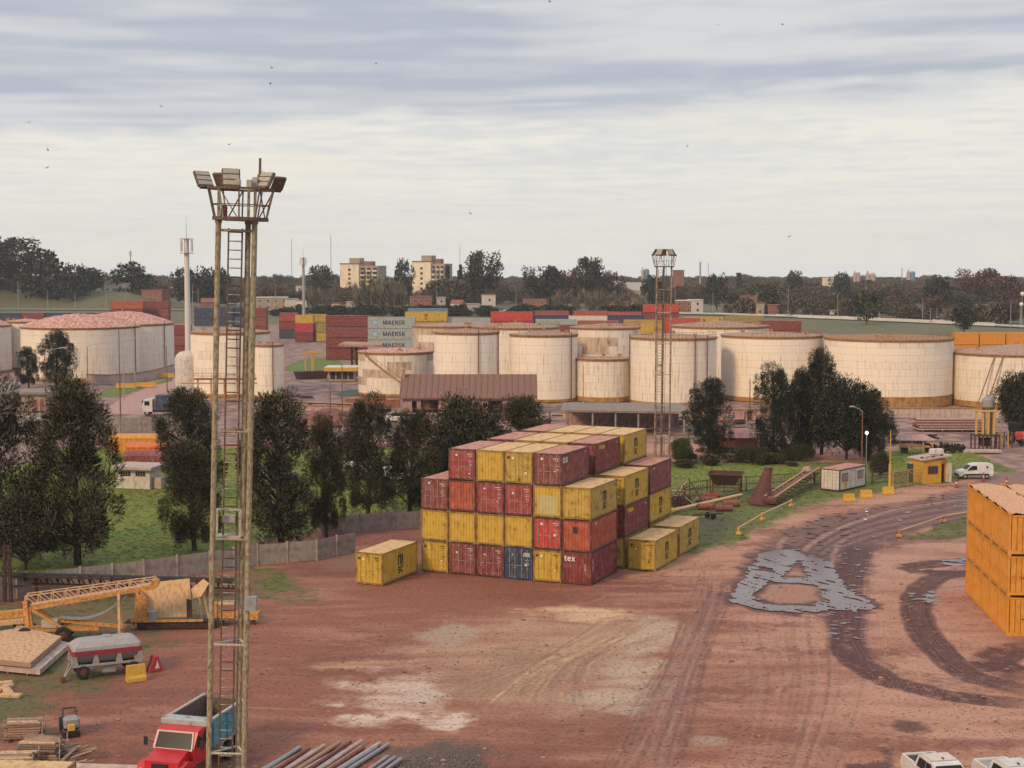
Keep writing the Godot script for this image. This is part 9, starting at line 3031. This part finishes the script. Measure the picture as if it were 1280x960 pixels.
func plank_stack(label: String, at: Vector3, yaw: float, L: float, rows: int, cols: int, k: int) -> void:
	var t := thing("plank_stack", label, "timber stack", at, yaw, "stacks of planks")
	rng.seed = 70 + k
	for i in rows:
		for j in cols:
			var l := L * rng.randf_range(0.8, 1.05)
			var o := Vector3(rng.randf_range(-0.12, 0.12), 0.08 + i * 0.13, -0.55 + j * 0.27)
			var b := MB.new()
			b.xf = Transform3D(Basis(Vector3.UP, rng.randf_range(-0.06, 0.06) * (3.0 if k == 1 else 1.0)), o)
			b.bbox(Vector3.ZERO, Vector3(l, 0.09, 0.22), 0.012)
			part(b, "plank", [mats.timber, mats.timber_grey, mats.plywood][rng.randi() % (3 if i == rows - 1 else 2)], t)
	for x in [-L * 0.3, L * 0.3]:
		part(MB.new().beam(Vector3(x, 0.02, -0.75), Vector3(x, 0.02, 0.75), 0.1, 0.1), "skid", mats.rust_dark, t)
		part(MB.new().beam(Vector3(L * 0.52, 0, x * 0.8), Vector3(L * 0.54, rows * 0.13 + 0.2, x * 0.8), 0.04, 0.04), "strap", mats.dropping, t)

func dump_truck() -> void:
	var yaw := -0.26
	var t := thing("dump_truck", "red cab dump truck with a rusty blue tipper bed behind the tower", "truck", Vector3(-16.2, 0, -75.2), yaw)
	# nose at +z
	var red: Material = mats.truck_red
	var b := MB.new()
	b.prism([Vector3(-1.12, 0.9, 1.5), Vector3(-1.12, 1.75, 1.5), Vector3(-1.05, 2.5, 1.12), Vector3(-1.05, 2.58, 0.9), Vector3(-1.08, 2.58, -0.05), Vector3(-1.12, 0.9, -0.05)], Vector3(2.2, 0, 0))
	part(b, "cab", red, t)
	var ws := part(MB.new().prism([Vector3(-0.98, 1.76, 1.515), Vector3(0.98, 1.76, 1.515), Vector3(0.9, 2.44, 1.17), Vector3(-0.9, 2.44, 1.17)], Vector3(0, 0.01, 0.02)), "windscreen", mats.glass_dark, t)
	for q in [[-1.02, 1.72, 1.03, 1.72], [-0.94, 2.48, 0.95, 2.48], [-1.0, 1.72, -0.92, 2.48], [1.01, 1.72, 0.93, 2.48]]:
		part(MB.new().beam(Vector3(q[0], q[1], 1.56 - (q[1] - 1.72) * 0.5), Vector3(q[2], q[3], 1.56 - (q[3] - 1.72) * 0.5), 0.06, 0.06), "seal", mats.frame_white, ws)
	part(MB.new().prism([Vector3(-0.82, 0.85, 2.95), Vector3(-0.82, 1.52, 2.9), Vector3(-0.95, 1.74, 1.51), Vector3(-0.95, 0.85, 1.51)], Vector3(1.8, 0, 0)), "bonnet", red, t)
	part(MB.new().box(Vector3(-0.42, 0.75, 2.93), Vector3(0.42, 1.42, 2.99)), "grille", mats.black_plastic, t)
	for i in 4: part(MB.new().box(Vector3(-0.4, 0.84 + i * 0.15, 2.985), Vector3(0.4, 0.88 + i * 0.15, 3.005)), "grille_bar", mats.rust_dark, t)
	part(MB.new().bbox(Vector3(0, 0.6, 3.02), Vector3(2.3, 0.26, 0.16), 0.03), "bumper", mats.grey_paint, t)
	for s in [-1, 1]:
		part(MB.new().prism([Vector3(s * 0.84, 0.8, 3.0), Vector3(s * 0.84, 1.3, 2.85), Vector3(s * 0.84, 1.42, 2.3), Vector3(s * 0.84, 1.2, 1.55), Vector3(s * 0.84, 0.95, 1.55), Vector3(s * 0.84, 1.05, 2.2), Vector3(s * 0.84, 0.8, 2.75)], Vector3(s * 0.38, 0, 0)), "mudguard", red, t)
		part(MB.new().lathe([[0.0, 0.03], [0.13, 0.02], [0.14, -0.05]], 14), "headlight", mats.lamp_white, t).transform = Transform3D(Basis(Vector3.RIGHT, PI / 2), Vector3(s * 1.0, 1.02, 3.02))
		part(MB.new().box(Vector3(minf(s * 1.1, s * 1.13), 1.75, 0.2), Vector3(maxf(s * 1.1, s * 1.13), 2.38, 1.15)), "side_window", mats.glass_dark, t)
		part(MB.new().tube(Vector3(s * 1.1, 1.9, 1.3), Vector3(s * 1.5, 2.05, 1.45), 0.02, -1, 5), "mirror_arm", mats.black_plastic, t)
		part(MB.new().bbox(Vector3(s * 1.52, 2.0, 1.45), Vector3(0.2, 0.42, 0.08), 0.02), "mirror", mats.black_plastic, t)
		for z in [2.3, -2.6, -3.7]:
			var w := part(MB.new().wheel(Vector3(s * 0.98, 0.5, z), 0.5, 0.32), "wheel", mats.rubber, t)
			part(MB.new().hub(Vector3(s * 1.0, 0.5, z), 0.27, 0.3), "rim", mats.rust, w)
		# bed side with ribs
		var sd := part(MB.new().box(Vector3(s * 1.2 - 0.04, 1.35, -4.4), Vector3(s * 1.2 + 0.04, 2.72, -0.3)), "bed_side", mats.truck_blue, t)
		for i in 6: part(MB.new().box(Vector3(minf(s * 1.24, s * 1.32), 1.35, -4.3 + i * 0.78), Vector3(maxf(s * 1.24, s * 1.32), 2.7, -4.2 + i * 0.78)), "rib", mats.truck_blue, sd)
		part(MB.new().box(Vector3(s * 1.155 - 0.004 * s - 0.004, 1.36, -4.38), Vector3(s * 1.155 - 0.004 * s + 0.004, 2.7, -0.32)), "liner", mats.truck_bed, sd)
		part(MB.new().box(Vector3(s * 1.2 - 0.08, 2.722, -4.4), Vector3(s * 1.2 + 0.08, 2.8, -0.3)), "top_rail", mats.dropping, sd)
	part(MB.new().box(Vector3(-1.15, 1.3, -4.4), Vector3(1.15, 1.42, -0.3)), "bed_floor", mats.truck_bed, t)
	part(MB.new().box(Vector3(-1.15, 1.42, -4.44), Vector3(1.15, 2.62, -4.36)), "tailgate", mats.truck_bed, t)
	part(MB.new().box(Vector3(-1.15, 1.42, -0.38), Vector3(1.15, 2.7, -0.3)), "headboard", mats.truck_bed, t)
	part(MB.new().bbox(Vector3(0, 2.72, 0.0), Vector3(2.55, 0.28, 0.7), 0.05), "cab_guard", mats.grey_blue, t)
	part(MB.new().box(Vector3(-0.45, 0.75, -4.3), Vector3(0.45, 1.0, 2.6)), "chassis", mats.rust_dark, t)

func pickup(label: String, x: float, z: float, yaw: float, roofm: String, bedm: String) -> void:
	# nose at +z
	var t := thing("pickup_truck", label, "pickup", Vector3(x, 0, z), yaw, "white pickups at the bottom edge")
	var pr := [Vector2(2.55, 0.45), Vector2(2.6, 0.8), Vector2(2.45, 1.02), Vector2(1.35, 1.12), Vector2(0.75, 1.14), Vector2(-2.5, 1.14), Vector2(-2.56, 0.8), Vector2(-2.5, 0.45)]
	part(car_shell(pr, 1.82, 0.95, 0.12), "body", mats.car_white, t)
	var cp := [Vector2(1.3, 1.13), Vector2(0.62, 1.66), Vector2(0.4, 1.74), Vector2(-0.75, 1.76), Vector2(-1.0, 1.66), Vector2(-1.12, 1.13)]
	part(car_shell(cp, 1.74, 1.1, 0.3), "cabin", mats.car_white, t)
	part(MB.new().prism([Vector3(-0.66, 1.765, 0.36), Vector3(0.66, 1.765, 0.36), Vector3(0.64, 1.78, -0.74), Vector3(-0.64, 1.78, -0.74)], Vector3(0, 0.006, 0)), "roof", mats[roofm], t)
	part(MB.new().prism([Vector3(-0.78, 1.17, 1.29), Vector3(0.78, 1.17, 1.29), Vector3(0.64, 1.62, 0.71), Vector3(-0.64, 1.62, 0.71)], Vector3(0, 0.012, 0.01)), "windscreen", mats.glass_dark, t)
	for s in [-1.0, 1.0]:
		for q in [[0.95, 0.45, 0.02, 0.02], [-0.06, -0.06, -0.78, -0.86]]:
			var b := MB.new()
			b.prism([Vector3(s * 0.865, 1.18, q[0]), Vector3(s * 0.745, 1.62, q[1]), Vector3(s * 0.745, 1.62, q[2]), Vector3(s * 0.865, 1.18, q[3])], Vector3(s * 0.012, 0.003, 0))
			part(b, "side_window", mats.glass_dark, t)
		part(MB.new().bbox(Vector3(s * 0.98, 1.2, 0.95), Vector3(0.2, 0.16, 0.1), 0.03), "mirror", mats.car_white, t)
		part(MB.new().bbox(Vector3(s * 0.84, 1.2, -1.83), Vector3(0.1, 0.14, 1.3), 0.03), "bed_rail", mats.car_white, t)
		for zz in [1.6, -1.55]:
			var w := part(MB.new().wheel(Vector3(s * 0.8, 0.37, zz), 0.37, 0.24), "wheel", mats.rubber, t)
			part(MB.new().hub(Vector3(s * 0.82, 0.37, zz), 0.22, 0.22), "rim", mats.galvanised, w)
	part(MB.new().box(Vector3(-0.78, 1.142, -2.42), Vector3(0.78, 1.15, -1.14)), "bed", mats[bedm], t)
	part(MB.new().bbox(Vector3(0, 1.2, -2.47), Vector3(1.7, 0.14, 0.1), 0.03), "tailgate", mats.car_white, t)
	if bedm == "black_plastic":
		for i in 3: part(MB.new().bbox(Vector3(-0.4 + i * 0.4, 1.24, -1.5 - 0.25 * i), Vector3(0.3, 0.18, 0.4), 0.04), "load_item", mats.grey_paint if i % 2 else mats.rubber, t)
	part(MB.new().bbox(Vector3(0.0, 1.8, 0.15), Vector3(0.05, 0.08, 0.2), 0.01), "aerial_base", mats.black_plastic, t)

func build_small() -> void:
	# birds
	var birds := [[896, 31], [978, 31], [201, 133], [859, 183], [470, 80], [37, 153], [60, 188], [286, 181], [687, 2], [588, 267], [986, 296], [338, 105], [59, 210], [340, 85]]
	var b := MB.new()
	b.prism([Vector3(0, 0, 0.35), Vector3(0.1, 0, 0.05), Vector3(0.05, 0, -0.4), Vector3(-0.05, 0, -0.4), Vector3(-0.1, 0, 0.05)], Vector3(0, 0.1, 0))
	for s in [-1, 1]:
		b.tri(Vector3(s * 0.06, 0.08, 0.15), Vector3(s * 0.06, 0.08, -0.15), Vector3(s * 0.9, 0.4, -0.1))
		b.tri(Vector3(s * 0.06, 0.06, -0.15), Vector3(s * 0.06, 0.06, 0.15), Vector3(s * 0.9, 0.38, -0.1))
	var m := b.mesh()
	var where := ["top right of the sky, left one of two", "top right of the sky, right one of two", "left, above the near tower", "right of the middle sky", "upper middle sky", "far left sky, upper", "far left sky, lower", "just above the near tower's head", "top edge of the picture", "low in the middle sky", "low right sky", "upper left of the middle", "left sky beside the tower", "upper left sky near its partner"]
	for i in birds.size():
		var o := node(m, numbered("bird"), mats.rubber, self)
		o.position = AT(230.0 + 14 * (i % 5), birds[i][0], birds[i][1])
		o.rotation = Vector3(0.3, i * 1.3, 0.4 * (i % 3 - 1))
		o.scale = Vector3.ONE * 0.62
		tag(o, "tiny dark bird flying, " + where[i], "bird", "birds in the sky")
